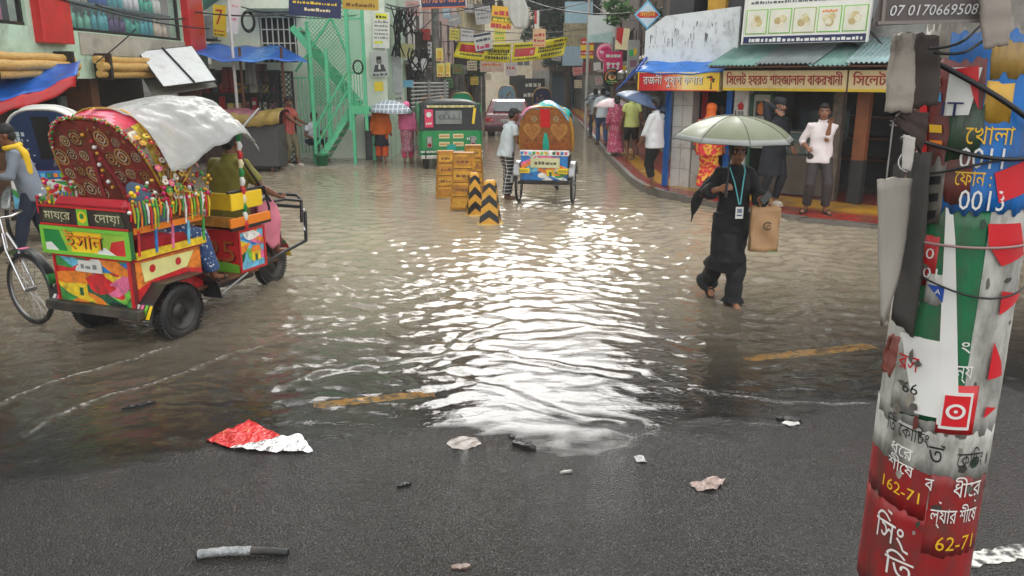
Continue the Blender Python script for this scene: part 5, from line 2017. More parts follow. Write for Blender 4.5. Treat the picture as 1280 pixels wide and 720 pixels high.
poster(594, 8, 614, 30, 33, mat((196, 196, 196), .6, var=.12), 'faded grey notice left of the orange yellow poster', lambda mb, M, w, h: [scribble(mb, -w * .4, w * .4, h * (.3 - .25 * k), h * .12, GREY, M, seed=k) for k in range(3)], 8)
poster(576, 36, 592, 52, 31, mat((214, 214, 222), .6, var=.1), 'pale lavender notice above the left yellow banner', lambda mb, M, w, h: [scribble(mb, -w * .4, w * .4, h * (.2 - .3 * k), h * .16, GREY, M, seed=k) for k in range(2)], -4)
poster(666, 36, 682, 59, 28.5, mat((236, 196, 150), .5, var=.08), 'peach poster hung over the right yellow banner', lambda mb, M, w, h: (scribble(mb, -w * .4, w * .4, h * .1, h * .16, RED, M), scribble(mb, -w * .4, w * .4, -h * .2, h * .16, RED, M), scribble(mb, -w * .4, w * .4, -h * .45, h * .12, ORANGE, M)))
poster(668, 13, 674, 37, 28.6, WHITE, 'thin white and red streamer above the peach poster', lambda mb, M, w, h: mb.flat([(-w / 2, -h * .2), (0, -h * .2), (0, h / 2), (-w / 2, h / 2)], RED, M, .003), 0, 0, 'streamer', 'banner')
poster(560, 18, 576, 32, 34, mat((170, 172, 176), .6, var=.15), 'grey notice board up the left side of the lane', lambda mb, M, w, h: scribble(mb, -w * .4, w * .4, 0, h * .2, WHITE, M), 14)
poster(632, 78, 646, 95, 38, mat((214, 206, 206), .6, var=.15), 'pale pink placard below the yellow banners', lambda mb, M, w, h: scribble(mb, -w * .4, w * .4, 0, h * .2, RED, M))
poster(600, 74, 630, 90, 40, mat((226, 198, 178), .6, var=.15), 'peach hoarding over the lane below the left banner', lambda mb, M, w, h: scribble(mb, -w * .4, w * .4, 0, h * .2, ORANGE, M))
mb = MB()
c = at(650, 14, 27)
mb.sheet(lambda u, v: at(640 + 12 * v + (u - .5) * (24 - 10 * v + 10 * math.sin(3 * v)), -8 + 44 * v, 27) + V(0, .12 * math.sin(u * 9 + v * 4), 0), 10, 12, mat((214, 212, 206), .7, var=.08), .01)
mb.build('twisted_cloth', label='twisted white cloth hanging from the cables over the lane', cat='cloth')
mb = MB()
CLUT = [('rose', (206, 150, 150)), ('sky blue', (150, 190, 214)), ('cream', (226, 214, 180)), ('brick red', (176, 60, 52)), ('lemon', (232, 220, 80)), ('stone grey', (170, 170, 168)), ('white', (228, 228, 226)), ('leaf green', (96, 150, 90))]
rc = random.Random(77)
SPOTS = [(508, 2, 524, 20, 25.0), (521, 36, 538, 50, 27.5), (528, 52, 540, 72, 28.5), (553, 2, 562, 22, 29.5), (562, 36, 574, 50, 32), (566, 80, 578, 92, 34), (584, 76, 596, 88, 37), (580, 4, 592, 16, 36), (598, 56, 606, 66, 40), (588, 96, 598, 106, 41), (556, 98, 566, 110, 31), (606, 92, 614, 100, 45),
		 (690, 64, 702, 76, 44), (716, 84, 728, 94, 33), (728, 78, 738, 90, 30.5), (742, 78, 751, 88, 28.5), (718, 100, 727, 110, 36), (744, 96, 753, 106, 27.5)]
WHERE = ['beside the navy number sign', 'under the cables by the concrete pole', 'low by the concrete pole', 'high over the lane', 'behind the lavender notice', 'over the green auto rickshaw', 'left of the peach hoarding', 'behind the grey notice', 'behind the left yellow banner', 'before the pale green tree', 'above the metal rack', 'beside the cream end building', 'at the foot of the slat screen', 'under the red and yellow poster', 'left of the pink round sign', 'touching the pink round sign', 'on the boarded shop house', 'left of the black round sign']
for i, (a, b, c, d, Y) in enumerate(SPOTS):
	nm, cc = CLUT[(i * 3 + i // 8) % 8]
	ink = [GREY, RED, NAVY, WHITE][i % 4]
	poster(a, b, c, d, Y, mat(cc, .5, var=.12, dirt=.4, dcol=(130, 124, 114), ds=6), 'small %s board %s' % (nm, WHERE[i]),
		   lambda mb, M, w, h: [scribble(mb, -w * .38, w * .38, h * (.22 - .28 * k), h * .14, ink, M, .004, seed=i + k) for k in range(3)], rc.uniform(-8, 8), 0, 'hanging_sign', 'sign', .03)
# cables over the lane
def cable(a, b, sag, r, label, K=14):
	A, B = at(*a), at(*b)
	mb = MB()
	mb.tube([A.lerp(B, t / K) - V(0, 0, sag * 4 * (t / K) * (1 - t / K)) for t in range(K + 1)], r, WIRE, 5)
	mb.build('overhead_cable', label=label, cat='cable', group='overhead cables over the street')
CB_ = [((225, 12, 20.5), (476, -12, 22.6), .35, .018, 'black cable from the red pillar to the poster pole'),
	   ((120, 6, 15.5), (240, 22, 20.8), .12, .02, 'cable sagging across the showcase window'),
	   ((60, -6, 14.5), (262, 36, 21), .10, .016, 'lower cable across the showcase window'),
	   ((170, 36, 15.5), (120, 78, 15.0), .02, .012, 'slanting cable below the showcase window'),
	   ((476, 2, 22.6), (548, -6, 26.5), .25, .02, 'cable between the two poster poles'),
	   ((476, 20, 22.6), (548, 12, 26.5), .55, .016, 'lower slack cable between the two poster poles'),
	   ((548, 4, 26.5), (742, 0, 33), .35, .018, 'cable crossing the lane above the orange poster'),
	   ((548, 30, 26.5), (742, 34, 33), .25, .014, 'cable crossing the lane behind the peach poster'),
	   ((548, 52, 30), (760, 40, 30), .1, .012, 'cable holding up the yellow banners'),
	   ((640, -8, 24), (830, 10, 18), .3, .016, 'cable over the lane to the corner building'),
	   ((742, 6, 33), (868, 14, 16), .35, .014, 'slack cable to the yellow column'),
	   ((840, 2, 16), (945, 18, 15), .2, .012, 'cable looping over the faded billboard'),
	   ((476, 8, 22.6), (640, -6, 24), .3, .015, 'cable from the poster pole over the lane'),
	   ((300, 8, 21.5), (476, 12, 22.6), .25, .015, 'cable from the mint wall to the poster pole'),
	   ((1068, 14, 13.6), (1118, 72, 13.2), .02, .016, 'steel stay cable slanting over the tin awning')]
for a, b, s, r, l in CB_:
	cable(a, b, s, r, l)
# ================================================================== people
def remesh(mb, voxel, smooth=3, fold=0.0, fseed=0.0, mfn=None, fs=1.0):
	"""melt the pieces of a builder into one continuous skin; returns a mesh"""
	me = bpy.data.meshes.new('skin')
	me.from_pydata(mb.v, [], mb.f)
	o = bpy.data.objects.new('skin', me)
	C.objects.link(o)
	md = o.modifiers.new('r', 'REMESH')
	md.mode = 'VOXEL'
	md.voxel_size = voxel
	md.use_smooth_shade = True
	if smooth:
		sm = o.modifiers.new('s', 'SMOOTH')
		sm.factor = .5
		sm.iterations = smooth
	dg = bpy.context.evaluated_depsgraph_get()
	out = bpy.data.meshes.new_from_object(o.evaluated_get(dg))
	bpy.data.objects.remove(o)
	bpy.data.meshes.remove(me)
	n = len(out.vertices)
	if fold and n:
		co = np.zeros(n * 3)
		out.vertices.foreach_get('co', co)
		co = co.reshape(-1, 3)
		no = np.zeros(n * 3)
		out.vertices.foreach_get('normal', no)
		no = no.reshape(-1, 3)
		x, y, z = co[:, 0] * fs, co[:, 1] * fs, co[:, 2] * fs
		a = x * 21 + y * 17
		f = np.sin(a + 2.2 * np.sin(z * 7 + fseed) + z * 5) * .55 + np.sin(z * 34 + 3 * np.sin(a * .5 + fseed) + x * 9) * .35 + np.sin(a * 1.9 - z * 19 + 2 * np.sin(z * 11)) * .3
		co = co + no * (fold * f)[:, None]
		out.vertices.foreach_set('co', co.ravel())
	out.polygons.foreach_set('use_smooth', np.ones(len(out.polygons), dtype=bool))
	return out
def loft(mb, secs, m=None, n=20):
	"""closed skin through elliptical sections (centre, rx, ry)"""
	m = m or WHITE
	vs, fs = [], []
	for c, rx, ry in secs:
		for k in range(n):
			a = 2 * math.pi * k / n
			vs.append((c[0] + rx * math.cos(a), c[1] + ry * math.sin(a), c[2]))
	for i in range(len(secs) - 1):
		for k in range(n):
			k2 = (k + 1) % n
			fs.append((i * n + k, i * n + k2, (i + 1) * n + k2, (i + 1) * n + k))
	fs.append(tuple(range(n - 1, -1, -1)))
	b = (len(secs) - 1) * n
	fs.append(tuple(b + k for k in range(n)))
	mb.add(vs, fs, m)
def ik(a, b, l1, l2, pole):
	d = b - a
	L = min(d.length, (l1 + l2) * .999)
	if d.length > 1e-6:
		b = a + d.normalized() * L
	u = (b - a).normalized()
	x = (l1 * l1 - l2 * l2 + L * L) / (2 * L)
	h = math.sqrt(max(l1 * l1 - x * x, 0))
	p = pole - u * pole.dot(u)
	p = p.normalized() if p.length > 1e-6 else Vector((0, -1, 0))
	return a + u * x + p * h, b

SKIN = [(142, 94, 66), (120, 76, 52), (164, 112, 82)]
def skinmat(k):
	return mat(SKIN[k], .5, var=.08, vs=8, sss=.06, key='skin%d' % k)
HAIR = mat((18, 15, 14), .62, var=.25, vs=40, stretch=(1, 1, .2))
LIP = mat((120, 62, 54), .5, var=.05)
EYEW = mat((200, 192, 184), .3, var=0)
EYED = mat((20, 15, 13), .2, var=0)

def person(label, pos, rz, h=1.7, skin=0, pose=None, wear=(), hair='short', vox=.011, feet='sandal', group=None, beard=None, cap=None, handcurl=.6, w=1.0):
	P = dict(hip=.93, lean=0, ax=.10, aL=None, aR=None, wL=None, wR=None, yaw=0, pitch=0, tL=0, tR=0, kpole=None, side=0)
	P.update(pose or {})
	s = h / 1.70
	root = thing('person', label, 'person', pos, R(rz), group)
	ln = R(P['lean'])
	hipc = V(P['side'], 0, P['hip'])
	def sp(d):      # a point d above the pelvis along the leaning spine
		return hipc + V(0, -math.sin(ln) * d, math.cos(ln) * d)
	J = dict(hip=hipc, waist=sp(.14), chest=sp(.34), neck=sp(.53), head=sp(.665) + V(0, -.02 - math.sin(R(P['pitch'])) * .06, 0))
	J['shL'], J['shR'] = sp(.458) + V(.166 * w, .01, 0), sp(.458) + V(-.166 * w, .01, 0)
	J['hpL'], J['hpR'] = hipc + V(.09, 0, -.02), hipc + V(-.09, 0, -.02)
	aL = V(*P['aL']) if P['aL'] else V(.10, .02, .085)
	aR = V(*P['aR']) if P['aR'] else V(-.10, .02, .085)
	kp = V(*(P['kpole'] or (0, -1, 0)))
	J['knL'], J['anL'] = ik(J['hpL'], aL, .44, .42, kp + V(.12, 0, 0))
	J['knR'], J['anR'] = ik(J['hpR'], aR, .44, .42, kp + V(-.12, 0, 0))
	wL = V(*P['wL']) if P['wL'] else sp(-.06) + V(.27 * w, -.04, 0)
	wR = V(*P['wR']) if P['wR'] else sp(-.06) + V(-.27 * w, -.04, 0)
	J['elL'], J['wrL'] = ik(J['shL'], wL, .29, .25, V(.45, .9, -.35))
	J['elR'], J['wrR'] = ik(J['shR'], wR, .29, .25, V(-.45, .9, -.35))
	sk = skinmat(skin)
	S = Matrix.Scale(s, 4)
	HY = rot('Z', P['yaw']) @ rot('X', P['pitch'])
	HM_ = tr(J['head']) @ HY @ Matrix.Scale(1.07, 4)
	mb = MB()
	# trunk
	loft(mb, [(sp(-.10), .10, .09), (sp(-.05), .16, .115), (sp(.03), .165, .115), (sp(.14), .135 * w, .095), (sp(.26), .145 * w, .10), (sp(.36), .150 * w, .10), (sp(.42), .132 * w, .082), (sp(.47), .092 * w, .066), (sp(.51), .058, .056), (sp(.545), .050, .052)], sk)
	mb.tube([J['neck'] - V(0, 0, .03), J['neck'].lerp(J['head'], .5) + V(0, .012, 0), J['head'] + V(0, .015, -.04)], [.056, .052, .055], sk, 12)
	# head: skull, jaw, nose, brow, ears
	mb.ball((0, .012, .035), (.076, .092, .088), sk, HM_, 18, 12)
	mb.ball((0, -.018, -.035), (.060, .070, .075), sk, HM_, 16, 10)
	mb.ball((0, -.050, -.085), (.030, .028, .024), sk, HM_, 10, 6)
	mb.tube([HM_ @ V(0, -.080, .022), HM_ @ V(0, -.099, -.012), HM_ @ V(0, -.098, -.024)], [.008, .013, .012], sk, 8)
	mb.ball((0, -.082, -.052), (.026, .012, .011), sk, HM_, 8, 5)
	for q in (-1, 1):
		mb.ball((q * .077, .012, -.005), (.010, .019, .032), sk, HM_, 8, 6)
		mb.ball((q * .03, -.076, .032), (.026, .010, .008), sk, HM_, 8, 5)
		mb.ball((q * .038, -.062, -.022), (.024, .018, .02), sk, HM_, 8, 5)
	# limbs
	for k, q in (('L', 1), ('R', -1)):
		sh, el, wr = J['sh' + k], J['el' + k], J['wr' + k]
		mb.tube([sh + V(-q * .06, 0, -.005), sh + V(0, 0, -.008), sh.lerp(el, .35), sh.lerp(el, .8), el, el.lerp(wr, .3), el.lerp(wr, .75), wr], [.042, .048, .047, .042, .040, .042, .032, .026], sk, 12)
		d = (wr - el).normalized()
		side = Vector((1, 0, 0)) * q
		out = d.cross(Vector((0, 1, 0)))
		if out.length < .2: out = d.cross(Vector((0, 0, 1)))
		out.normalize()
		nrm = d.cross(out).normalized()
		pc = P.get('palm' + k)
		if pc:
			nrm = V(*pc)
			nrm = (nrm - d * nrm.dot(d)).normalized()
			out = nrm.cross(d).normalized()
		mb.tube([wr - d * .01, wr + d * .03, wr + d * .075, wr + d * .088], [.024, .032, .034, .028], sk, 10, ell=.55) if abs(out.z) > 2 else None
		# palm as a flattened block with five bent fingers
		for t_ in (-.024, -.008, .008, .024):
			mb.tube([wr - d * .005 + out * t_ * .5, wr + d * .04 + out * t_, wr + d * .085 + out * t_ * 1.05], [.014, .0145, .012], sk, 8)
		for fi, (t_, ln_) in enumerate(((-.027, .058), (-.009, .072), (.009, .078), (.027, .068))):
			c0 = wr + d * .085 + out * t_ * 1.08
			cu = P.get('curl' + k, handcurl)
			pts, dd = [c0], d.copy()
			for seg in range(3):
				dd = (dd * math.cos(cu * .75) + nrm * math.sin(cu * .75)).normalized()
				pts.append(pts[-1] + dd * ln_ / 3)
			mb.tube(pts, [.0095, .009, .0085, .007], sk, 7)
		t0 = wr + d * .025 + out * .028
		td = (d * .6 + out * .65 + nrm * .35).normalized()
		mb.tube([wr + d * .012 + out * .01, t0, t0 + td * .035, t0 + td * .04 + (d * .8 + nrm * .6).normalized() * .026], [.014, .0135, .011, .008], sk, 7)
		hp, kn, an = J['hp' + k], J['kn' + k], J['an' + k]
		mb.tube([hp + V(0, 0, .05), hp, hp.lerp(kn, .4), hp.lerp(kn, .85), kn, kn.lerp(an, .28), kn.lerp(an, .75), an], [.085, .09, .078, .058, .054, .056, .038, .035], sk, 14)
		fd = rot('Z', P['t' + k]) @ V(0, -1, 0)
		tp = P.get('toe' + k, 0)
		fd = V(fd.x, fd.y, -tp).normalized()
		hl = an + V(0, .035, -.045) if tp == 0 else an - fd * .04 + V(0, 0, -.03)
		mb.tube([an + V(0, .01, 0), an.lerp(hl, .6) + fd * .02, hl + fd * .07 + V(0, 0, .012), hl + fd * .15, hl + fd * .205], [.034, .038, .036, .036, .022], sk, 10, ell=.75)
		for t_ in (-.026, -.012, .0, .012, .025):
			sd_ = fd.cross(Vector((0, 0, 1))).normalized()
			mb.tube([hl + fd * .17 + sd_ * t_ + V(0, 0, -.01), hl + fd * (.222 - abs(t_ - .0) * .5) + sd_ * t_ + V(0, 0, -.015)], [.012, .010], sk, 6)
		J['hl' + k], J['fd' + k] = hl, fd
	vv = [Vector(p) for p in mb.v]
	me = remesh(mb, vox, 2)
	co = np.zeros(len(me.vertices) * 3)
	me.vertices.foreach_get('co', co)
	# face colouring: eyes, brows and lips are read off the head's own frame
	for m_ in (sk, LIP, EYED, EYEW, HAIR):
		me.materials.append(m_)
	inv = HM_.inverted()
	hc = J['head']
	for p in me.polygons:
		c = p.center
		if (c - hc).length > .15: continue
		q = inv @ c
		if q.y < -.045:
			ax_ = abs(q.x)
			if abs(ax_ - .030) < .016 and abs(q.z - .014) < .0085:
				p.material_index = 2 if abs(ax_ - .030) < .008 else 3
			elif abs(ax_ - .031) < .022 and abs(q.z - .036 + .1 * (ax_ - .03) ** 2) < .0065:
				p.material_index = 4
			elif abs(q.x) < .024 and abs(q.z + .052) < .009:
				p.material_index = 1
			elif beard and q.z < -.035:
				p.material_index = 4
	me.transform(S)
	body = bpy.data.objects.new('body', me)
	C.objects.link(body)
	body.parent = root
	def garment(nm, mbx, m, fold=.004, vx=None, sm=3, seed=0, label=None, mfn=None, fs=1.0):
		me = remesh(mbx, vx or vox * 1.15, sm, fold, seed, fs=fs)
		me.materials.append(m)
		if mfn:
			ms = mfn[0]
			for mm in ms: me.materials.append(mm)
			for p in me.polygons:
				p.material_index = mfn[1](p.center)
		me.transform(S)
		o = bpy.data.objects.new(nm, me)
		C.objects.link(o)
		o.parent = root
		if label: o['label'] = label
		return o
	# hair
	if hair:
		mb = MB()
		if hair == 'short':
			mb.ball((0, .025, .052), (.083, .093, .086), HAIR, HM_, 18, 12)
			mb.ball((0, .06, -.005), (.072, .055, .07), HAIR, HM_, 14, 9)
			mb.ball((0, -.055, .088), (.058, .035, .025), HAIR, HM_, 14, 9)
		elif hair == 'tied':
			mb.ball((0, .028, .045), (.084, .088, .086), HAIR, HM_, 18, 12)
			mb.ball((0, .06, -.02), (.075, .06, .085), HAIR, HM_, 14, 9)
			mb.ball((0, .115, .01), (.045, .04, .045), HAIR, HM_, 10, 8)
			for q in (-1, 1):
				mb.ball((q * .066, -.01, .025), (.018, .045, .06), HAIR, HM_, 10, 8)
		elif hair == 'bun':
			mb.ball((0, .03, .048), (.084, .092, .086), HAIR, HM_, 18, 12)
			mb.ball((0, .12, -.03), (.055, .05, .055), HAIR, HM_, 12, 8)
			mb.ball((0, .06, -.03), (.075, .055, .08), HAIR, HM_, 12, 8)
		garment('hair', mb, HAIR, .0025, .009, 1, 0, fs=3)
	if beard:
		mb = MB()
		mb.ball((0, -.058, -.095), (.048, .036, .05), HAIR, HM_, 14, 9)
		for q in (-1, 1):
			mb.ball((q * .056, -.012, -.055), (.016, .04, .05), HAIR, HM_, 10, 8)
		garment('beard', mb, mat((96, 92, 90), .7, var=.35, vs=40), .003, .009, 1, 0, fs=3)
	if cap:
		mb = MB()
		loft(mb, [(V(0, 0, .04), .089, .101), (V(0, .005, .09), .087, .098), (V(0, .01, .128), .068, .078), (V(0, .01, .137), .03, .04)], None, 20)
		mb.v = [tuple(HM_ @ Vector(p)) for p in mb.v]
		garment('cap', mb, cap, .001, .009, 1, 0)
	for wdef in wear:
		kd, m = wdef[0], wdef[1]
		o_ = wdef[2] if len(wdef) > 2 else {}
		mb = MB()
		g = o_.get('g', 1.0)
		seed = hash_(label + kd)
		if kd == 'shirt':
			hem = o_.get('hem', -.10)
			fl = o_.get('flare', 1.0)
			secs = [(sp(hem), .188 * w * max(g, 1.04) * fl, .150 * max(g, 1.04) * fl), (sp(hem + .02), .190 * w * max(g, 1.04) * fl, .152 * max(g, 1.04) * fl)]
			if hem < -.2:
				secs += [(sp(-.15), .19 * w * g * (1 + fl) / 2, .145 * g)]
			secs += [(sp(.03), .182 * w * g, .138 * g), (sp(.16), .168 * w * g, .128 * g), (sp(.28), .172 * w * g, .130 * g), (sp(.37), .176 * w * g, .122 * g), (sp(.43), .158 * w * g, .106 * g), (sp(.475), .118 * w, .09), (sp(.51), .080, .074), (sp(.545), .064, .064)]
			loft(mb, secs)
			sl = o_.get('sleeve', .55)
			bell = o_.get('bell', 0)
			for k, q in (('L', 1), ('R', -1)):
				sh, el, wr = J['sh' + k], J['el' + k], J['wr' + k]
				pts, rr_ = [sh + V(-q * .07, 0, .0), sh + V(0, 0, -.006)], [.06, .068]
				if sl <= 1:
					pts += [sh.lerp(el, sl * .5), sh.lerp(el, sl), sh.lerp(el, sl + .01)]
					rr_ += [.068, .068, .06]
				else:
					pts += [sh.lerp(el, .5), el, el.lerp(wr, (sl - 1) * .5), el.lerp(wr, sl - 1)]
					rr_ += [.064, .056 + bell * .3, .05 + bell * .6, .044 + bell]
				mb.tube(pts, rr_, WHITE, 14)
			if o_.get('collar', True):
				mb.tube([J['neck'] + V(.066 * math.cos(t / 14 * 6.283), -.01 + .066 * math.sin(t / 14 * 6.283), .018 + .008 * math.sin(t / 14 * 6.283)) for t in range(14)], .013, WHITE, 6, False, True)
			garment(o_.get('name', 'shirt'), mb, m, o_.get('fold', .0065), None, 3, seed)
		elif kd == 'trousers':
			ln_ = o_.get('len', 1.93)
			wd = o_.get('wide', 1.0)
			loft(mb, [(sp(-.10), .15, .12), (sp(-.05), .178 * w, .135), (sp(.04), .175 * w, .13), (sp(.10), .160 * w, .12), (sp(.12), .15 * w, .11)])
			for k, q in (('L', 1), ('R', -1)):
				hp, kn, an = J['hp' + k], J['kn' + k], J['an' + k]
				end = lambda t: hp.lerp(kn, t) if t <= 1 else kn.lerp(an, t - 1)
				ts = [0, .4, .8, 1.0, 1.3, 1.65, 1.93]
				rs_ = [.105, .098, .08, .074 * wd, .074 * wd, .066 * wd, .064 * wd]
				pts, rr_ = [hp + V(0, 0, .06)], [.10]
				for t, r_ in zip(ts, rs_):
					if t < ln_ - .05:
						pts.append(end(t)); rr_.append(r_)
				lastr = rr_[-1]
				pts += [end(ln_ - .02), end(ln_)]
				rr_ += [max(lastr * .97, .06) * o_.get('bellb', 1), max(lastr * .95, .058) * o_.get('bellb', 1)]
				mb.tube(pts, rr_, WHITE, 14)
			garment(o_.get('name', 'trousers'), mb, m, o_.get('fold', .005), None, 3, seed + 2)
		elif kd == 'skirt':
			z0_, fl = o_.get('hem', .12), o_.get('flare', 1.0)
			mid = (J['anL'] + J['anR']) / 2
			cx, cy = mid.x, mid.y
			kx = (J['knL'] + J['knR']) / 2
			sw = abs(J['anL'].x - J['anR'].x) / 2
			dy = abs(J['anL'].y - J['anR'].y) / 2
			top = o_.get('top', .10)
			secs = [(V(cx, cy, z0_), (.13 + sw) * fl, (.12 + dy) * fl), (V(cx, cy, z0_ + .02), (.132 + sw) * fl, (.122 + dy) * fl),
					(V(kx.x, kx.y + .02, .48), (.12 + sw * .8) * (1 + fl) / 2, (.12 + dy * .6) * (1 + fl) / 2), (V(hipc.x, hipc.y, P['hip'] - .14), .175 * w, .15), (sp(-.02), .185 * w, .145), (sp(top), .165 * w, .13), (sp(top + .02), .15 * w, .115)]
			loft(mb, secs, None, 26)
			garment(o_.get('name', 'skirt'), mb, m, o_.get('fold', .010), None, 3, seed + 3)
		elif kd == 'shawl':
			bot = o_.get('bot', -.15)
			wd = o_.get('wide', 1.0)
			secs = [(sp(bot), .25 * wd, .19), (sp(bot + .02), .252 * wd, .192), (sp(.1), .245 * wd, .18), (sp(.3), .24 * w, .165), (sp(.42), .225 * w, .145), (sp(.5), .15 * w, .12), (sp(.545), .10, .10)]
			loft(mb, secs, None, 24)
			for k, q in (('L', 1), ('R', -1)):
				mb.tube([J['sh' + k], J['el' + k], J['el' + k].lerp(J['wr' + k], .8)], [.085, .08, .065], WHITE, 12)
			garment(o_.get('name', 'shawl'), mb, m, o_.get('fold', .011), None, 4, seed + 4)
		elif kd == 'hood':
			mb.ball((0, .02, .03), (.096, .105, .103), WHITE, HM_, 18, 12)
			mb.ball((0, .035, -.06), (.088, .088, .10), WHITE, HM_, 18, 12)
			loft(mb, [(J['neck'] + V(0, .02, -.05), .15, .12), (J['neck'] + V(0, .02, 0), .12, .105), (J['neck'] + V(0, .02, .06), .09, .09)])
			garment(o_.get('name', 'headscarf'), mb, m, .005, None, 2, seed + 5)
		elif kd == 'scarf':
			nk = J['neck']
			mb.tube([nk + V(.10 * math.cos(t / 14 * 6.283), .0 + .085 * math.sin(t / 14 * 6.283), .005 + .02 * math.sin(t / 14 * 6.283)) for t in range(14)], .032, WHITE, 8, False, True)
			q = o_.get('side', 1)
			mb.tube([nk + V(q * .09, .06, .02), nk + V(q * .12, .12, -.06), nk + V(q * .12, .135, -.2), nk + V(q * .10, .13, -.34)], [.035, .05, .05, .045], WHITE, 10)
			garment('scarf', mb, m, .006, None, 2, seed + 6)
	if feet:
		for k in 'LR':
			mb = MB()
			hl, fd = J['hl' + k], J['fd' + k]
			M = Matrix((fd.cross(V(0, 0, 1)).normalized(), fd, V(0, 0, 1).cross(fd.cross(V(0, 0, 1))).normalized() * 0 + (fd.cross(V(0, 0, 1)).normalized().cross(fd)))).transposed().to_4x4()
			M.translation = hl
			fm = BLACK if feet == 'sandal' else mat((196, 186, 170), .6, var=.2)
			prof = [(-.036, -.045), (.036, -.045), (.042, .05), (.050, .14), (.042, .215), (0, .245), (-.042, .215), (-.048, .14), (-.040, .05)]
			mb.prism(prof, .018, mat((60, 44, 34), .6, var=.2) if feet == 'sandal' else fm, M, -.043)
			if feet == 'sandal':
				for yy in (.05, .15):
					mb.tube([M @ V(.048 * math.cos(a), yy, -.03 + .062 * math.sin(a)) for a in [math.pi * t / 8 for t in range(9)]], .008, fm, 6)
			else:
				mb.ball((0, .10, -.008), (.046, .13, .045), fm, M, 14, 8)
			me_o = mb.build('sandal' if feet == 'sandal' else 'shoe', None, S)
			me_o.parent = root
	root['_x'] = 0
	del root['_x']
	return root, {k: (root.matrix_world if False else (Matrix.Translation(Vector(pos)) @ Matrix.Rotation(R(rz), 4, 'Z') @ S)) @ v for k, v in J.items() if isinstance(v, Vector)}
def hash_(t):
	return sum(ord(c) * (i + 1) for i, c in enumerate(t)) % 97 / 7.0

def umbrella(label, top, r, m, tilt=(0, 0), rise=.26, hand=None, under=None, n=8, group=None, edge=None, shaft=.62):
	"""canopy centre at `top`; the shaft runs down to the hand"""
	root = thing('umbrella', label, 'umbrella', top, 0, group)
	T = rot('X', tilt[0]) @ rot('Y', tilt[1])
	mb = MB()
	K, Q = n * 6, 8
	def can(u, v):
		a = u * 2 * math.pi
		ph = (u * n) % 1.0
		t = v
		sc = (math.cos(math.pi / n) / math.cos(math.pi * (2 * ph - 1) / n)) ** (.9 * t) * (1 - .03 * math.sin(math.pi * ph) * t ** 2)       # straight panels between the ribs, a little hollow at the edge
		rr = r * math.sin(t * 1.12) / math.sin(1.12) * sc
		z = -rise * (1 - math.cos(t * 1.30)) / (1 - math.cos(1.30))
		z -= .018 * math.sin(math.pi * ph) * t * (1 - t) * 4 * r
		return T @ V(rr * math.cos(a), rr * math.sin(a), z)
	mfn = None
	if edge:
		mfn = lambda u, v: edge if v > .86 else m
	mb.sheet(can, K, Q, m, .004, mfn=mfn)
	mb.build('canopy', root)
	if under:
		mb = MB()
		mb.sheet(lambda u, v: can(u, v * .985 + .002) + T @ V(0, 0, -.008), K, Q, under, .002)
		mb.build('lining', root)
	if under:
		mb = MB()
		for k in range(n):
			mb.tube([can(k / n + 1e-6, .03 + .96 * t / 10) + T @ V(0, 0, .002) for t in range(11)], .0035, mat((70, 74, 60), .5), 4)
		mb.build('seam', root)
	for k in range(n):
		mb = MB()
		mb.tube([can(k / n + 1e-6, t) + T @ V(0, 0, -.014) for t in (.02, .25, .5, .75, 1.0)], .004, DARKSTEEL, 5)
		a = k / n * 6.283
		mb.tube([T @ V(.02 * math.cos(a), .02 * math.sin(a), -rise - .02), can(k / n + 1e-6, .5) + T @ V(0, 0, -.014)], .003, DARKSTEEL, 5)
		mb.build('rib', root)
	mb = MB()
	end = (Vector(hand) - Vector(top)) if hand is not None else T @ V(0, 0, -shaft)
	mb.tube([T @ V(0, 0, .05), T @ V(0, 0, -.02), end], [.004, .008, .008], DARKSTEEL, 8)
	mb.build('shaft', root)
	d = end.normalized()
	mb = MB()
	mb.tube([end - d * .04, end + d * .10], [.014, .017], BLACK, 8)
	mb.build('handle', root)
	return root

BLACKCLOTH = mat((10, 10, 12), .8, var=.25, vs=4, bump=.1, bs=200)
NAVYCLOTH = mat((24, 26, 34), .75, var=.25, vs=5)
def check_mat(name, base, line, sc=14.0, wd=.16):
	m = bpy.data.materials.new(name)
	m.use_nodes = True
	n, l = m.node_tree.nodes, m.node_tree.links
	b = n['Principled BSDF']
	tc = n.new('ShaderNodeTexCoord')
	acc = None
	sep = n.new('ShaderNodeSeparateXYZ')
	l.new(tc.outputs['Object'], sep.inputs[0])
	for ax_ in ('X', 'Z', 'Y')[:2]:
		mu = n.new('ShaderNodeMath'); mu.operation = 'MULTIPLY'; mu.inputs[1].default_value = sc
		l.new(sep.outputs[ax_], mu.inputs[0])
		fr = n.new('ShaderNodeMath'); fr.operation = 'FRACT'
		l.new(mu.outputs[0], fr.inputs[0])
		lt = n.new('ShaderNodeMath'); lt.operation = 'LESS_THAN'; lt.inputs[1].default_value = wd
		l.new(fr.outputs[0], lt.inputs[0])
		if acc is None: acc = lt.outputs[0]
		else:
			mxx = n.new('ShaderNodeMath'); mxx.operation = 'MAXIMUM'
			l.new(acc, mxx.inputs[0]); l.new(lt.outputs[0], mxx.inputs[1])
			acc = mxx.outputs[0]
	mix = n.new('ShaderNodeMixRGB')
	mix.inputs[1].default_value = s2l(base)
	mix.inputs[2].default_value = s2l(line)
	l.new(acc, mix.inputs[0])
	l.new(mix.outputs[0], b.inputs['Base Color'])
	b.inputs['Roughness'].default_value = .7
	return m
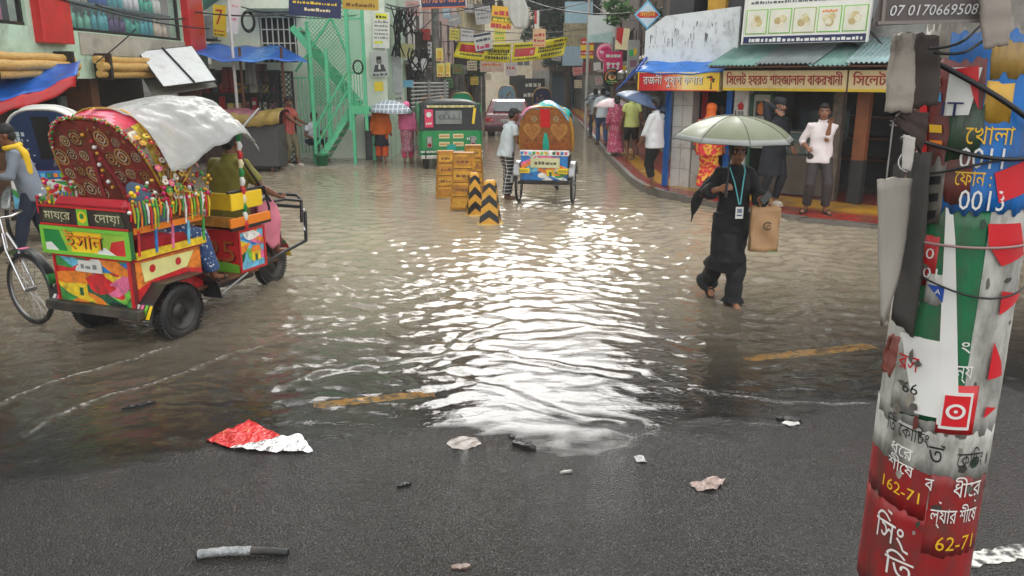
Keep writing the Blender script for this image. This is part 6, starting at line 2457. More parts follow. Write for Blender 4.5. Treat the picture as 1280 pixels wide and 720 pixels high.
def print_mat(name, base, spots, sc=18.0, th=.56):
	m = bpy.data.materials.new(name)
	m.use_nodes = True
	n, l = m.node_tree.nodes, m.node_tree.links
	b = n['Principled BSDF']
	tc = n.new('ShaderNodeTexCoord')
	t = n.new('ShaderNodeTexNoise')
	t.inputs['Scale'].default_value = sc
	t.inputs['Detail'].default_value = 3
	l.new(tc.outputs['Object'], t.inputs['Vector'])
	cr = n.new('ShaderNodeValToRGB')
	cr.color_ramp.interpolation = 'CONSTANT'
	cr.color_ramp.elements[0].color = s2l(base)
	cr.color_ramp.elements[0].position = 0
	e = cr.color_ramp.elements[1]
	e.position, e.color = th, s2l(spots[0])
	for i, c in enumerate(spots[1:]):
		e = cr.color_ramp.elements.new(th + .05 * (i + 1))
		e.color = s2l(c)
	l.new(t.outputs['Fac'], cr.inputs['Fac'])
	l.new(cr.outputs[0], b.inputs['Base Color'])
	b.inputs['Roughness'].default_value = .7
	return m
LUNGI = check_mat('checked_cotton', (30, 30, 36), (206, 206, 206), 15, .2)
SARI = print_mat('printed_sari', (196, 74, 112), [(150, 40, 70), (232, 160, 180)], 26, .52)
REDSARI = print_mat('red_orange_print', (222, 50, 66), [(240, 120, 40), (240, 190, 70)], 16, .5)
ROSEPRINT = print_mat('rose_print', (196, 120, 140), [(150, 70, 100), (230, 180, 190)], 34, .5)
CORALCHECK = check_mat('coral_check', (196, 96, 84), (150, 60, 56), 18, .25)
JEANSPRINT = print_mat('speckled_denim', (48, 74, 120), [(200, 206, 216)], 30, .60)

# --- the woman in black crossing the flood
W0 = G(907, 377)
wr_, WJ = person('woman in loose black clothes and lanyard wading under the pale olive umbrella', W0, 6, 1.63, 0,
	dict(aL=(.03, -.10, .04), aR=(-.10, .30, .17), toeR=.75, wR=(-.235, -.24, 1.25), wL=(.19, -.27, 1.13), lean=2, yaw=-6, pitch=4, palmR=(1, -.2, .1), palmL=(-.5, .1, .8), curlR=1.35, curlL=.95, hip=.93),
	[('trousers', BLACKCLOTH, dict(wide=1.38, len=2.08, fold=.012, bellb=1.45)), ('skirt', BLACKCLOTH, dict(hem=.36, flare=.90, name='robe', fold=.012)), ('shirt', BLACKCLOTH, dict(hem=-.16, flare=1.04, sleeve=1.62, bell=.045, g=1.03, fold=.010, collar=False, name='tunic'))], 'tied', .008, w=.92)
def lookw(p, o):      # helper: a held item placed near a joint
	return p + V(*o)
mb = MB()
# black stole: over the left shoulder of the picture, its free end blown out behind the arm
sh, el = WJ['shR'], WJ['elR']
mb.sheet(lambda u, v: sh.lerp(el, .35 + .72 * u) + V(-.045 - .05 * v - .02 * math.sin(v * 5), .03 + .03 * math.sin(7 * u + 2 * v), .03 - (.16 + .14 * u) * v), 12, 12, BLACKCLOTH, .01)
o = mb.build('stole'); o.parent = wr_; o.matrix_parent_inverse = (Matrix.Translation(W0) @ Matrix.Rotation(R(6), 4, 'Z')).inverted()
hnd = WJ['wrR'] + (WJ['wrR'] - WJ['elR']).normalized() * .085
PALEGREEN = mat((112, 117, 90), .45, var=.12, vs=9)
umbrella('pale olive umbrella with silver edge held by the woman in black', V(hnd.x + .05, hnd.y + .05, hnd.z + .665), .575, PALEGREEN, (2, 1), .22, hnd, mat((52, 58, 56), .6, var=.1), edge=mat((150, 152, 148), .4, var=.05))
mb = MB()      # lanyard with card
nk = WJ['neck']
for q in (-1, 1):
	mb.tube([nk + V(q * .075, .01, .02), nk + V(q * .070, -.085, -.04), nk + V(q * .040, -.150, -.16), nk + V(.012 + q * .006, -.185, -.36)], .0065, mat((96, 190, 196), .5, var=.05), 6)
mb.box(nk + V(.012, -.195, -.44), (.075, .006, .115), WHITE)
mb.box(nk + V(.012, -.1985, -.42), (.045, .002, .04), mat((120, 130, 150), .5))
mb.box(nk + V(.012, -.1985, -.465), (.05, .002, .012), NAVY)
mb.build('lanyard', label='turquoise lanyard with a white identity card round the neck of the woman in black', cat='lanyard')
ph = WJ['wrL'] + (WJ['wrL'] - WJ['elL']).normalized() * .09
mb = MB()
mb.box((0, 0, 0), (.072, .010, .15), BLACK, tr(ph + V(.02, -.045, .045)) @ rot('Y', 50) @ rot('X', -30), .004)
mb.box((0, .0056, 0), (.064, .001, .135), mat((34, 40, 48), .1), tr(ph + V(.02, -.045, .045)) @ rot('Y', 50) @ rot('X', -30))
mb.build('phone', label='black phone in the free hand of the woman in black', cat='phone')
bag = thing('paper_bag', 'brown paper carrier bag hanging from the woman in black', 'bag', WJ['elL'].lerp(WJ['wrL'], .72) + V(.045, -.04, -.50), R(-8))
KRAFT = mat((176, 138, 98), .7, var=.14, vs=7, bump=.25, bs=14)
mb = MB()
mb.sheet(lambda u, v: V((u - .5) * .265 * (1 - .05 * math.sin(v * 6)), -.05 - .012 * math.sin(v * 9 + u * 5), v * .44), 8, 10, KRAFT, .003)
mb.sheet(lambda u, v: V((u - .5) * .265, .05 + .01 * math.sin(v * 7), v * .44), 8, 10, KRAFT, .003)
for sx in (-.5, .5):
	mb.sheet(lambda u, v: V(sx * .265 - (.03 * math.sin(math.pi * u) * v * (1 if sx > 0 else -1)), -.05 + .10 * u, v * .44), 6, 8, KRAFT, .003)
mb.box((0, 0, .004), (.26, .10, .006), mat((96, 140, 80), .6))
mb.build('body', bag)
mb = MB()
M = frame((.02, -.068, .26))
mb.ring((0, 0), .030, .042, mat((96, 72, 50), .6), M, .0, 18, 30, 330)
mb.ring((.01, -.01), .012, .02, mat((96, 72, 50), .6), M, .0, 14, 0, 250)
mb.build('printed_emblem', bag)
for sy in (-.05, .05):
	mb = MB()
	mb.tube([V(-.06, sy, .43), V(-.045, sy * .5, .50), V(0, 0, .525), V(.045, sy * .5, .50), V(.06, sy, .43)], .004, KRAFT, 6)
	mb.build('handle', bag)

# --- pavement people on the right
def stand(px, py, z=PAVE_Z + .004):
	return G(px, py, z)
p5 = stand(816, 236)
_, j5 = person('stout man in white shirt and black trousers under the slate blue umbrella', p5, -128, 1.68, 1, dict(wR=(-.15, -.30, 1.22), wL=(.24, -.20, .86), aL=(.08, .06, .085), aR=(-.08, -.06, .085), yaw=-10, palmR=(1, 0, 0), curlR=1.3),
	[('trousers', BLACKCLOTH, dict(len=1.62)), ('shirt', mat((222, 224, 226), .7, var=.06), dict(sleeve=1.5, hem=-.14, g=1.12))], 'short', .012, None, w=1.1)
hp = j5['wrR'] + (j5['wrR'] - j5['elR']).normalized() * .085
umbrella('slate blue umbrella tilted over the stout man in white', at(806, 116, hp.y), .52, mat((76, 96, 128), .45, var=.12), (4, 18), .2, hp)
p6 = stand(788, 199)
person('person in pale lime tee and black shorts seen from behind on the pavement', p6, 180, 1.68, 1, dict(aL=(.1, .1, .085), aR=(-.1, -.08, .085)), [('trousers', BLACKCLOTH, dict(len=.95, wide=1.1)), ('shirt', mat((204, 214, 128), .7, var=.06), dict(sleeve=.6, g=1.08))], 'short', .013, None)
p7 = stand(769, 194)
_, j7 = person('woman in a pink printed sari under the pale pink umbrella', p7, 195, 1.56, 0, dict(wR=(-.18, -.26, 1.3), aL=(.1, .18, .085), aR=(-.1, -.16, .085), curlR=1.2), [('skirt', SARI, dict(hem=.10, flare=1.05, name='sari')), ('shirt', SARI, dict(sleeve=.6, hem=-.02, name='blouse')), ('shawl', SARI, dict(bot=.02, wide=.85, name='sari_end'))], 'bun', .013, 'sandal')
hp = j7['wrR'] + (j7['wrR'] - j7['elR']).normalized() * .085
umbrella('pale pink umbrella over the woman in the pink sari', at(764, 123, hp.y), .46, mat((232, 206, 208), .5, var=.08), (3, -3), .2, hp)
p8 = stand(752, 181)
person('man in white shirt and blue jeans walking ahead of the pink sari', p8, 185, 1.72, 1, dict(aL=(.1, -.12, .085), aR=(-.1, .14, .085)), [('trousers', mat((44, 76, 120), .7, var=.15), {}), ('shirt', mat((206, 214, 222), .7, var=.06), dict(sleeve=.9, g=1.08))], 'short', .014, 'sandal')
p9 = stand(743, 173)
_, j9 = person('person in grey shirt and dark jeans under the farthest umbrella', p9, 190, 1.66, 1, dict(wL=(.15, -.25, 1.28), aL=(.1, -.15, .085), aR=(-.1, .16, .085), curlL=1.2), [('trousers', mat((48, 62, 84), .7, var=.15), {}), ('shirt', mat((150, 160, 168), .7, var=.08), dict(sleeve=.8))], 'short', .015, 'sandal')
hp = j9['wrL'] + (j9['wrL'] - j9['elL']).normalized() * .085
umbrella('dark grey umbrella farthest up the right pavement', at(746, 114, hp.y), .50, mat((70, 78, 86), .45, var=.12), (0, -14), .22, hp)

p10 = stand(962, 256, .135)
person('bearded man in dark navy tunic and cap with a hand at his ear', p10, 24, 1.74, 0, dict(wR=(-.115, -.13, 1.52), wL=(.27, -.12, .92), aL=(.09, .0, .085), aR=(-.16, .08, .085), yaw=22, pitch=6, lean=2, curlR=.8),
	[('trousers', NAVYCLOTH, dict(len=1.9)), ('shirt', NAVYCLOTH, dict(hem=-.44, flare=1.18, sleeve=1.85, g=1.08, name='tunic', fold=.007))], 'short', .011, 'shoe', beard=True, cap=NAVYCLOTH, w=1.05)
p11 = stand(1018, 266, .075)
person('man in pale pink shirt with rolled sleeves touching his chin beside the brick pier', p11, -8, 1.72, 0, dict(wL=(.06, -.20, 1.42), wR=(-.22, -.14, 1.04), aL=(.14, -.06, .085), aR=(-.13, .06, .085), tL=12, tR=-25, yaw=-12, pitch=3, curlL=1.1),
	[('trousers', mat((62, 54, 54), .75, var=.2), dict(len=1.88, wide=1.15)), ('shirt', mat((232, 220, 220), .65, var=.05), dict(sleeve=1.35, hem=-.12, g=1.0, fold=.008))], 'short', .010, 'sandal', w=1.05)
p12 = G(889, 222, .16)
person('woman in red and orange print with orange headscarf behind the pale olive umbrella', V(3.62, 14.85, .154), 150, 1.6, 0, {}, [('skirt', REDSARI, dict(name='dress')), ('shawl', REDSARI, dict(bot=-.2)), ('hood', mat((232, 110, 36), .7, var=.2), {})], None, .013, 'sandal')
q13 = RM @ V(.72, .16, -.95)
person('person in grey shirt bending inside the flower shop', q13, -40, 1.6, 1, dict(lean=14, pitch=20), [('trousers', NAVYCLOTH, {}), ('shirt', mat((150, 158, 166), .7, var=.1), {})], 'short', .014, 'sandal')

# --- left side people
p3 = G(478, 203)
person('woman wrapped in an orange shawl wading away under the checked umbrella', p3, 184, 1.56, 0, dict(aL=(.1, -.12, .06), aR=(-.1, .12, .06)), [('trousers', mat((240, 96, 40), .7, var=.12), dict(len=1.7, wide=1.3)), ('skirt', mat((34, 36, 52), .7, var=.2), dict(hem=.52, flare=1.1, name='tunic')), ('shawl', mat((250, 118, 30), .7, var=.12), dict(bot=-.12, wide=1.05)), ('hood', mat((226, 98, 30), .7, var=.12), {})], None, .013, None)
p4 = G(510, 204)
_, j4 = person('woman in a bright pink headscarf and rose print clothes beside the orange shawl', p4, 176, 1.58, 0, dict(wL=(.05, -.22, 1.25), aL=(.08, .08, .06), aR=(-.08, -.06, .06), curlL=1.2), [('trousers', mat((232, 80, 130), .7, var=.12), dict(len=1.75, wide=1.2)), ('skirt', ROSEPRINT, dict(hem=.34, flare=.95, name='tunic')), ('shawl', mat((252, 120, 172), .7, var=.1), dict(bot=.02, wide=.95)), ('hood', mat((252, 120, 172), .7, var=.1), {})], None, .013, None)
hp = V(p4.x - .32, p4.y - .15, 1.22)
umbrella('grey and white checked umbrella shared by the two women in orange and pink', at(488, 125, p4.y - .15), .60, check_mat('checked_umbrella', (150, 160, 172), (226, 230, 234), 9, .18), (2, 3), .30, j4['wrL'] + V(-.02, .05, .06))
p17 = V(at(362, 190, 20.35).x, 20.35, 0)
person('man in coral checked shirt and khaki trousers by the black lattice gate', p17 + V(0, 0, .05), 62, 1.68, 1, dict(lean=5, wL=(.14, -.42, 1.08), wR=(-.10, -.45, 1.06), pitch=18, aL=(.08, -.2, .085), aR=(-.08, .02, .085)), [('trousers', mat((112, 104, 78), .75, var=.15), dict(len=1.72)), ('shirt', CORALCHECK, dict(sleeve=.6, hem=-.14, g=1.05))], 'short', .012, 'shoe')
p18 = V(at(388, 160, 21.15).x, 21.15, .02)
person('person in white shirt and dark trousers sitting on the lower stair treads', p18, 50, 1.62, 1, dict(hip=.62, aL=(.12, -.42, .2), aR=(-.1, -.38, .2), wL=(.2, -.35, .72), wR=(-.2, -.35, .72), lean=14, pitch=14), [('trousers', NAVYCLOTH, dict(len=1.6)), ('shirt', mat((214, 220, 226), .7, var=.06), dict(sleeve=.6))], 'short', .013, 'sandal')
p19 = V(at(309, 125, 21.75).x, 21.72, .02)
person('person standing inside the dark stall behind the wrapped cart', p19, 10, 1.62, 1, {}, [('trousers', NAVYCLOTH, {}), ('shirt', mat((120, 60, 60), .7, var=.2), {})], 'short', .015, 'sandal')
# --- rickshaw puller in the middle
p2 = G(633, 249)
person('puller in pale grey polo and checked trousers standing at the painted cycle rickshaw', p2, 118, 1.66, 1, dict(lean=12, pitch=16, wL=(.10, -.42, 1.16), wR=(-.22, -.32, 1.06), aL=(.09, -.08, .06), aR=(-.09, .06, .06)), [('trousers', LUNGI, dict(len=1.9, wide=1.35, name='checked_trousers')), ('shirt', mat((196, 206, 208), .7, var=.07), dict(sleeve=.62, g=1.08))], 'short', .011, None)
# ================================================================== vehicles
ARTC = [(206, 40, 44), (240, 196, 40), (60, 150, 70), (40, 120, 190), (236, 232, 222), (236, 130, 40), (226, 110, 150), (26, 90, 60), (120, 190, 70), (110, 190, 220)]
ARTM = [mat(c, .42, var=.30, vs=16, dirt=.5, dcol=(74, 60, 48), ds=11, bump=.15, bs=40) for c in ARTC]
def art(mb, M, w, h, seed=0, base=None, n=16, z=.003, border=None):
	"""hand painted folk art: overlapping leaf and petal strokes, a sun, a hut"""
	r = random.Random(seed)
	base = base or ARTM[seed % len(ARTM)]
	mb.flat([(-w / 2, -h / 2), (w / 2, -h / 2), (w / 2, h / 2), (-w / 2, h / 2)], base, M, z)
	clamp = lambda p: (max(-w / 2, min(w / 2, p[0])), max(-h / 2, min(h / 2, p[1])))
	for i in range(n):
		cx, cy = r.uniform(-.42, .42) * w, r.uniform(-.42, .42) * h
		L, W_ = r.uniform(.15, .34) * w, r.uniform(.06, .15) * h
		a = r.choice([0.2, -.2, .5, -.5, 2.9]) + r.uniform(-.2, .2)
		pts = []
		for k in range(14):
			t = 2 * math.pi * k / 14
			x, y = L * math.cos(t), W_ * math.sin(t) * (1 - .55 * math.cos(t)) + .25 * W_ * math.cos(2 * t)
			pts.append(clamp((cx + x * math.cos(a) - y * math.sin(a), cy + x * math.sin(a) + y * math.cos(a))))
		mb.flat(pts, ARTM[r.randrange(len(ARTM))], M, z + .0004 * (i + 1))
	zz = z + .0004 * (n + 2)
	hx, hy, s = r.uniform(-.2, .2) * w, -.15 * h, .16 * min(w, h)
	mb.flat([(hx - s, hy - s), (hx + s, hy - s), (hx + s, hy + s * .5), (hx - s, hy + s * .5)], ARTM[1], M, zz)
	mb.flat([(hx - s * 1.3, hy + s * .5), (hx + s * 1.3, hy + s * .5), (hx + s * .8, hy + s * 1.4), (hx - s * .8, hy + s * 1.4)], ARTM[5], M, zz + .0004)
	mb.flat([(hx - s * .3, hy - s), (hx + s * .3, hy - s), (hx + s * .3, hy), (hx - s * .3, hy)], ARTM[7], M, zz + .0008)
	if border:
		b = .022
		for sx in (-1, 1):
			mb.box((sx * (w / 2 - b / 2), 0, z + .006), (b, h, .016), border, M)
			mb.box((0, sx * (h / 2 - b / 2), z + .006), (w - 2 * b, b, .0155), border, M)
def medallion(mb, c, r, M, z, k=0):
	cs = [mat((196, 160, 100), .4, metal=.3, var=.2), mat((120, 50, 40), .5, var=.2), mat((206, 190, 160), .4, metal=.2, var=.2), mat((70, 40, 30), .5, var=.2)]
	mb.disc(c, r, cs[(k + 1) % 4], M, z, 18)
	mb.ring(c, r * .80, r * .98, cs[k % 4], M, z + .002, 18)
	mb.ring(c, r * .42, r * .60, cs[(k + 2) % 4], M, z + .003, 14)
	for q in range(8):
		a = q * math.pi / 4
		mb.disc((c[0] + .7 * r * math.cos(a), c[1] + .7 * r * math.sin(a)), r * .11, cs[(k + q) % 4], M, z + .004, 7)
	mb.disc(c, r * .22, cs[k % 4], M, z + .004, 10)
def wheel(parent, M, r, tyre_r, spokes=28, solid=False, name='wheel', mudr=None):
	"""wheel in the local XZ plane, axle along X after M"""
	W = bpy.data.objects.new(name, None)
	C.objects.link(W)
	W.parent = parent
	mb = MB()
	T = M @ rot('Y', 90)
	mb.tube([V((r - tyre_r) * math.cos(t / 40 * 6.2832), (r - tyre_r) * math.sin(t / 40 * 6.2832), 0) for t in range(40)], tyre_r, RUBBER, 10, False, True, T)
	if solid:
		for k in range(48):
			a = k / 48 * 6.2832
			for s_ in (-1, 1):
				mb.box((r - .012, 0, s_ * tyre_r * .5), (.02, .018, tyre_r * .7), RUBBER, T @ rot('Z', math.degrees(a)) @ rot('X', 20 * s_))
	o = mb.build('tyre', W)
	mb = MB()
	if solid:
		rr = r - tyre_r * 1.7
		mb.lathe([(.0, .03), (.05, .035), (.06, .02), (rr * .55, .012), (rr * .8, .025), (rr, .05), (rr * 1.04, .055), (rr * 1.04, -.055), (rr, -.05), (rr * .8, -.02), (0, -.02)], mat((66, 64, 62), .4, metal=.6, var=.3, dirt=.6, dcol=(60, 50, 42)), 28, T)
		for k in range(5):
			a = k * 2 * math.pi / 5
			mb.disc((rr * .62 * math.cos(a), rr * .62 * math.sin(a)), rr * .14, BLACK, T, .021, 12)
			mb.disc((rr * .62 * math.cos(a), rr * .62 * math.sin(a)), rr * .14, BLACK, T @ rot('X', 180), .023, 12)
	else:
		rr = r - 2 * tyre_r
		mb.tube([V(rr * math.cos(t / 40 * 6.2832), rr * math.sin(t / 40 * 6.2832), 0) for t in range(40)], .011, STEEL, 6, False, True, T)
		for k in range(spokes):
			a = k / spokes * 6.2832
			s_ = .028 if k % 2 else -.028
			b = a + (.5 if (k // 2) % 2 else -.5)
			mb.tube([T @ V(.022 * math.cos(b), .022 * math.sin(b), s_), T @ V(rr * math.cos(a), rr * math.sin(a), 0)], .0022, CHROME, 4, False)
		mb.tube([T @ V(0, 0, -.05), T @ V(0, 0, .05)], .022, STEEL, 10)
	mb.build('rim', W)
	return W
def hoop(phi, t, hw, hh, piv, n=3.0):
	"""point on an upside down U bow, t in -1..1 across, leaning by phi about the pivot line"""
	a = t * math.pi / 2
	x = hw * math.copysign(abs(math.sin(a)) ** (2 / n), math.sin(a))
	z = hh * abs(math.cos(a)) ** (2 / n)
	return V(x, piv[0] + z * math.sin(phi), piv[1] + z * math.cos(phi))
def hood(parent, hw, hh, piv, p0, p1, back_m, seg_ms, top_m, style, seed=0):
	H = bpy.data.objects.new('hood', None)
	C.objects.link(H)
	H.parent = parent
	rr = random.Random(seed)
	mb = MB()
	cells = {}
	def mf(u, v):
		t = u * 2 - 1
		if top_m is not None and abs(t) < .42: return top_m[int(v * 9 + 3 * math.sin(u * 9)) % len(top_m)]
		return seg_ms[(int(v * 7) * 5 + int(abs(t) * 9) * 3 + (1 if t > 0 else 0)) % len(seg_ms)]
	def f(u, v):
		ph = p0 + (p1 - p0) * v
		sc = 1 - .02 * abs(math.sin(v * 4 * math.pi))
		return hoop(ph, (u * 2 - 1), hw * sc, hh * sc, piv)
	mb.sheet(f, 40, 20, seg_ms[0], .012, mfn=mf)
	mb.build('cover', H)
	for k in range(5):
		mb = MB()
		ph = p0 + (p1 - p0) * k / 4
		mb.tube([hoop(ph, t / 12 - 1, hw + .012, hh + .012, piv) for t in range(25)], .013, GOLD if style != 'blue' else WHITE, 6)
		mb.build('bow', H)
	# back panel closing the rearmost bow
	mb = MB()
	N = 24
	PM = frame((0, piv[0], piv[1]), (1, 0, 0), (0, math.sin(p0), math.cos(p0)))
	poly = []
	for k in range(N + 1):
		a = (k / N * 2 - 1) * math.pi / 2
		poly.append((hw * .985 * math.copysign(abs(math.sin(a)) ** (2 / 3), math.sin(a)), hh * .985 * abs(math.cos(a)) ** (2 / 3)))
	mb.prism(poly[::-1], .014, back_m, PM, -.002)
	z = .0135
	if style == 'gold':
		for j in range(170):
			x, y = rr.uniform(-.48, .48), rr.uniform(.04, .78)
			if (abs(x) / hw) ** 3 + (y / hh) ** 3 < .80:
				mb.disc((x, y), rr.uniform(.006, .016), [GOLD, CRIMSON, mat((206, 190, 160), .4, metal=.2, var=.2), mat((150, 56, 62), .5, var=.25), mat((90, 110, 60), .5, var=.2)][j % 5], PM, .0125 + .00001 * j, 8)
		k = 0
		for y in (.10, .26, .42, .57):
			for x in (-.38, -.25, -.13, .13, .25, .38):
				if (x / hw) ** 2 + (y / hh) ** 2 < .80:
					medallion(mb, (x * hw / .47, y * hh / .74 + .02 * math.sin(k * 2)), .066 + .018 * math.sin(k * 1.7), PM, z + .0004 * (k % 3), k)
					k += 1
		mb.box((0, hh * .45, z), (.10, hh * .86, .012), mat((120, 60, 44), .5, var=.25), PM)
		for q in (-1, 1):
			mb.prism([(q * .02, hh * .62), (q * .13, hh * .05), (q * .17, hh * .07), (q * .05, hh * .66)], .012, mat((150, 56, 62), .5, var=.25), PM, z + .004)
		for j in range(10):
			mb.ball((rr.uniform(-.04, .04), hh * (.2 + .07 * j), z + .012), .02, [GOLD, WHITE, CRIMSON][j % 3], PM, 8, 6)
	elif style == 'heart':
		mb.box((0, hh * .76, z), (.17, hh * .42, .012), mat((206, 24, 34), .4, var=.1), PM)
		TL = mat((30, 176, 150), .4, var=.08)
		mb.flat([(-.06, .0), (.06, .0), (.055, hh * .22), (.02, hh * .42), (-.02, hh * .42), (-.055, hh * .22)], TL, PM, z + .006)
		for q in (-1, 1):
			c = q * hw * .52
			hp = [(c + .16 * hw / .48 * math.sin(t) ** 3, hh * .46 + .012 * (13 * math.cos(t) - 5 * math.cos(2 * t) - 2 * math.cos(3 * t) - math.cos(4 * t))) for t in [k / 24 * 6.2832 for k in range(24)]]
			mb.flat(hp, mat((186, 138, 76), .4, metal=.3, var=.35, vs=30), PM, z)
			hp2 = [(c + (x - c) * .72, hh * .46 + (y - hh * .46) * .72) for x, y in hp]
			mb.flat(hp2, mat((176, 120, 66), .45, metal=.3, var=.35, vs=40), PM, z + .002)
			medallion(mb, (c - q * .05, hh * .74), .05, PM, z + .004, 2)
			for j in range(6):
				mb.disc((c + .13 * math.cos(j), hh * .16 + .06 * math.sin(j * 2)), .014, [CRIMSON, BLACK, GOLD][j % 3], PM, z + .002, 8)
	elif style == 'blue':
		SC_ = mat((196, 206, 214), .5, var=.1)
		mb.box((0, hh * .55, z), (.2, hh * .7, .012), BLACK, PM)
		for q in (-1, 1):
			for j in range(7):
				a = 1.2 + j * .22
				x, y = q * hw * .74 * math.sin(a * .75), hh * .88 * abs(math.cos(a * .62))
				scribble(mb, x - .05, x + .05, y - .05, .07, SC_, PM, z + .004, .2, j)
			for j in range(12):
				mb.disc((q * rr.uniform(.15, .38), rr.uniform(.08, .55) * hh), .012, SC_, PM, z + .003, 7)
	else:
		for j in range(8):
			x, y = rr.uniform(-.3, .3), rr.uniform(.1, .6) * hh
			medallion(mb, (x, y), .05, PM, z + .0006 * j, j)
	mb.build('back_panel', H)
	return H, PM

def cycle_rickshaw(label, pos, rz, style, seed=0, plate=None, group=None, scale=1.0, cover=None):
	root = thing('cycle_rickshaw', label, 'rickshaw', pos, R(rz), group)
	root.scale = (scale,) * 3
	wr = .36
	for sx in (-1, 1):
		wheel(root, tr(sx * .50, 0, wr), wr, .024)
	wheel(root, tr(0, 1.75, .34), .34, .022)
	mb = MB()
	mb.tube([V(-.5, 0, wr), V(.5, 0, wr)], .018, DARKSTEEL, 8)
	mb.box((0, .0, .42), (.86, .7, .04), DARKSTEEL)
	for sx in (-.3, .3):
		mb.tube([V(sx, -.3, .42), V(sx * .4, .6, .38), V(0, .95, .36)], .018, DARKSTEEL, 8)
	mb.tube([V(0, .6, .34), V(0, .95, .36), V(0, 1.45, .72)], .02, DARKSTEEL, 8)
	mb.tube([V(0, .62, .36), V(0, .72, .86)], .016, DARKSTEEL, 8)
	mb.tube([V(0, .70, .80), V(0, 1.48, .82)], .017, DARKSTEEL, 8)
	mb.build('frame', root)
	mb = MB()
	mb.ball((0, .72, .90), (.09, .14, .04), BLACK, None, 14, 8)
	mb.build('saddle', root)
	mb = MB()
	for sx in (-.05, .05):
		mb.tube([V(sx, 1.75, .34), V(sx, 1.55, .70), V(sx * .4, 1.48, .84)], .012, CHROME, 8)
	mb.tube([V(0, 1.50, .70), V(0, 1.45, .98)], .015, CHROME, 8)
	mb.build('fork', root)
	mb = MB()
	mb.tube([V(-.30, 1.18, .98), V(-.27, 1.34, 1.0), V(-.1, 1.45, .98), V(.1, 1.45, .98), V(.27, 1.34, 1.0), V(.30, 1.18, .98)], .011, CHROME, 8)
	for sx in (-1, 1):
		mb.tube([V(sx * .30, 1.28, .99), V(sx * .305, 1.15, .98)], .017, BLACK, 8)
	mb.build('handlebar', root)
	mb = MB()
	mb.sheet(lambda u, v: V((u - .5) * .09, 1.75 + .385 * math.cos(.25 + v * 2.0), .34 + .385 * math.sin(.25 + v * 2.0)), 4, 16, mat((70, 90, 110), .4, var=.2), .004, mfn=lambda u, v: [ARTM[2], BLACK, BLACK, BLACK, BLACK, ARTM[6], BLACK, ARTM[8]][int(v * 7.99)])
	mb.build('mudguard', root)
	mb = MB()
	mb.lathe([(.10, -.004), (.11, -.004), (.11, .004), (.10, .004)], STEEL, 20, tr(.04, .62, .34) @ rot('Y', 90))
	for q in (-1, 1):
		mb.bar((.05 * q, .62, .34), (.05 * q, .62 + .1 * q, .34 - .13 * q), .012, .02, STEEL)
		mb.box((.10 * q, .62 + .1 * q, .34 - .13 * q), (.09, .06, .02), BLACK)
	mb.build('pedal_set', root)
	for sx in (-1, 1):      # fenders over the rear wheels
		mb = MB()
		mb.sheet(lambda u, v: V(sx * .50 + (u - .5) * .12, .40 * math.cos(.35 + v * 2.4), wr + .40 * math.sin(.35 + v * 2.4)), 4, 16, mat((150, 150, 150), .3, metal=.6, var=.2), .005)
		mb.build('fender', root)
	# seat box with painted back
	mb = MB()
	mb.box((0, .05, .66), (.84, .60, .42), mat((60, 60, 66), .5, var=.2), None, .01)
	BM = frame((0, -.252, .66))
	art(mb, BM, .84, .46, seed, None, 20)
	if plate:
		mb.box((.02, .09, .024), (.52, .17, .016), mat((206, 206, 160), .5, var=.15), BM)
		scribble(mb, -.17, .22, .06, .06, mat((90, 80, 60), .5), BM, .034, .3, seed)
		for q, tx in ((-1, '৪৪৪১'), (1, '৪৪৪৩')):
			mb.box((q * .36, -.05, .024), (.2, .09, .014), SIGNY, BM)
			mb.text(tx, .075, BLACK, BM, q * .36, -.08, .033, .02)
	mb.build('seat_box', root)
	mb = MB()
	mb.box((0, -.24, .92), (.88, .06, .10), [ARTM[4], ARTM[3], ARTM[0]][seed % 3], None, .01)
	for q in range(12):
		mb.box((-.40 + .072 * q, -.274, .92), (.05, .008, .05), ARTM[(q * 3 + seed) % 10])
	mb.box((0, .05, .91), (.78, .5, .09), CRIMSON, None, .03)
	mb.build('seat', root)
	mb = MB()
	mb.box((0, -.30, .40), (.92, .05, .06), DARKSTEEL)
	for sx in (-.42, .42):
		mb.tube([V(sx, -.3, .40), V(sx, -.1, .40)], .016, DARKSTEEL, 6)
	mb.build('rear_bar', root)
	seg = {'heart': [GOLD, mat((176, 120, 66), .4, metal=.3, var=.35, vs=30), mat((206, 170, 110), .4, metal=.3, var=.3, vs=30), GOLD],
		   'blue': [WHITE], 'plain': [ARTM[seed % 10], ARTM[(seed + 3) % 10], GOLD]}[style]
	top = {'heart': [SKYB, TEAL, mat((190, 230, 236), .4, var=.1), SKYB, PINK], 'blue': [WHITE], 'plain': [cover or SKYB]}[style]
	back = {'heart': mat((150, 92, 44), .45, var=.3, vs=18), 'blue': mat((34, 54, 92), .5, var=.15), 'plain': cover if cover else mat((150, 80, 46), .5, var=.3, vs=14)}[style]
	hood(root, .47, .80, (.0, .95), R(-17), R(50), back, seg, top, style, seed)
	return root

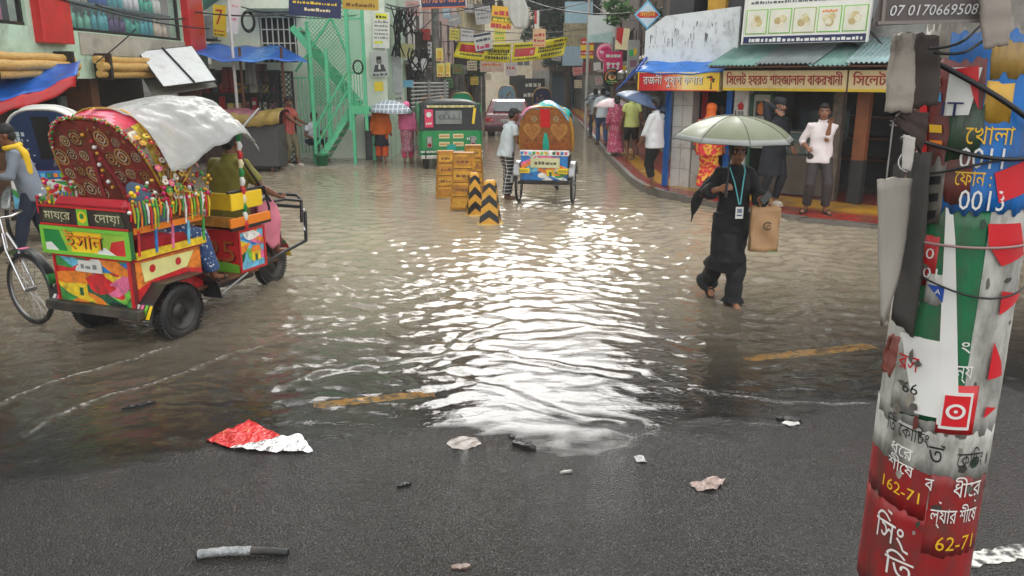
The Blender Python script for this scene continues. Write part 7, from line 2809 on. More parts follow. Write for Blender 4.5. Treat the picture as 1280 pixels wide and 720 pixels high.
# ---- the painted cycle rickshaw in the middle, its puller beside it
pr = G(682, 253)
cycle_rickshaw('painted cycle rickshaw with gold heart hood and cyan cloth seen from behind', pr, -10, 'heart', 3, True, scale=1.0)
mb = MB()
TR_ = Matrix.Translation(pr) @ rot('Z', -10)
mb.sheet(lambda u, v: TR_ @ V((u - .5) * .84, -.24 + .86 * v, 1.79 + .035 * math.sin(u * 11 + v * 6) - .20 * abs(2 * u - 1) ** 3 - .16 * (2 * v - .7) ** 2), 30, 16, SKYB, .01,
		 mfn=lambda u, v: [TEAL, mat((200, 232, 238), .4, var=.1), SKYB, mat((120, 200, 214), .4, var=.1)][int(u * 7 + 2 * math.sin(v * 5)) % 4] if u > .25 else [PINK, mat((236, 190, 214), .5, var=.1)][int(v * 6) % 2])
mb.build('rain_cloth', label='cyan and pink cloth spread over the gold heart rickshaw hood', cat='cloth')
# ---- rickshaws farther off
cycle_rickshaw('small distant rickshaw with pale blue hood beyond the red car', G(634, 148), -4, 'plain', 5, False, cover=mat((150, 200, 226), .4, var=.1))
cycle_rickshaw('orange brown hooded rickshaw waiting ahead of the green auto rickshaw', V(-2.75, 28.5, -.1), -6, 'plain', 1, False, cover=mat((190, 110, 60), .5, var=.2))
cycle_rickshaw('dark hooded rickshaw far up the lane under the tree', V(1.6, 44, -.1), 6, 'plain', 7, False, cover=NAVY)
cycle_rickshaw('rickshaw with bright green covered hood just ahead of the auto rickshaw', V(-1.9, 31.0, -.1), 2, 'plain', 2, False, cover=mat((40, 190, 140), .4, var=.1))
# ---- blue hood rickshaw at the left edge
cycle_rickshaw('rickshaw with dark blue script painted hood and white cover at the far left', V(-6.45, 11.3, -.08), 12, 'blue', 4, False, scale=1.1)
# ---- rickshaw nosing in from the left: only its front wheel and bars are in view
hb = math.degrees(math.atan2(-.86, -.5))
fw = G(45, 405)
ang = -118
hd = Vector((-math.sin(R(ang)), math.cos(R(ang)), 0))
cycle_rickshaw('cycle rickshaw nosing in from the left with only front wheel and handlebar showing', fw - hd * 1.75, ang, 'plain', 8, False, cover=PINK)
p16 = V(-6.02, 10.0, -.07)
person('puller in grey shirt with a yellow towel over his shoulder before the blue hood', p16, -62, 1.74, 1, dict(lean=14, pitch=12, wL=(.15, -.42, 1.12), wR=(-.2, -.40, 1.1), aL=(.1, -.25, .085), aR=(-.1, .2, .085)),
	[('trousers', mat((34, 44, 66), .7, var=.2), dict(len=1.9)), ('shirt', mat((128, 136, 148), .7, var=.1), dict(sleeve=1.4, hem=-.14, g=1.08)), ('scarf', mat((240, 196, 40), .7, var=.1), dict(side=1))], 'short', .012, 'sandal')

# ---- the battery rickshaw in front
BRP = V(-3.42, 7.02, -.045)
BRZ = -21
BR = thing('battery_rickshaw', 'ornate painted battery rickshaw with gold hood and white plastic rain sheet', 'rickshaw', BRP, R(BRZ))
BW = Matrix.Translation(BRP) @ rot('Z', BRZ)
for sx in (-1, 1):
	wheel(BR, tr(sx * .47, 0, .265), .265, .066, solid=True)
wheel(BR, tr(0, 1.92, .25), .25, .055, solid=True)
mb = MB()
mb.tube([V(-.5, 0, .27), V(.5, 0, .27)], .03, DARKSTEEL, 8)
for sx in (-.40, .40):
	mb.box((sx, .35, .355), (.06, 1.5, .06), DARKSTEEL)
mb.tube([V(-.38, 1.1, .36), V(0, 1.75, .40), V(.38, 1.1, .36)], .022, DARKSTEEL, 8)
mb.box((0, .60, .395), (.92, 1.1, .03), BROWN)
mb.box((0, 1.25, .395), (.7, .7, .03), BROWN)
mb.box((0, -.46, .36), (1.06, .08, .085), mat((40, 38, 36), .5, var=.3, dirt=.7, dcol=(96, 86, 72)), None, .01)
mb.build('chassis', BR)
for sx in (-1, 1):
	mb = MB()
	prof = [(-.42, .30), (-.38, .44), (-.22, .575), (.22, .575), (.40, .44), (.44, .28)]
	def fen(u, v):
		t = v * (len(prof) - 1)
		i = min(int(t), len(prof) - 2)
		f = t - i
		return V(sx * .48 + (u - .5) * .22, prof[i][0] + (prof[i + 1][0] - prof[i][0]) * f, prof[i][1] + (prof[i + 1][1] - prof[i][1]) * f)
	mb.sheet(fen, 4, 20, mat((52, 52, 52), .35, metal=.3, var=.2, dirt=.4), .008, smooth=False)
	FM = frame((sx * .48, -.405, .37), (1, 0, 0), (0, .28, 1))
	for k, cc in enumerate((WHITE, PINK, LIME, YELLOW)):
		mb.flat([(-.1 + .05 * k, -.06), (-.06 + .05 * k, -.06), (-.02 + .045 * k, .06), (-.05 + .045 * k, .06)], cc, FM, .008 + .0005 * k)
	mb.build('fender', BR)
# body: rear box with its painted panels
mb = MB()
mb.box((0, -.02, .60), (.86, .80, .42), mat((120, 40, 36), .5, var=.2), None, .008)
PB = frame((0, -.422, .60))
art(mb, PB, .86, .44, 12, ARTM[2], 26, .003, RED)
mb.box((0, .13, .02), (.26, .10, .012), mat((216, 214, 206), .5, var=.1), PB)
scribble(mb, -.10, .10, .11, .045, GREY, PB, .028)
scribble(mb, .16, .36, -.19, .03, BLACK, PB, .025)
PS = frame((.432, .0, .60), (0, 1, 0))
mb.flat([(-.38, -.2), (.38, -.2), (.38, .2), (-.38, .2)], ARTM[5], PS, .002)
mb.flat([(-.38, -.2), (.38, -.2), (.38, -.02), (.0, .06), (-.38, -.05)], ARTM[0], PS, .003)
mb.flat([(-.3, .0), (.2, .03), (.3, .16), (-.32, .17)], mat((232, 226, 150), .4, var=.15), PS, .004)
for q in (-.2, .1):
	mb.disc((q, .1), .035, RED, PS, .006, 14)
for z in (-.2, .2):
	mb.box((0, z, .006), (.8, .022, .016), RED, PS)
mb.build('rear_box', BR)
mb = MB()
mb.box((0, -.435, .945), (.98, .05, .24), mat((40, 100, 56), .45, var=.2), None, .006)
NB = frame((0, -.462, .945))
for sx in (-1, 1):
	mb.box((sx * .47, 0, .004), (.04, .24, .014), LIME, NB)
for sz in (-1, 1):
	mb.box((0, sz * .105, .0045), (.9, .03, .015), LIME, NB)
mb.flat([(-.45, -.09), (.45, -.09), (.45, .09), (-.45, .09)], mat((150, 190, 60), .45, var=.2), NB, .003)
mb.flat([(-.45, -.09), (-.2, -.09), (-.28, .09), (-.45, .09)], GREEN, NB, .0036)
mb.flat([(.25, -.09), (.45, -.09), (.45, .05), (.3, .02)], RED, NB, .0036)
mb.flat([(-.45, -.09), (-.3, -.09), (-.38, -.02), (-.45, -.03)], WHITE, NB, .0042)
mb.flat([(.1, -.09), (.34, -.09), (.22, -.03)], WHITE, NB, .0042)
mb.flat([(-.16, -.09), (.14, -.085), (.2, .085), (-.12, .09)], YELLOW, NB, .0048)
mb.text('ইসান', .17, BLACK, NB, 0.01, -.055, .010, .03, width=.42)
mb.text('ইসান', .17, ORANGE, NB, 0.0, -.05, .013, .015, width=.42)
mb.build('name_board', BR)
mb = MB()
mb.box((0, -.43, 1.155), (1.0, .04, .17), mat((44, 30, 26), .45, var=.2), None, .006)
NC = frame((0, -.452, 1.155))
for sx in (-1, 1):
	mb.flat([(sx * .30 - .16, -.06), (sx * .30 + .16, -.06), (sx * .30 + .13, .06), (sx * .30 - .13, .06)], mat((60, 60, 40), .5), NC, .003)
mb.text('মায়ের', .10, mat((206, 200, 160), .5), NC, -.28, -.03, .008, .015, width=.30)
mb.text('দোয়া', .10, mat((206, 200, 160), .5), NC, .28, -.03, .008, .015, width=.28)
mb.flat([(-.06, -.08), (.06, -.08), (.06, .08), (-.06, .08)], LIME, NC, .004)
mb.disc((0, 0), .05, YELLOW, NC, .006, 12)
mb.disc((0, .01), .025, GREEN, NC, .008, 10)
for sz in (-1, 1):
	mb.box((0, sz * .078, .003), (.98, .016, .012), RED, NC)
mb.build('script_board', BR)
mb = MB()
mb.box((0, .05, .90), (.84, .60, .16), CRIMSON, None, .04)
mb.box((0, -.33, 1.12), (.84, .12, .36), CRIMSON, None, .05)
mb.build('passenger_seat', BR)
# side rail and hanging trinkets
for sx in (-1, 1):
	mb = MB()
	mb.box((sx * .46, .02, 1.05), (.03, .82, .05), ORANGE)
	mb.box((sx * .46, .02, .84), (.03, .82, .06), ARTM[1])
	for k in range(5):
		mb.tube([V(sx * .475, -.36 + .19 * k, .84), V(sx * .475, -.34 + .19 * k, 1.05)], .014, ARTM[(k * 3) % 10], 6)
	mb.build('side_rail', BR)
mb = MB()
rr = random.Random(31)
for sx in (-1, 1):
	for k in range(26):
		y = -.44 + .036 * k
		L = rr.uniform(.14, .26)
		mb.tube([V(sx * .51, y, 1.30), V(sx * (.515 + rr.uniform(0, .01)), y + .004, 1.30 - L * .5), V(sx * .51, y + rr.uniform(-.008, .012), 1.30 - L)], [.008, .011, .007], ARTM[[0, 1, 8, 5, 2, 4][k % 6]], 6)
	for k in range(90):
		mb.ball((sx * (.49 + rr.uniform(0, .04)), rr.uniform(-.45, .5), rr.uniform(1.20, 1.46)), rr.uniform(.010, .022), [CRIMSON, GOLD, MAGENTA, YELLOW, ARTM[2], WHITE][k % 6], None, 8, 5)
mb.build('tassel_fringe', BR)
GLIT = [mat((206, 176, 70), .35, metal=.45, var=.45, vs=30), mat((196, 190, 170), .3, metal=.5, var=.4, vs=30), mat((150, 110, 60), .4, metal=.3, var=.4, vs=26), mat((214, 190, 60), .4, metal=.3, var=.4, vs=30), mat((120, 70, 50), .4, var=.4, vs=22), mat((190, 60, 60), .4, var=.3, vs=22)]
FLOW = [mat((196, 36, 66), .5, var=.25, vs=10), mat((206, 50, 86), .5, var=.25, vs=10), CRIMSON, mat((216, 120, 140), .5, var=.3, vs=14)]
HH, PMh = hood(BR, .53, .80, (.02, 1.22), R(-24), R(48), mat((132, 54, 46), .45, var=.5, vs=14), GLIT, FLOW, 'gold', 9)
HH.location = (-.05, 0, 0)
mb = MB()
for k in range(110):       # rosettes and sequins on the hood's flank and crown
	t = rr.choice([rr.uniform(.5, .98), rr.uniform(.5, .98), rr.uniform(-.98, -.5), rr.uniform(-.4, .4)])
	ph = R(-22) + (R(70)) * rr.random()
	p = hoop(ph, t, .545, .815, (.02, 1.22))
	c = V(0, .02, 1.22)
	n_ = (p - c).normalized()
	M = frame(p, n_.cross(V(.01, .02, 1)).normalized() if abs(n_.z) < .95 else (1, 0, 0), V(0, 0, 1) if abs(n_.z) < .95 else (0, 1, 0))
	M = n_.to_track_quat('Z', 'Y').to_matrix().to_4x4()
	M.translation = p
	col = [GOLD, GLIT[1], PINK, GLIT[3], CRIMSON, GLIT[0], ARTM[2], GLIT[2]][k % 8]
	for j in range(6):
		a = j * math.pi / 3
		mb.disc((.019 * math.cos(a), .019 * math.sin(a)), .014, col, M, .004 + .0006 * j, 7)
	mb.ball((0, 0, .006), .009, [YELLOW, CRIMSON][k % 2], M, 6, 4)
mb.build('rosettes', BR)
mb = MB()
for k in range(56):
	t = -.75 + 1.5 * k / 55
	p = hoop(R(-25), t, .545, .82, (.0, 1.22))
	for j in range(3):
		mb.ball(tuple(p + V(rr.uniform(-.02, .02), -.012, rr.uniform(-.02, .02))), rr.uniform(.006, .012), [CRIMSON, MAGENTA, ARTM[2], GOLD, GLIT[1]][(k + j) % 5], None, 7, 5)
mb.build('garland', BR)
# driver's bench box with number, rails and striped posts
mb = MB()
mb.box((.02, 1.08, .62), (.86, .40, .42), mat((150, 60, 50), .5, var=.2), None, .008)
DB = frame((.02, .878, .62))
mb.flat([(-.43, -.21), (.43, -.21), (.43, .21), (-.43, .21)], mat((206, 40, 40), .4, var=.12), DB, .003)
mb.flat([(-.43, -.21), (.43, -.21), (.43, -.13), (.1, -.09), (-.43, -.12)], LIME, DB, .004)
mb.text('25', .30, mat((92, 14, 20), .4), DB, .235, -.11, .008, .05, width=.34)
mb.text('25', .30, mat((176, 96, 40), .4), DB, .225, -.10, .012, .03, width=.33)
DS = frame((.452, 1.08, .62), (0, 1, 0))
art(mb, DS, .40, .42, 17, ARTM[9], 14, .003, RED)
mb.build('driver_box', BR)
mb = MB()
mb.box((.02, 1.14, .87), (.80, .44, .08), BLACK, None, .03)
mb.build('driver_seat', BR)
mb = MB()
for sx in (-.44, .48):
	mb.box((sx, 1.02, 1.12), (.03, .46, .16), YELLOW, None, .006)
	mb.box((sx, 1.06, .92), (.03, .60, .09), ORANGE, None, .006)
	mb.tube([V(sx, .76, 1.22), V(sx, 1.3, 1.22), V(sx, 1.36, 1.0), V(sx, 1.36, .86), V(sx, .76, .86)], .013, BLACK, 6)
mb.box((.02, .84, 1.12), (.90, .03, .16), YELLOW)
mb.box((.02, .84, .92), (.90, .03, .10), mat((200, 140, 60), .4, var=.3, vs=12))
mb.build('driver_rail', BR)
for sx in (-.44, .48):
	mb = MB()
	for k in range(11):
		z0_, z1_ = .84 + .085 * k, .84 + .085 * (k + 1)
		mb.tube([V(sx, .98, z0_), V(sx + .012, .98, (z0_ + z1_) / 2), V(sx, .98, z1_)], [.018, .027, .018], [RED, WHITE, GREEN, CREAM][k % 4], 8)
	mb.build('canopy_post', BR)
mb = MB()
mb.tube([V(.48, .98, 1.55), V(.46, 1.42, 1.05)], .014, DARKSTEEL, 6)
mb.tube([V(.46, .98, 1.75), V(.42, 1.40, 1.98)], .012, STEEL, 6)
mb.build('brace', BR)
# front fork, handlebar, guard
mb = MB()
for sx in (-.075, .075):
	mb.tube([V(sx, 1.92, .25), V(sx, 1.80, .62)], .02, DARKSTEEL, 8)
mb.tube([V(0, 1.80, .60), V(0, 1.70, 1.08)], .022, DARKSTEEL, 8)
mb.tube([V(0, 1.72, .52), V(0, 1.35, .42)], .028, DARKSTEEL, 8)
mb.build('fork', BR)
mb = MB()
mb.sheet(lambda u, v: V((u - .5) * .14, 1.92 + .30 * math.cos(.1 + v * 2.3), .25 + .30 * math.sin(.1 + v * 2.3)), 4, 16, BLACK, .005, mfn=lambda u, v: [YELLOW, RED, GREEN, ORANGE][int(v * 8) % 4])
mb.build('front_mudguard', BR)
mb = MB()
mb.tube([V(-.34, 1.48, 1.06), V(-.28, 1.62, 1.10), V(0, 1.70, 1.08), V(.28, 1.62, 1.10), V(.34, 1.48, 1.06)], .012, CHROME, 8)
for sx in (-1, 1):
	mb.tube([V(sx * .325, 1.53, 1.08), V(sx * .345, 1.42, 1.05)], .018, BLACK, 8)
mb.build('handlebar', BR)
mb = MB()
mb.ball((0, 1.83, .95), (.075, .06, .075), STEEL, None, 14, 10)
mb.disc((0, 0), .062, WHITE, frame((0, 1.893, .95), (-1, 0, 0)), .002, 16)
mb.build('headlight', BR)
mb = MB()
def loopx(x0_, x1_, y, z0_, z1_):
	return [V(x0_, y, z0_), V(x0_, y + .02, z1_ - .06), V(x0_ + .06, y + .03, z1_), V(x1_ - .06, y + .03, z1_), V(x1_, y + .02, z1_ - .06), V(x1_, y, z0_)]
mb.tube(loopx(-.30, .30, 2.20, .48, .86), .02, BLACK, 8)
mb.tube(loopx(-.30, .30, 2.14, .70, 1.0), .018, BLACK, 8)
for sx in (-1, 1):
	mb.tube([V(sx * .30, 2.2, .48), V(sx * .34, 1.7, .44), V(sx * .36, 1.4, .40)], .02, BLACK, 8)
	mb.tube([V(sx * .30, 2.16, .94), V(sx * .30, 1.86, 1.0), V(sx * .2, 1.72, .98)], .016, BLACK, 8)
	mb.tube([V(sx * .30, 2.18, .6), V(sx * .26, 2.24, .72), V(sx * .30, 2.2, .84)], .013, [GREEN, WHITE][sx > 0], 6)
mb.build('front_guard', BR)
mb = MB()
mb.tube([V(.40, .5, .34), V(.40, .9, .30), V(.2, 1.6, .36)], .012, STEEL, 6)
mb.tube([V(.48, .55, .28), V(.48, .95, .40)], .012, STEEL, 6)
mb.build('brake_rod', BR)
# plastic rain sheet
PLA = mat((190, 191, 187), .25, var=.10, vs=4, alpha=.52, spec=.5, bump=.5, bs=22, dirt=.4, dcol=(150, 148, 138), key='plastic_sheet')
def plas(u, v):
	x = (u - .5) * 1.34
	y = -.10 + 1.34 * v
	a = abs(2 * u - 1)
	z = 2.03 + .07 * math.sin(math.pi * v) - .52 * a ** 2.6 * (1 - .62 * v) - .20 * max(0, v - .78) / .22
	z += .014 * math.sin(u * 9 + v * 4) + .010 * math.sin(v * 11 + 4 * math.sin(u * 5)) + .006 * math.sin(u * 19 - v * 23 + 2 * math.sin(v * 9))
	tt = math.atan2(x - .42, 1.35 - y)
	z += (.004 + .012 * v) * math.sin(tt * 31 + 3 * math.sin(tt * 7) + 1.5 * math.sin(y * 9)) + .003 * math.sin(y * 43 - x * 31 + 3 * math.sin(x * 7))
	z -= .03 * abs(math.sin(v * 9)) * a ** 4
	x *= 1 - .12 * v ** 2
	if v > .85:
		x += (.38 - x) * ((v - .85) / .15) * .35
		z -= .05 * (v - .85) / .15
	return V(x, y, z)
mb = MB()
mb.sheet(plas, 80, 80, PLA, .004)
o = mb.build('plastic_sheet', label='wrinkled white plastic rain sheet over the battery rickshaw hood', cat='sheet')
o.matrix_world = BW
# the people on it
dl = BW @ V(.10, 1.20, .0)
person('driver in olive shirt and maroon cloth seated at the battery rickshaw handlebar', dl + V(0, 0, -.015), 180 + BRZ, 1.70, 1,
	   dict(hip=1.0, aL=(.16, -.52, .50), aR=(-.16, -.52, .50), wL=(.32, -.38, 1.10), wR=(-.32, -.38, 1.10), lean=9, pitch=6, curlL=1.2, curlR=1.2),
	   [('trousers', mat((104, 44, 54), .75, var=.2), dict(len=1.85, wide=1.2, name='cloth_wrap')), ('shirt', mat((118, 112, 40), .75, var=.12), dict(sleeve=.75, hem=-.12, g=1.14, fold=.007))], 'short', .010, None, w=1.12)
mb = MB()
def pinkc(u, v):
	return BW @ V(.33 + .03 * math.sin(v * 5) + .05 * (u - .5), 1.34 + .30 * u + .05 * v, 1.10 - .50 * v + .03 * math.sin(u * 11 + v * 4) - .1 * u)
mb.sheet(pinkc, 14, 12, mat((224, 130, 150), .7, var=.15), .02)
mb.build('pink_towel', label='pink towel hanging over the knee of the battery rickshaw driver', cat='towel')
pp = BW @ V(.22, .06, 0)
person('passenger in speckled blue denim seated under the gold hood', pp, 180 + BRZ, 1.62, 1, dict(hip=1.06, aL=(-.1, -.50, .50), aR=(-.22, -.50, .50), wL=(.14, -.3, 1.05), wR=(-.14, -.3, 1.05), lean=-6),
	   [('trousers', JEANSPRINT, dict(len=1.9, wide=1.25)), ('shirt', mat((90, 110, 130), .7, var=.1), {})], 'short', .013, 'sandal')

# ---- green auto rickshaw
ap = G(559, 211)
AR = thing('auto_rickshaw', 'green three wheeled auto rickshaw with black canvas seen from behind', 'auto rickshaw', V(ap.x + .06, ap.y + .35, -.12), R(9))
AR.scale = (1.08, 1.08, 1.08)
CNG = mat((34, 148, 84), .35, var=.1, coat=.3, dirt=.15)
CANV = mat((34, 36, 38), .5, var=.25, bump=.3, bs=10, dirt=.2, dcol=(90, 92, 94))
hw = .70
mb = MB()
# lower body: rear tub lofted forwards to the narrow nose
secs = [(-.34, .66, .46, .98), (-.28, .72, .38, 1.0), (.6, .72, .36, .98), (1.3, .66, .36, .80), (1.9, .46, .40, .82), (2.25, .28, .46, .80)]
vs, fs = [], []
for y, w_, z0_, z1_ in secs:
	vs += [(-w_, y, z0_), (w_, y, z0_), (w_ * 1.0, y, z1_ - .05), (w_ * .94, y, z1_), (-w_ * .94, y, z1_), (-w_, y, z1_ - .05)]
for i in range(len(secs) - 1):
	for k in range(6):
		k2 = (k + 1) % 6
		fs.append((i * 6 + k, i * 6 + k2, (i + 1) * 6 + k2, (i + 1) * 6 + k))
fs += [(5, 4, 3, 2, 1, 0), tuple(len(vs) - 6 + k for k in range(6))]
mb.add(vs, fs, CNG)
RMx = frame((0, -.342, .70))
for sx in (-.16, .16):
	for sz in (-.12, .06):
		mb.box((sx, sz + .1, .004), (.24, .10, .012), CREAM, RMx)
		mb.box((sx, sz + .1, .011), (.21, .03, .004), GOLD, RMx)
scribble(mb, .36, .58, .07, .06, WHITE, RMx, .004, .2)
mb.build('body', AR)
mb = MB()
mb.box((0, 0, .012), (.20, .14, .016), TEAL, RMx @ tr(.0, -.10, 0))
mb.build('number_plate', AR)
for sx in (-1, 1):
	mb = MB()
	M = RMx @ tr(sx * .50, .02, 0)
	mb.box((0, 0, .015), (.13, .26, .03), STEEL, M, .01)
	mb.disc((0, .05), .05, mat((190, 190, 190), .2, metal=.5), M, .032, 16)
	mb.disc((0, -.06), .045, mat((150, 20, 24), .2), M, .032, 16)
	mb.build('tail_light', AR)
mb = MB()
mb.box((0, -.46, .40), (1.42, .05, .08), mat((206, 206, 204), .3, metal=.5, var=.1), None, .01)
mb.box((0, -.46, .52), (1.42, .04, .04), mat((206, 206, 204), .3, metal=.5, var=.1))
for sx in (-.5, .5):
	mb.box((sx, -.40, .44), (.05, .14, .05), DARKSTEEL)
for k in range(5):
	mb.box((-.6 + .3 * k, -.485, .46), (.03, .02, .16), DARKSTEEL)
mb.build('rear_bumper', AR)
mb = MB()
def canopy(u, v):
	t = u * 2 - 1
	y = -.33 + 2.0 * v
	a = t * math.pi / 2
	x = .70 * math.copysign(abs(math.sin(a)) ** .45, math.sin(a)) * (1 - .10 * max(0, v - .6))
	z = .98 + .69 * abs(math.cos(a)) ** .42 * (1 - .06 * v - .12 * max(0, .12 - v) / .12)
	return V(x, y + .10 * (z - 1) * (1 - v), z + .012 * math.sin(v * 17))
mb.sheet(canopy, 28, 14, CANV, .012)
vs = [canopy(k / 28, 0) for k in range(29)]
mb.add(vs, [tuple(range(28, -1, -1))], CANV)
mb.build('canvas_top', AR)
mb = MB()
KM = frame((0, -.325, 1.28), (1, 0, 0), (0, .10, 1)) @ tr(0, 0, .012)
mb.box((-.05, .0, .006), (.60, .30, .01), mat((120, 124, 120), .3, var=.25), KM)
for q in range(4):
	mb.ring((-.23 + .12 * q, 0), .035, .05, mat((50, 50, 52), .4), KM, .014, 12, 40 + 50 * q, 330)
	mb.box((-.17 + .12 * q, 0, .0125), (.014, .13, .004), mat((50, 50, 52), .4), KM)
mb.box((0, .24, .01), (1.08, .05, .02), mat((196, 190, 130), .5, var=.3, vs=20), KM)
for k in range(12):
	mb.ball((-.52 + .095 * k, .235, .025), .028, [CREAM, mat((206, 190, 110), .5)][k % 2], KM, 6, 4)
mb.box((.52, .10, .012), (.06, .36, .014), SIGNY, KM @ rot('Z', -8))
mb.build('rear_window', AR)
mb = MB()
mb.box((-.50, -.02, .012), (.19, .40, .012), mat((226, 50, 96), .5, var=.1), KM)
mb.disc((-.50, .06), .06, WHITE, KM, .020, 14)
scribble(mb, -.57, -.43, -.16, .05, WHITE, KM, .020)
mb.build('pink_sticker', AR)
mb = MB()
for y0_, y1_ in ((-.05, .75), (.85, 1.5)):
	for sx in (-1, 1):
		mb.box((sx * .708, (y0_ + y1_) / 2, 1.30), (.012, y1_ - y0_, .44), mat((120, 160, 140), .3, var=.2), None)
		for y in (y0_, y1_):
			mb.box((sx * .712, y, 1.26), (.03, .05, .60), CNG)
		mb.box((sx * .712, (y0_ + y1_) / 2, 1.545), (.03, y1_ - y0_ + .05, .05), CNG)
		mb.box((sx * .712, (y0_ + y1_) / 2, .80), (.03, y1_ - y0_ + .05, .50), CNG)
mb.build('side_frame', AR)
for (x, y) in ((-.58, .0), (.58, .0), (0, 2.0)):
	wheel(AR, tr(x, y, .24), .24, .055, solid=True)
# ---- red car
cp = G(632, 171)
CR = thing('red_car', 'dark red saloon car seen from behind between auto rickshaw and painted rickshaw', 'car', V(cp.x + .05, cp.y + .3, -.12), R(-2))
CARP = mat((120, 20, 36), .25, var=.06, coat=.6)
mb = MB()
prof = [(-.05, .30), (-.08, .55), (-.02, .92), (.45, .98), (1.05, 1.40), (1.4, 1.47), (2.4, 1.45), (3.05, 1.02), (4.1, .85), (4.25, .55), (4.2, .30)]
vs, fs = [], []
for t, wd in ((-.86, 1), (-.80, 1.01), (.80, 1.01), (.86, 1)):
	for y, z in prof:
		k = .80 if z > 1.1 else 1.0
		zz = z if abs(t) < .82 else z - .04 * (z > .6)
		vs.append((t * (k if abs(t) > 0 else 1), y, zz))
n_ = len(prof)
for i in range(3):
	for k in range(n_ - 1):
		fs.append((i * n_ + k, (i + 1) * n_ + k, (i + 1) * n_ + k + 1, i * n_ + k + 1))
	fs.append((i * n_ + n_ - 1, (i + 1) * n_ + n_ - 1, (i + 1) * n_, i * n_))
fs.append(tuple(range(n_)))
fs.append(tuple(3 * n_ + k for k in range(n_ - 1, -1, -1)))
mb.add(vs, fs, CARP)
mb.build('body', CR)
mb = MB()
GM = frame((0, .72, 1.19), (1, 0, 0), (0, .6, .42))
mb.box((0, 0, .012), (1.10, .56, .02), mat((110, 118, 124), .08, var=.1), GM)
mb.build('rear_window', CR)
for sx in (-1, 1):
	mb = MB()
	mb.box((sx * .66, -.055, .74), (.30, .05, .16), mat((196, 24, 34), .2, var=.05), None, .015)
	mb.box((sx * .58, -.075, .74), (.10, .03, .05), WHITE, None, .008)
	mb.build('tail_light', CR)
	mb = MB()
	mb.box((sx * .745, 1.75, 1.2), (.012, 1.3, .30), GLASS, Matrix.Rotation(R(-sx * 4), 4, 'Y'))
	mb.build('side_window', CR)
mb = MB()
mb.box((0, -.07, .42), (1.66, .10, .20), mat((60, 20, 28), .4, var=.1), None, .03)
mb.box((0, -.10, .70), (.46, .03, .12), WHITE, None, .004)
scribble(mb, -.2, .2, -.03, .06, BLACK, frame((0, -.1165, .70)), .002)
mb.build('rear_bumper', CR)
for (x, y) in ((-.72, .75), (.72, .75), (-.72, 3.4), (.72, 3.4)):
	wheel(CR, tr(x, y, .31), .31, .07, solid=True)

# ================================================================== street furniture
BARY = mat((192, 130, 36), .55, var=.3, vs=7, dirt=.85, dcol=(92, 62, 36), ds=5, bump=.3, bs=30)
BARY2 = mat((212, 158, 44), .55, var=.25, vs=7, dirt=.65, dcol=(104, 72, 40), ds=6, bump=.3, bs=30)
def barricade(p, rz, label, h=.98, wd=.44, seed=0):
	root = thing('barricade', label, 'barrier', p, R(rz), 'stacked yellow barriers in the road')
	n = 4
	for i in range(n):
		mb = MB()
		z0_, z1_ = h * i / n + .006, h * (i + 1) / n - .006
		w0, w1 = wd * (1 - .28 * i / n), wd * (1 - .28 * (i + 1) / n)
		d0, d1 = .34 * (1 - .3 * i / n), .34 * (1 - .3 * (i + 1) / n)
		m = BARY if (i + seed) % 2 else BARY2
		vs = [(-w0 / 2, -d0 / 2, z0_), (w0 / 2, -d0 / 2, z0_), (w0 / 2, d0 / 2, z0_), (-w0 / 2, d0 / 2, z0_), (-w1 / 2, -d1 / 2, z1_), (w1 / 2, -d1 / 2, z1_), (w1 / 2, d1 / 2, z1_), (-w1 / 2, d1 / 2, z1_)]
		mb.add(vs, [(3, 2, 1, 0), (4, 5, 6, 7), (0, 1, 5, 4), (1, 2, 6, 5), (2, 3, 7, 6), (3, 0, 4, 7)], m)
		M = frame((0, -(d0 + d1) / 4 - .002, (z0_ + z1_) / 2), (1, 0, 0), (0, (d0 - d1) / 2, z1_ - z0_))
		hh = z1_ - z0_
		mb.box((0, 0, .0), ((w0 + w1) / 2 * .86, hh * .66, .012), BARY2 if m is BARY else BARY, M)
		if i in (1, 2, 3):
			scribble(mb, -w1 * .32, w1 * .32, -hh * .14, hh * .26, mat((120, 70, 34), .5, var=.2), M, .008, .25, i + seed)
		mb.build('panel', root)
	mb = MB()
	for sx in (-1, 1):
		mb.tube([V(sx * wd * .47, -.16, 0), V(sx * wd * .34, -.125, h)], .016, BARY, 6)
		mb.tube([V(sx * wd * .47, .16, 0), V(sx * wd * .34, .125, h)], .016, BARY, 6)
	mb.box((0, 0, h + .006), (wd * .74, .24, .03), BARY)
	mb.build('frame', root)
barricade(G(558, 246), 8, 'yellow barrier at the left of the stack, nearest the auto rickshaw', .86, .40, 0)
barricade(G(581, 261), -6, 'yellow barrier in front of the stack with print on its boards', .96, .46, 1)
barricade(G(592, 243), 4, 'yellow barrier at the back of the stack behind the short bollard', .94, .42, 2)
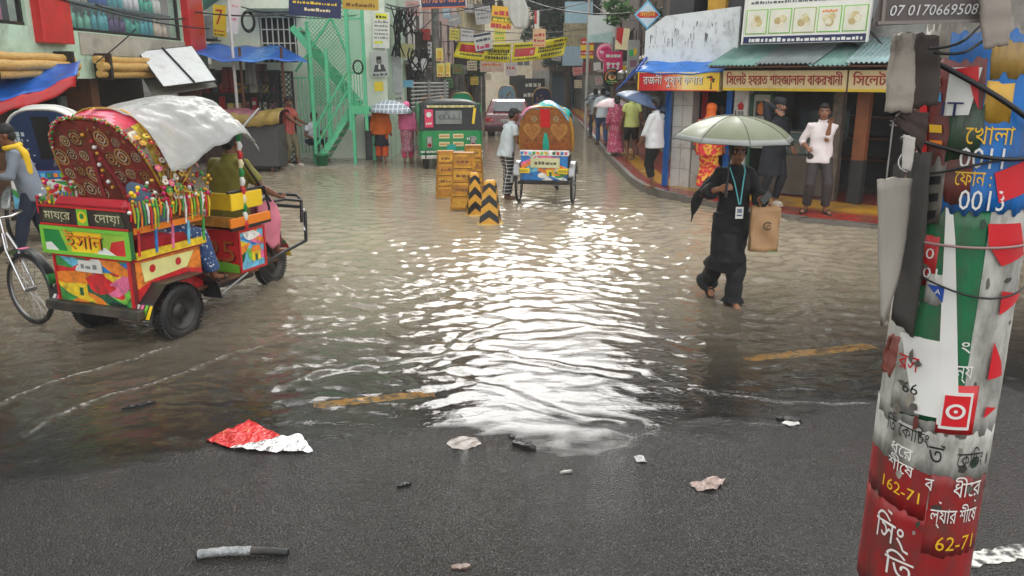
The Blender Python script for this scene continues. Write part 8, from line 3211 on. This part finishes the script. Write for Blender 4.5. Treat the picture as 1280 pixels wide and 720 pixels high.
def bollard(p, rz, label, h, w0, w1):
	root = thing('bollard', label, 'bollard', p, R(rz), 'striped concrete bollards')
	mb = MB()
	BB, YY = mat((24, 24, 26), .4, var=.15, dirt=.2), mat((214, 156, 48), .45, var=.2, dirt=.4, dcol=(130, 96, 50))
	z0_ = .10
	mb.add([(-w0 / 2, -w0 / 2, z0_), (w0 / 2, -w0 / 2, z0_), (w0 / 2, w0 / 2, z0_), (-w0 / 2, w0 / 2, z0_), (-w1 / 2, -w1 / 2, h - .03), (w1 / 2, -w1 / 2, h - .03), (w1 / 2, w1 / 2, h - .03), (-w1 / 2, w1 / 2, h - .03),
			(-w1 * .35, -w1 * .35, h), (w1 * .35, -w1 * .35, h), (w1 * .35, w1 * .35, h), (-w1 * .35, w1 * .35, h)],
		   [(0, 1, 5, 4), (1, 2, 6, 5), (2, 3, 7, 6), (3, 0, 4, 7), (4, 5, 9, 8), (5, 6, 10, 9), (6, 7, 11, 10), (7, 4, 8, 11), (8, 9, 10, 11)], YY)
	hgt = h - .03 - z0_
	for q in range(4):
		T = rot('Z', 90 * q)
		def pt(t, s_):       # t up the face, s_ across -1..1
			w = w0 + (w1 - w0) * t
			return T @ V(s_ * w / 2, -w / 2 - .003, z0_ + hgt * t)
		for k in range(3):
			a = .02 + k * .36
			for s_ in (-1, 1):
				P = [(a, s_), (a + .18, s_), (a + .18 + .16, 0), (a + .16, 0)]
				P = [(min(t, 1.0), x) for t, x in P]
				vs = [pt(*z) for z in P]
				mb.add(vs, [(0, 1, 2, 3) if s_ < 0 else (3, 2, 1, 0)], BB)
	mb.build('shaft', root)
	mb = MB()
	mb.lathe([(0, 0), (w0 * .86, 0), (w0 * .84, .06), (w0 * .66, .11), (0, .112)], mat((206, 176, 104), .5, var=.2, dirt=.4), 16)
	mb.build('base', root)
bollard(V(G(593, 268).x, G(593, 268).y, -.1), 12, 'slimmer black and yellow bollard, set behind the other one', .80, .25, .15)
bollard(V(G(613, 279).x, G(613, 279).y, -.1), -6, 'wider black and yellow bollard with chevrons nearest the camera', .78, .31, .17)

# ================================================================== litter
def on_road(px, py):
	p = G(px, py, 0)
	z = max(float(zg(p.x, p.y)), 0.0 if py < 545 else -9)
	z = float(zg(p.x, p.y)) if p.y < float(shore(p.x)) else 0.0
	return V(p.x, p.y, z)
FOIL = mat((196, 32, 34), .22, metal=.25, var=.2, bump=.8, bs=28, dirt=.2, dcol=(196, 150, 60), ds=12)
SILV = mat((206, 206, 208), .18, metal=.85, var=.1, bump=.8, bs=30)
fa, fb, fc, fd_ = G(257, 551), G(311, 527), G(352, 547), G(392, 567)
fe = G(288, 562)
def crumple(poly, m, name, label, cat, z=.012, amp=.010, kids=None):
	xs, ys = [p.x for p in poly], [p.y for p in poly]
	c = V(sum(xs) / len(xs), sum(ys) / len(ys), 0)
	z0_ = max(float(zg(c.x, c.y)), 0 if c.y > float(shore(c.x)) else -9) + z
	mb = MB()
	bm = bmesh.new()
	vv = [bm.verts.new((p.x, p.y, 0)) for p in poly]
	bm.faces.new(vv)
	bmesh.ops.triangulate(bm, faces=bm.faces[:])
	bmesh.ops.subdivide_edges(bm, edges=bm.edges[:], cuts=7, use_grid_fill=True)
	bm.verts.index_update()
	vs = []
	for v in bm.verts:
		k = v.co
		vs.append(V(k.x, k.y, z0_ + amp * (math.sin(k.x * 61 + 3 * math.sin(k.y * 37)) * .6 + math.sin(k.y * 83 + k.x * 29) * .4)))
	fs = [[v.index for v in f.verts] for f in bm.faces]
	bm.free()
	n = len(vs)
	mb.add(vs + [v - V(0, 0, .0025) for v in vs], fs + [[n + i for i in reversed(f)] for f in fs], m, True)
	return mb
mb = crumple([fa, fe, fc, fb], FOIL, 'wrapper', '', '')
k_ = crumple([fe, G(330, 567), fd_, G(377, 546), fc], SILV, '', '', '', .017)
b0 = len(mb.v)
mi_ = mb.mi(SILV)
mb.v += k_.v
mb.f += [[b0 + i for i in f] for f in k_.f]
mb.m += [mi_] * len(k_.f)
mb.sm += k_.sm
mb.build('foil_wrapper', label='red foil sheet with its silver side folded over on the wet road', cat='wrapper')
# black pipe
a_, b_ = G(244, 690, .05), G(360, 687, .05)
za = float(zg(a_.x, a_.y)) + .022
PIPE = thing('rubber_hose', 'piece of black rubber hose with torn silver tape lying on wet asphalt', 'hose', (a_.x, a_.y, 0))
HP = [V(0, 0, za), V((b_.x - a_.x) * .3, .022, za + .004), V((b_.x - a_.x) * .65, .028, za + .004), V(b_.x - a_.x, b_.y - a_.y, za)]
def hsp(t):
	t *= 3
	i = min(int(t), 2)
	return HP[i].lerp(HP[i + 1], t - i)
mb = MB()
mb.tube([hsp(k / 14) for k in range(15)], [.020 - .002 * (k == 0 or k == 14) for k in range(15)], RUBBER, 10)
mb.build('hose', PIPE)
mb = MB()
mb.tube([hsp(.03 + .58 * k / 12) + V(0, 0, .001) for k in range(13)], [.0225 + .0015 * math.sin(k * 2.3) for k in range(13)], mat((150, 152, 152), .35, metal=.3, var=.3, vs=30, bump=.6, bs=60, dirt=.6, dcol=(40, 40, 40), ds=22), 10)
mb.build('tape', PIPE)
def scrap(px0, py0, px1, py1, wd, m, name, label, cat, th=.008):
	a, b = on_road((px0 + px1) / 2 if False else px0, py0), on_road(px1, py1)
	d = (b - a)
	n = V(-d.y, d.x, 0).normalized() * wd / 2
	r = random.Random(int(px0))
	K = 9
	up, lo = [], []
	for k in range(K + 1):
		t = k / K
		e = math.sin(math.pi * min(1, max(0, t * .94 + .03))) ** .4
		up.append(a.lerp(b, t) + n * e * r.uniform(.7, 1.1))
		lo.append(a.lerp(b, t) - n * e * r.uniform(.7, 1.1))
	mb = MB()
	poly = up + lo[::-1]
	z = max(a.z, b.z) + .004
	N = len(poly)
	vs = [V(p.x, p.y, z) for p in poly] + [V(p.x, p.y, z + th * r.uniform(.7, 1.5)) for p in poly]
	fs = []
	for k in range(K):
		i, j = k, N - 1 - k
		fs.append((N + i, N + j, N + j - 1, N + i + 1)[::-1])
	for k in range(N):
		fs.append((k, (k + 1) % N, N + (k + 1) % N, N + k))
	mb.add(vs, fs, m)
	mb.build(name, label=label, cat=cat)
scrap(152, 513, 195, 504, .045, BLACK, 'rubber_strip', 'dark rubber strip floating left of the red foil', 'strip', .015)
scrap(641, 556, 669, 565, .055, mat((30, 24, 22), .35, var=.2), 'broken_plastic', 'broken piece of dark plastic on the wet road right of centre', 'debris', .025)
crumple([G(558, 556), G(566, 562), G(584, 563), G(602, 556), G(596, 549), G(580, 546), G(564, 549)], mat((86, 68, 52), .35, var=.4, vs=20, dirt=.6, dcol=(50, 44, 38), ds=12), '', '', '', .004, .004).build('cardboard_scrap', label='soggy brown cardboard scrap lying in the bright reflection', cat='scrap')
crumple([G(862, 608), G(870, 616), G(888, 617), G(900, 611), G(907, 603), G(890, 599), G(876, 603)], mat((150, 128, 120), .3, metal=.25, var=.5, vs=24, bump=.8, bs=40, dirt=.6, dcol=(80, 60, 54), ds=20), '', '', '', .012, .011).build('crumpled_wrapper', label='crumpled pinkish silver wrapper on the asphalt', cat='wrapper')
crumple([G(792, 572), G(796, 579), G(809, 580), G(804, 572), G(798, 569)], mat((150, 150, 148), .2, var=.4, vs=40, bump=.6, bs=50), '', '', '', .008, .006).build('plastic_scrap', label='small clear plastic scrap on the wet asphalt', cat='scrap')
scrap(970, 524, 1001, 527, .06, BLACK, 'torn_strap', 'torn black strap at the edge of the water', 'strap', .012)
crumple([G(977, 529), G(986, 534), G(1000, 531), G(996, 526), G(985, 527)], mat((190, 188, 182), .5, var=.2, vs=30), '', '', '', .008, .005).build('paper_scrap', label='white paper scrap under the torn black strap', cat='scrap')
scrap(700, 593, 715, 591, .02, mat((170, 166, 158), .5), 'stick', 'pale stick lying on the asphalt', 'stick', .01)
scrap(496, 611, 514, 607, .03, BLACK, 'rubber_chip', 'small black chip alone on the asphalt left of centre', 'debris', .012)
scrap(564, 714, 588, 712, .04, mat((120, 96, 84), .5, var=.3), 'dry_leaf', 'brown leaf at the bottom of the picture', 'leaf', .008)
scrap(636, 546, 644, 549, .02, mat((60, 54, 50), .5), 'pebble', 'tiny dark pebble beside the broken dark plastic', 'pebble', .012)
# ================================================================== the poster wrapped pole in front
PX, PY, PR = 1.345, 2.36, .156
PL = thing('poster_pole', 'round concrete pole wrapped in torn red, green and blue posters', 'pole', (PX, PY, 0))
PZ = rot('X', 0)
def pole_pt(a, z, off=0.0):
	"""a in degrees round the pole, 0 towards the camera, positive to the right"""
	rr = PR + .012 * (1.6 - z) * .2 + off
	# 0 deg points at the camera
	base = math.atan2(-PY, -PX)
	t = base + R(a)
	return V(PX + rr * math.cos(t), PY + rr * math.sin(t), z)
def to_local(v):
	return V(v) - V(PX, PY, 0)
mb = MB()
mb.lathe([(PR + .006 - .0024 * z * 0, z) for z in (-.1, .4, .8, 1.2, 1.6, 2.0, 2.4, 2.9, 3.6)], mat((150, 146, 138), .7, var=.2, dirt=.7, dcol=(70, 64, 58), ds=5, bump=.3, bs=20), 40)
mb.build('shaft', PL)
PPAPER = lambda c, d=.35: mat(c, .42, var=.16, vs=9, dirt=min(1.1, d + .5), dcol=(70, 62, 54), ds=12, bump=.3, bs=22, stretch=(1, 1, .4))  # grime, set stronger so the paper colour also holds the pole's shade
_layer = [0]
def patch(name, a0, a1, z0, z1, m, jag=.012, seed=0, lift=None, skew=0.0, poly=None):
	"""a poster glued round the pole: a curved skin with torn edges"""
	_layer[0] += 1
	off = lift if lift is not None else .007 + .0006 * _layer[0]
	r = random.Random(seed + _layer[0])
	n = max(3, int((a1 - a0) / 5))
	k = max(2, int((z1 - z0) / .05))
	ja = [[r.uniform(-1, 1) for _ in range(60)] for _ in range(4)]
	mb = MB()
	def f(u, v):
		a = a0 + (a1 - a0) * u
		z = z0 + (z1 - z0) * v + skew * (a - (a0 + a1) / 2)
		iu, iv = int(u * n), int(v * k)
		if v < .01: z += jag * ja[0][iu % 60]
		if v > .99: z += jag * ja[1][iu % 60]
		if u < .01: a += jag * 180 * ja[2][iv % 60] * .4
		if u > .99: a += jag * 180 * ja[3][iv % 60] * .4
		w = .0004 * math.sin(a * .31 + z * 23) + .0003 * math.sin(z * 61 + a * .1)
		return to_local(pole_pt(a, z, off + w))
	mb.sheet(f, n * 2, k, m, .0006)
	mb._off = off
	return mb
def ptext(mb, t, size, m, a, z, width_deg, bold=.026, slant=0.0, off=.0045, skew=0.0):
	"""writing bent round the pole; width in degrees"""
	w = R(width_deg) * PR
	o = mb._off + off
	mb.text(t, size, m, None, 0, 0, 0, bold, fn=lambda x, y: to_local(pole_pt(a + math.degrees(x / PR), z + y + skew * math.degrees(x / PR), o)), width=w, slant=slant)
def pshape(mb, pts, m, off=.003):
	"""filled outline round the pole, (degrees, height) corners"""
	o = mb._off + off
	bm = bmesh.new()
	vv = [bm.verts.new((R(p[0]) * PR, p[1], 0)) for p in pts]
	bm.faces.new(vv)
	bmesh.ops.triangulate(bm, faces=bm.faces[:])
	bmesh.ops.subdivide_edges(bm, edges=bm.edges[:], cuts=3, use_grid_fill=True)
	bm.verts.index_update()
	vs = [to_local(pole_pt(math.degrees(v.co.x / PR), v.co.y, o)) for v in bm.verts]
	fs = [[v.index for v in f.verts] for f in bm.faces]
	bm.free()
	mb.add(vs, fs, m, True)
def parc(mb, ca, cz, r0, r1, m, t0=0, t1=360, off=.0045, n=28):
	o = mb._off + off
	vs, fs = [], []
	for k in range(n + 1):
		t = R(t0 + (t1 - t0) * k / n)
		for q in (r0, r1):
			vs.append(to_local(pole_pt(ca + math.degrees(q * math.cos(t) / PR), cz + q * math.sin(t), o)))
	for k in range(n):
		fs.append((2 * k, 2 * k + 1, 2 * k + 3, 2 * k + 2))
	mb.add(vs, fs, m)
# heights on the pole's face for rows of the photograph
def Zp(py):
	d = ray(1190, py)
	t = (PY - .15) / d.y
	return CAM_H + d.z * t
def Ap(px, py):
	"""degrees round the pole for a pixel"""
	z = Zp(py)
	d = ray(px, py)
	o2 = Vector((-PX, -PY))
	dd = Vector((d.x, d.y))
	A = dd.dot(dd); B = 2 * o2.dot(dd); Cc = o2.dot(o2) - PR * PR
	disc = B * B - 4 * A * Cc
	if disc < 0:
		return 84.0 if d.x / d.y > PX / PY else -84.0
	t = (-B - math.sqrt(disc)) / (2 * A)
	q = dd * t + o2
	a = math.degrees(math.atan2(q.y, q.x)) - math.degrees(math.atan2(-PY, -PX))
	return (a + 180) % 360 - 180
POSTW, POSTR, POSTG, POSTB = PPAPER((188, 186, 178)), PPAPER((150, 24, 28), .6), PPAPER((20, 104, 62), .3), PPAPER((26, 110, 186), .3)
PW, PYL, PBK, PRD = mat((222, 220, 214), .45, var=.08), mat((230, 180, 40), .45, var=.1), mat((26, 24, 26), .5), mat((206, 30, 38), .42, var=.1)
PGN = mat((20, 104, 62), .42, var=.12)
def zz(py): return Zp(py)
# old paper base
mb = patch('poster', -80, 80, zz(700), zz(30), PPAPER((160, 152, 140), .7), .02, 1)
rs = random.Random(41)
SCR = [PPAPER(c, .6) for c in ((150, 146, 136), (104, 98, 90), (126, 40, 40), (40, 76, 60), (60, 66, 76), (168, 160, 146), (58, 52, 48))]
def scraps(mb, n, lo, hi, px0, px1, off):
	for _ in range(n):
		py = rs.uniform(lo, hi)
		px = rs.uniform(px0, px1)
		a, z = Ap(px, py), Zp(py)
		k = rs.randint(5, 8)
		w_, h_ = rs.uniform(2, 7), rs.uniform(.006, .03)
		pts = [(a + w_ * math.cos(6.283 * j / k) * rs.uniform(.5, 1.1), z + h_ * math.sin(6.283 * j / k) * rs.uniform(.5, 1.1)) for j in range(k)]
		mb._off = off
		pshape(mb, pts, SCR[rs.randrange(len(SCR))], rs.uniform(.0005, .004))
scraps(mb, 60, 60, 700, 1120, 1275, .010)
mb.build('old_paper', PL)
# red band posters at the foot
mb = patch('poster', -84, 84, zz(760), zz(640), POSTR, .01, 2, skew=-.0001)
ptext(mb, 'র্সিং', .105, PW, Ap(1112, 680), zz(690), 34, skew=-.0003)
ptext(mb, 'র্তি', .10, PW, Ap(1122, 720), zz(728), 30, skew=-.0003)
mb.build('red_coaching_poster', PL)
mb = patch('poster', Ap(1150, 690), 80, zz(692), zz(586), POSTR, .008, 3)
ptext(mb, 'ধীরে', .075, PW, Ap(1206, 612), zz(618), 34)
ptext(mb, 'ব', .06, PW, Ap(1160, 610), zz(612), 8)
ptext(mb, 'র্ল্যার শীর্ষে', .07, PW, Ap(1192, 640), zz(650), 52)
ptext(mb, '62-71', .07, PYL, Ap(1192, 672), zz(684), 44, .045)
mb.build('red_coaching_poster', PL)
mb = patch('poster', -84, Ap(1162, 600), zz(642), zz(556), POSTR, .008, 4, skew=-.00045)
ptext(mb, 'ধরে', .055, PW, Ap(1128, 575), zz(580), 24, skew=-.0005)
ptext(mb, 'শীর্ষে', .055, PW, Ap(1126, 596), zz(600), 28, skew=-.0005)
ptext(mb, '162-71', .055, PYL, Ap(1126, 618), zz(628), 40, .045, skew=-.0005)
mb.build('red_coaching_poster', PL)
# white band with black lettering
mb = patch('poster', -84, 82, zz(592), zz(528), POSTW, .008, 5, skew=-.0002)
ptext(mb, 'র্তি কোচিং', .06, PBK, Ap(1134, 548), zz(556), 46, skew=-.0004)
ptext(mb, 'র্ত', .085, PBK, Ap(1170, 560), zz(578), 15, skew=-.0002)
ptext(mb, 'কোচিং', .07, PBK, Ap(1210, 568), zz(580), 30)
mb.build('white_coaching_poster', PL)
# tall white poster with green bands and red arrows
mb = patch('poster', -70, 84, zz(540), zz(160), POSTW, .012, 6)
mb.build('white_poster', PL)
mb = patch('poster', Ap(1150, 350), Ap(1224, 350), zz(528), zz(262), POSTG, .004, 7)
pshape(mb, [(Ap(1170, 530), zz(530)), (Ap(1196, 530), zz(530)), (Ap(1200, 262), zz(300)), (Ap(1192, 262), zz(262)), (Ap(1184, 262), zz(262))], PW)
pshape(mb, [(Ap(1152, 470), zz(522)), (Ap(1178, 470), zz(522)), (Ap(1176, 430), zz(428)), (Ap(1130, 430), zz(428))], PW, .004)
ptext(mb, 'ং', .05, PW, Ap(1206, 430), zz(438), 9)
ptext(mb, 'ন্য', .06, PW, Ap(1204, 460), zz(470), 15)
mb.build('green_poster', PL)
for i, pts in enumerate(([(1232, 278), (1268, 278), (1270, 320), (1246, 331), (1232, 305)], [(1246, 362), (1266, 372), (1242, 392)], [(1236, 425), (1243, 452), (1243, 470), (1228, 472)], [(1226, 506), (1236, 510), (1222, 520)], [(1240, 215), (1276, 200), (1276, 240), (1244, 252)])):
	mb = MB(); mb._off = .016
	pshape(mb, [(Ap(min(a, 1278 - i), b), zz(b)) for a, b in pts], PRD)
	mb.build('red_arrow', PL)
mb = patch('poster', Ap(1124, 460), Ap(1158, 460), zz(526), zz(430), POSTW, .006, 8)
ptext(mb, 'রস', .07, PRD, Ap(1138, 462), zz(472), 22, .02)
ptext(mb, '66', .05, PBK, Ap(1140, 490), zz(500), 16, .01)
mb.build('white_sticker', PL)
mb = patch('poster', Ap(1172, 510), Ap(1216, 510), zz(540), zz(480), PPAPER((200, 30, 36), .2), .002, 9)
ca, cz = Ap(1192, 511), zz(511)
pshape(mb, [(Ap(1175, 511), zz(534)), (Ap(1210, 511), zz(534)), (Ap(1210, 511), zz(488)), (Ap(1175, 511), zz(488))], PW, .003)
pshape(mb, [(Ap(1178, 511), zz(530)), (Ap(1207, 511), zz(530)), (Ap(1207, 511), zz(492)), (Ap(1178, 511), zz(492))], PRD, .005)
parc(mb, ca, cz, .016, .024, PW, off=.008)
parc(mb, ca, cz, 0, .005, PW, off=.008)
mb.build('red_logo_sticker', PL)
mb = patch('poster', -72, Ap(1174, 320), zz(362), zz(300), PPAPER((178, 28, 34), .3), .004, 10)
ptext(mb, '60', .045, PW, Ap(1160, 322), zz(328), 17, .02)
ptext(mb, '601', .045, PW, Ap(1160, 344), zz(352), 22, .02)
mb.build('red_number_sticker', PL)
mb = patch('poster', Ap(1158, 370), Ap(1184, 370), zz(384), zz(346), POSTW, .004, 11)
pshape(mb, [(Ap(1160, 372), zz(360)), (Ap(1180, 372), zz(360)), (Ap(1180, 372), zz(380))], BLUE)
ptext(mb, 'A', .022, PW, Ap(1174, 366), zz(370), 5, .01, off=.007)
mb.build('blue_corner_sticker', PL)
# big blue poster
mb = patch('poster', Ap(1178, 160), 86, zz(266), zz(40), POSTB, .012, 12)
ptext(mb, 'খোলা', .07, PYL, Ap(1236, 172), zz(180), 40)
ptext(mb, '0011', .08, PW, Ap(1226, 200), zz(210), 36, .03)
ptext(mb, 'ফোন :', .06, PYL, Ap(1216, 222), zz(232), 30)
ptext(mb, '0013', .08, PW, Ap(1226, 250), zz(262), 38, .03)
mb.build('blue_phone_poster', PL)
mb = patch('poster', Ap(1230, 130), Ap(1262, 130), zz(152), zz(102), PPAPER((206, 160, 60), .3), .006, 13)
mb.build('orange_scrap', PL)
mb = patch('poster', Ap(1240, 70), 80, zz(92), zz(54), PPAPER((176, 140, 70), .4), .02, 14)
mb.build('orange_scrap', PL)
mb = patch('poster', -78, Ap(1228, 130), zz(250), zz(76), PPAPER((120, 44, 40), .6), .02, 15)
pshape(mb, [(Ap(1186, 130), zz(146)), (Ap(1214, 130), zz(144)), (Ap(1222, 130), zz(84)), (Ap(1186, 130), zz(84))], PW)
pshape(mb, [(Ap(1186, 100), zz(88)), (Ap(1222, 100), zz(82)), (Ap(1224, 130), zz(136)), (Ap(1216, 130), zz(120)), (Ap(1208, 130), zz(96))], PRD, .005)
ptext(mb, 'IT', .055, NAVY, Ap(1194, 138), zz(146), 18, .03, off=.008)
for k, (pa, pb) in enumerate(((96, 108), (116, 128), (158, 168), (178, 186))):
	pshape(mb, [(Ap(1168, pb), zz(pb)), (Ap(1182, pb), zz(pb)), (Ap(1182, pa), zz(pa)), (Ap(1168, pa), zz(pa))], [PYL, SKYB, PYL, ORANGE][k], .005)
pshape(mb, [(Ap(1156, 245), zz(245)), (Ap(1164, 245), zz(245)), (Ap(1168, 100), zz(100)), (Ap(1160, 100), zz(100))], PRD, .006)
mb.build('torn_poster', PL)
mb = patch('poster', Ap(1188, 170), Ap(1226, 170), zz(196), zz(138), PPAPER((24, 74, 50), .4), .02, 16)
mb.build('dark_green_scrap', PL)
mb = patch('poster', Ap(1160, 230), Ap(1184, 230), zz(290), zz(206), PPAPER((120, 116, 108), .6), .02, 17)
for k in range(3):
	pshape(mb, [(Ap(1164, 220 + 24 * k), zz(236 + 22 * k)), (Ap(1180, 220), zz(232 + 22 * k)), (Ap(1180, 220), zz(222 + 22 * k)), (Ap(1164, 220), zz(226 + 22 * k))], PBK, .004)
mb.build('grey_scrap', PL)
mb = MB()
scraps(mb, 26, 90, 540, 1130, 1160, .0185)
mb.build('paper_remnant', PL)
# wires bound round it
for py, r_, m, sk in ((302, .004, mat((150, 120, 116), .5, var=.1), 0), (352, .003, BLACK, .03), (184, .006, BLACK, .02), (206, .004, BLACK, -.03)):
	mb = MB()
	mb.tube([to_local(pole_pt(-100 + 10 * k, zz(py) + sk * math.sin(k * .35) - .012 * math.sin(k * .17), .036)) for k in range(21)], r_, m, 6)
	mb.build('binding_wire', PL)
mb = MB()
A_, B_ = pole_pt(Ap(1188, 80), zz(80), .05), pole_pt(Ap(1279, 158), zz(158), .05)
mb.tube([to_local(A_.lerp(B_, k / 10) + V(0, -.035 * math.sin(math.pi * k / 10), 0)) for k in range(11)], .008, BLACK, 6)
mb.build('slack_cable', PL)

# tin sign across the top, hanging boards and rags on the left of the pole
M = frame(at(1170, 4, 2.08), (1, .02, 0)) @ rot('Z', 1.2)
TS = MB()
TSM = mat((92, 84, 80), .5, metal=.2, var=.25, dirt=.6, dcol=(50, 46, 44))
TS.prism([(-.155, -.05), (.145, -.045), (.155, .13), (-.12, .13)], .006, TSM, M)
for x in (-.14, .14):
	TS.box((x * .95, .04, .009), (.008, .16, .006), mat((120, 112, 106), .4, metal=.4), M)
TS.box((0, -.044, .009), (.29, .008, .006), mat((120, 112, 106), .4, metal=.4), M)
TS.text('07 01706695087', .036, mat((206, 204, 202), .5), M, .0, -.028, .0085, .012, width=.235, slant=.2)
TS.build('tin_sign', label='dark tin sign plate with a white phone number at the top of the poster pole', cat='sign')
rr = random.Random(2)
def rag(name, label, cat, quad, Y, m, th=.006, wob=.012, nu=8, nv=12, split=None):
	"""a hanging sheet from four photo corners at depth Y, curling as it goes down"""
	Q = [at(q[0], q[1], q[2] if len(q) > 2 else Y) for q in quad]
	mb = MB()
	def f(u, v):
		p = Q[0].lerp(Q[1], u).lerp(Q[3].lerp(Q[2], u), v)
		return p + V(wob * .12 * math.sin(v * 9 + u * 3) + wob * .1 * math.sin(v * 31), wob * math.sin(u * 4 + v * 2) + wob * .15 * math.sin(v * 15), wob * .25 * math.sin(u * 17) + wob * .2 * math.sin(u * 41))
	mb.sheet(f, nu, nv, m, th)
	return mb.build(name, label=label, cat=cat)
rag('torn_board', 'pale torn board hanging left of the pole under the tin sign', 'board', [(1118, 44), (1142, 40), (1138, 140), (1108, 140)], 2.16, mat((150, 142, 130), .7, var=.25, dirt=.6, dcol=(80, 72, 64), ds=14), .012)
rag('dark_board', 'dark weathered board between the pale torn board and the pole', 'board', [(1136, 40), (1172, 44), (1170, 130), (1140, 136)], 2.22, mat((66, 58, 54), .7, var=.3, dirt=.5), .014)
rag('paper_flap', 'large grey cardboard flap hanging edge on from the left of the pole', 'cardboard', [(1098, 224), (1138, 222, 2.28), (1126, 330, 2.28), (1104, 408)], 2.12, mat((150, 144, 134), .7, var=.15, dirt=.3, dcol=(110, 104, 96)), .008, .008)
rag('dark_cloth', 'dark rag tucked behind the grey cardboard flap', 'cloth', [(1128, 140), (1160, 140), (1150, 190), (1120, 150)], 2.2, mat((58, 46, 42), .8, var=.3), .01)
rag('dark_bark', 'long dark strip of split plastic down the left side of the pole', 'strip', [(1140, 190), (1164, 190), (1140, 420), (1116, 400)], 2.27, mat((58, 54, 50), .7, var=.35, dirt=.4), .012)
rag('white_strip', 'narrow white paper strip above the grey cardboard flap', 'paper', [(1130, 168), (1144, 172), (1138, 214), (1128, 212)], 2.16, mat((176, 172, 164), .6, var=.1), .004, .004)
rag('cloth_tail', 'pale cloth tail hanging over the right end of the tin sign', 'cloth', [(1226, -10), (1262, -10), (1258, 56), (1232, 62)], 2.04, mat((150, 140, 130), .8, var=.2, dirt=.4), .01, .008)
rag('brown_strip', 'brown peeling strip low on the left side of the pole', 'strip', [(1112, 420), (1124, 420), (1112, 470), (1104, 462)], 2.22, mat((120, 60, 50), .6, var=.3, dirt=.4), .006)
mb = MB()
for k in range(2):
	a, b = at(1160 + 8 * k, 60 + 5 * k, 2.14), at(1230 + 9 * k, 30 + 16 * k, 2.14)
	mb.tube([a.lerp(b, t / 8) + V(0, .01 * math.sin(t + k), -.02 * math.sin(math.pi * t / 8)) for t in range(9)], .004, WIRE, 6)
mb.build('cable_bunch', label='bundle of black cables tied under the tin sign on the poster pole', cat='cables')
# ------------------------------------------------------------------ rain mist
mb = MB()
mb.box((0, 40, 6.2), (84, 116, 15.0), WHITE)
hz = mb.build('haze', kind='stuff')
hm = bpy.data.materials.new('rain_mist')
hm.use_nodes = True
hm.node_tree.nodes.clear()
ho = hm.node_tree.nodes.new('ShaderNodeOutputMaterial')
hv = hm.node_tree.nodes.new('ShaderNodeVolumePrincipled')
hv.inputs['Color'].default_value = (.86, .90, .93, 1)
hv.inputs['Density'].default_value = 0.0013
hm.node_tree.links.new(hv.outputs[0], ho.inputs['Volume'])
hz.data.materials.clear()
hz.data.materials.append(hm)
SC.cycles.volume_bounces = 1
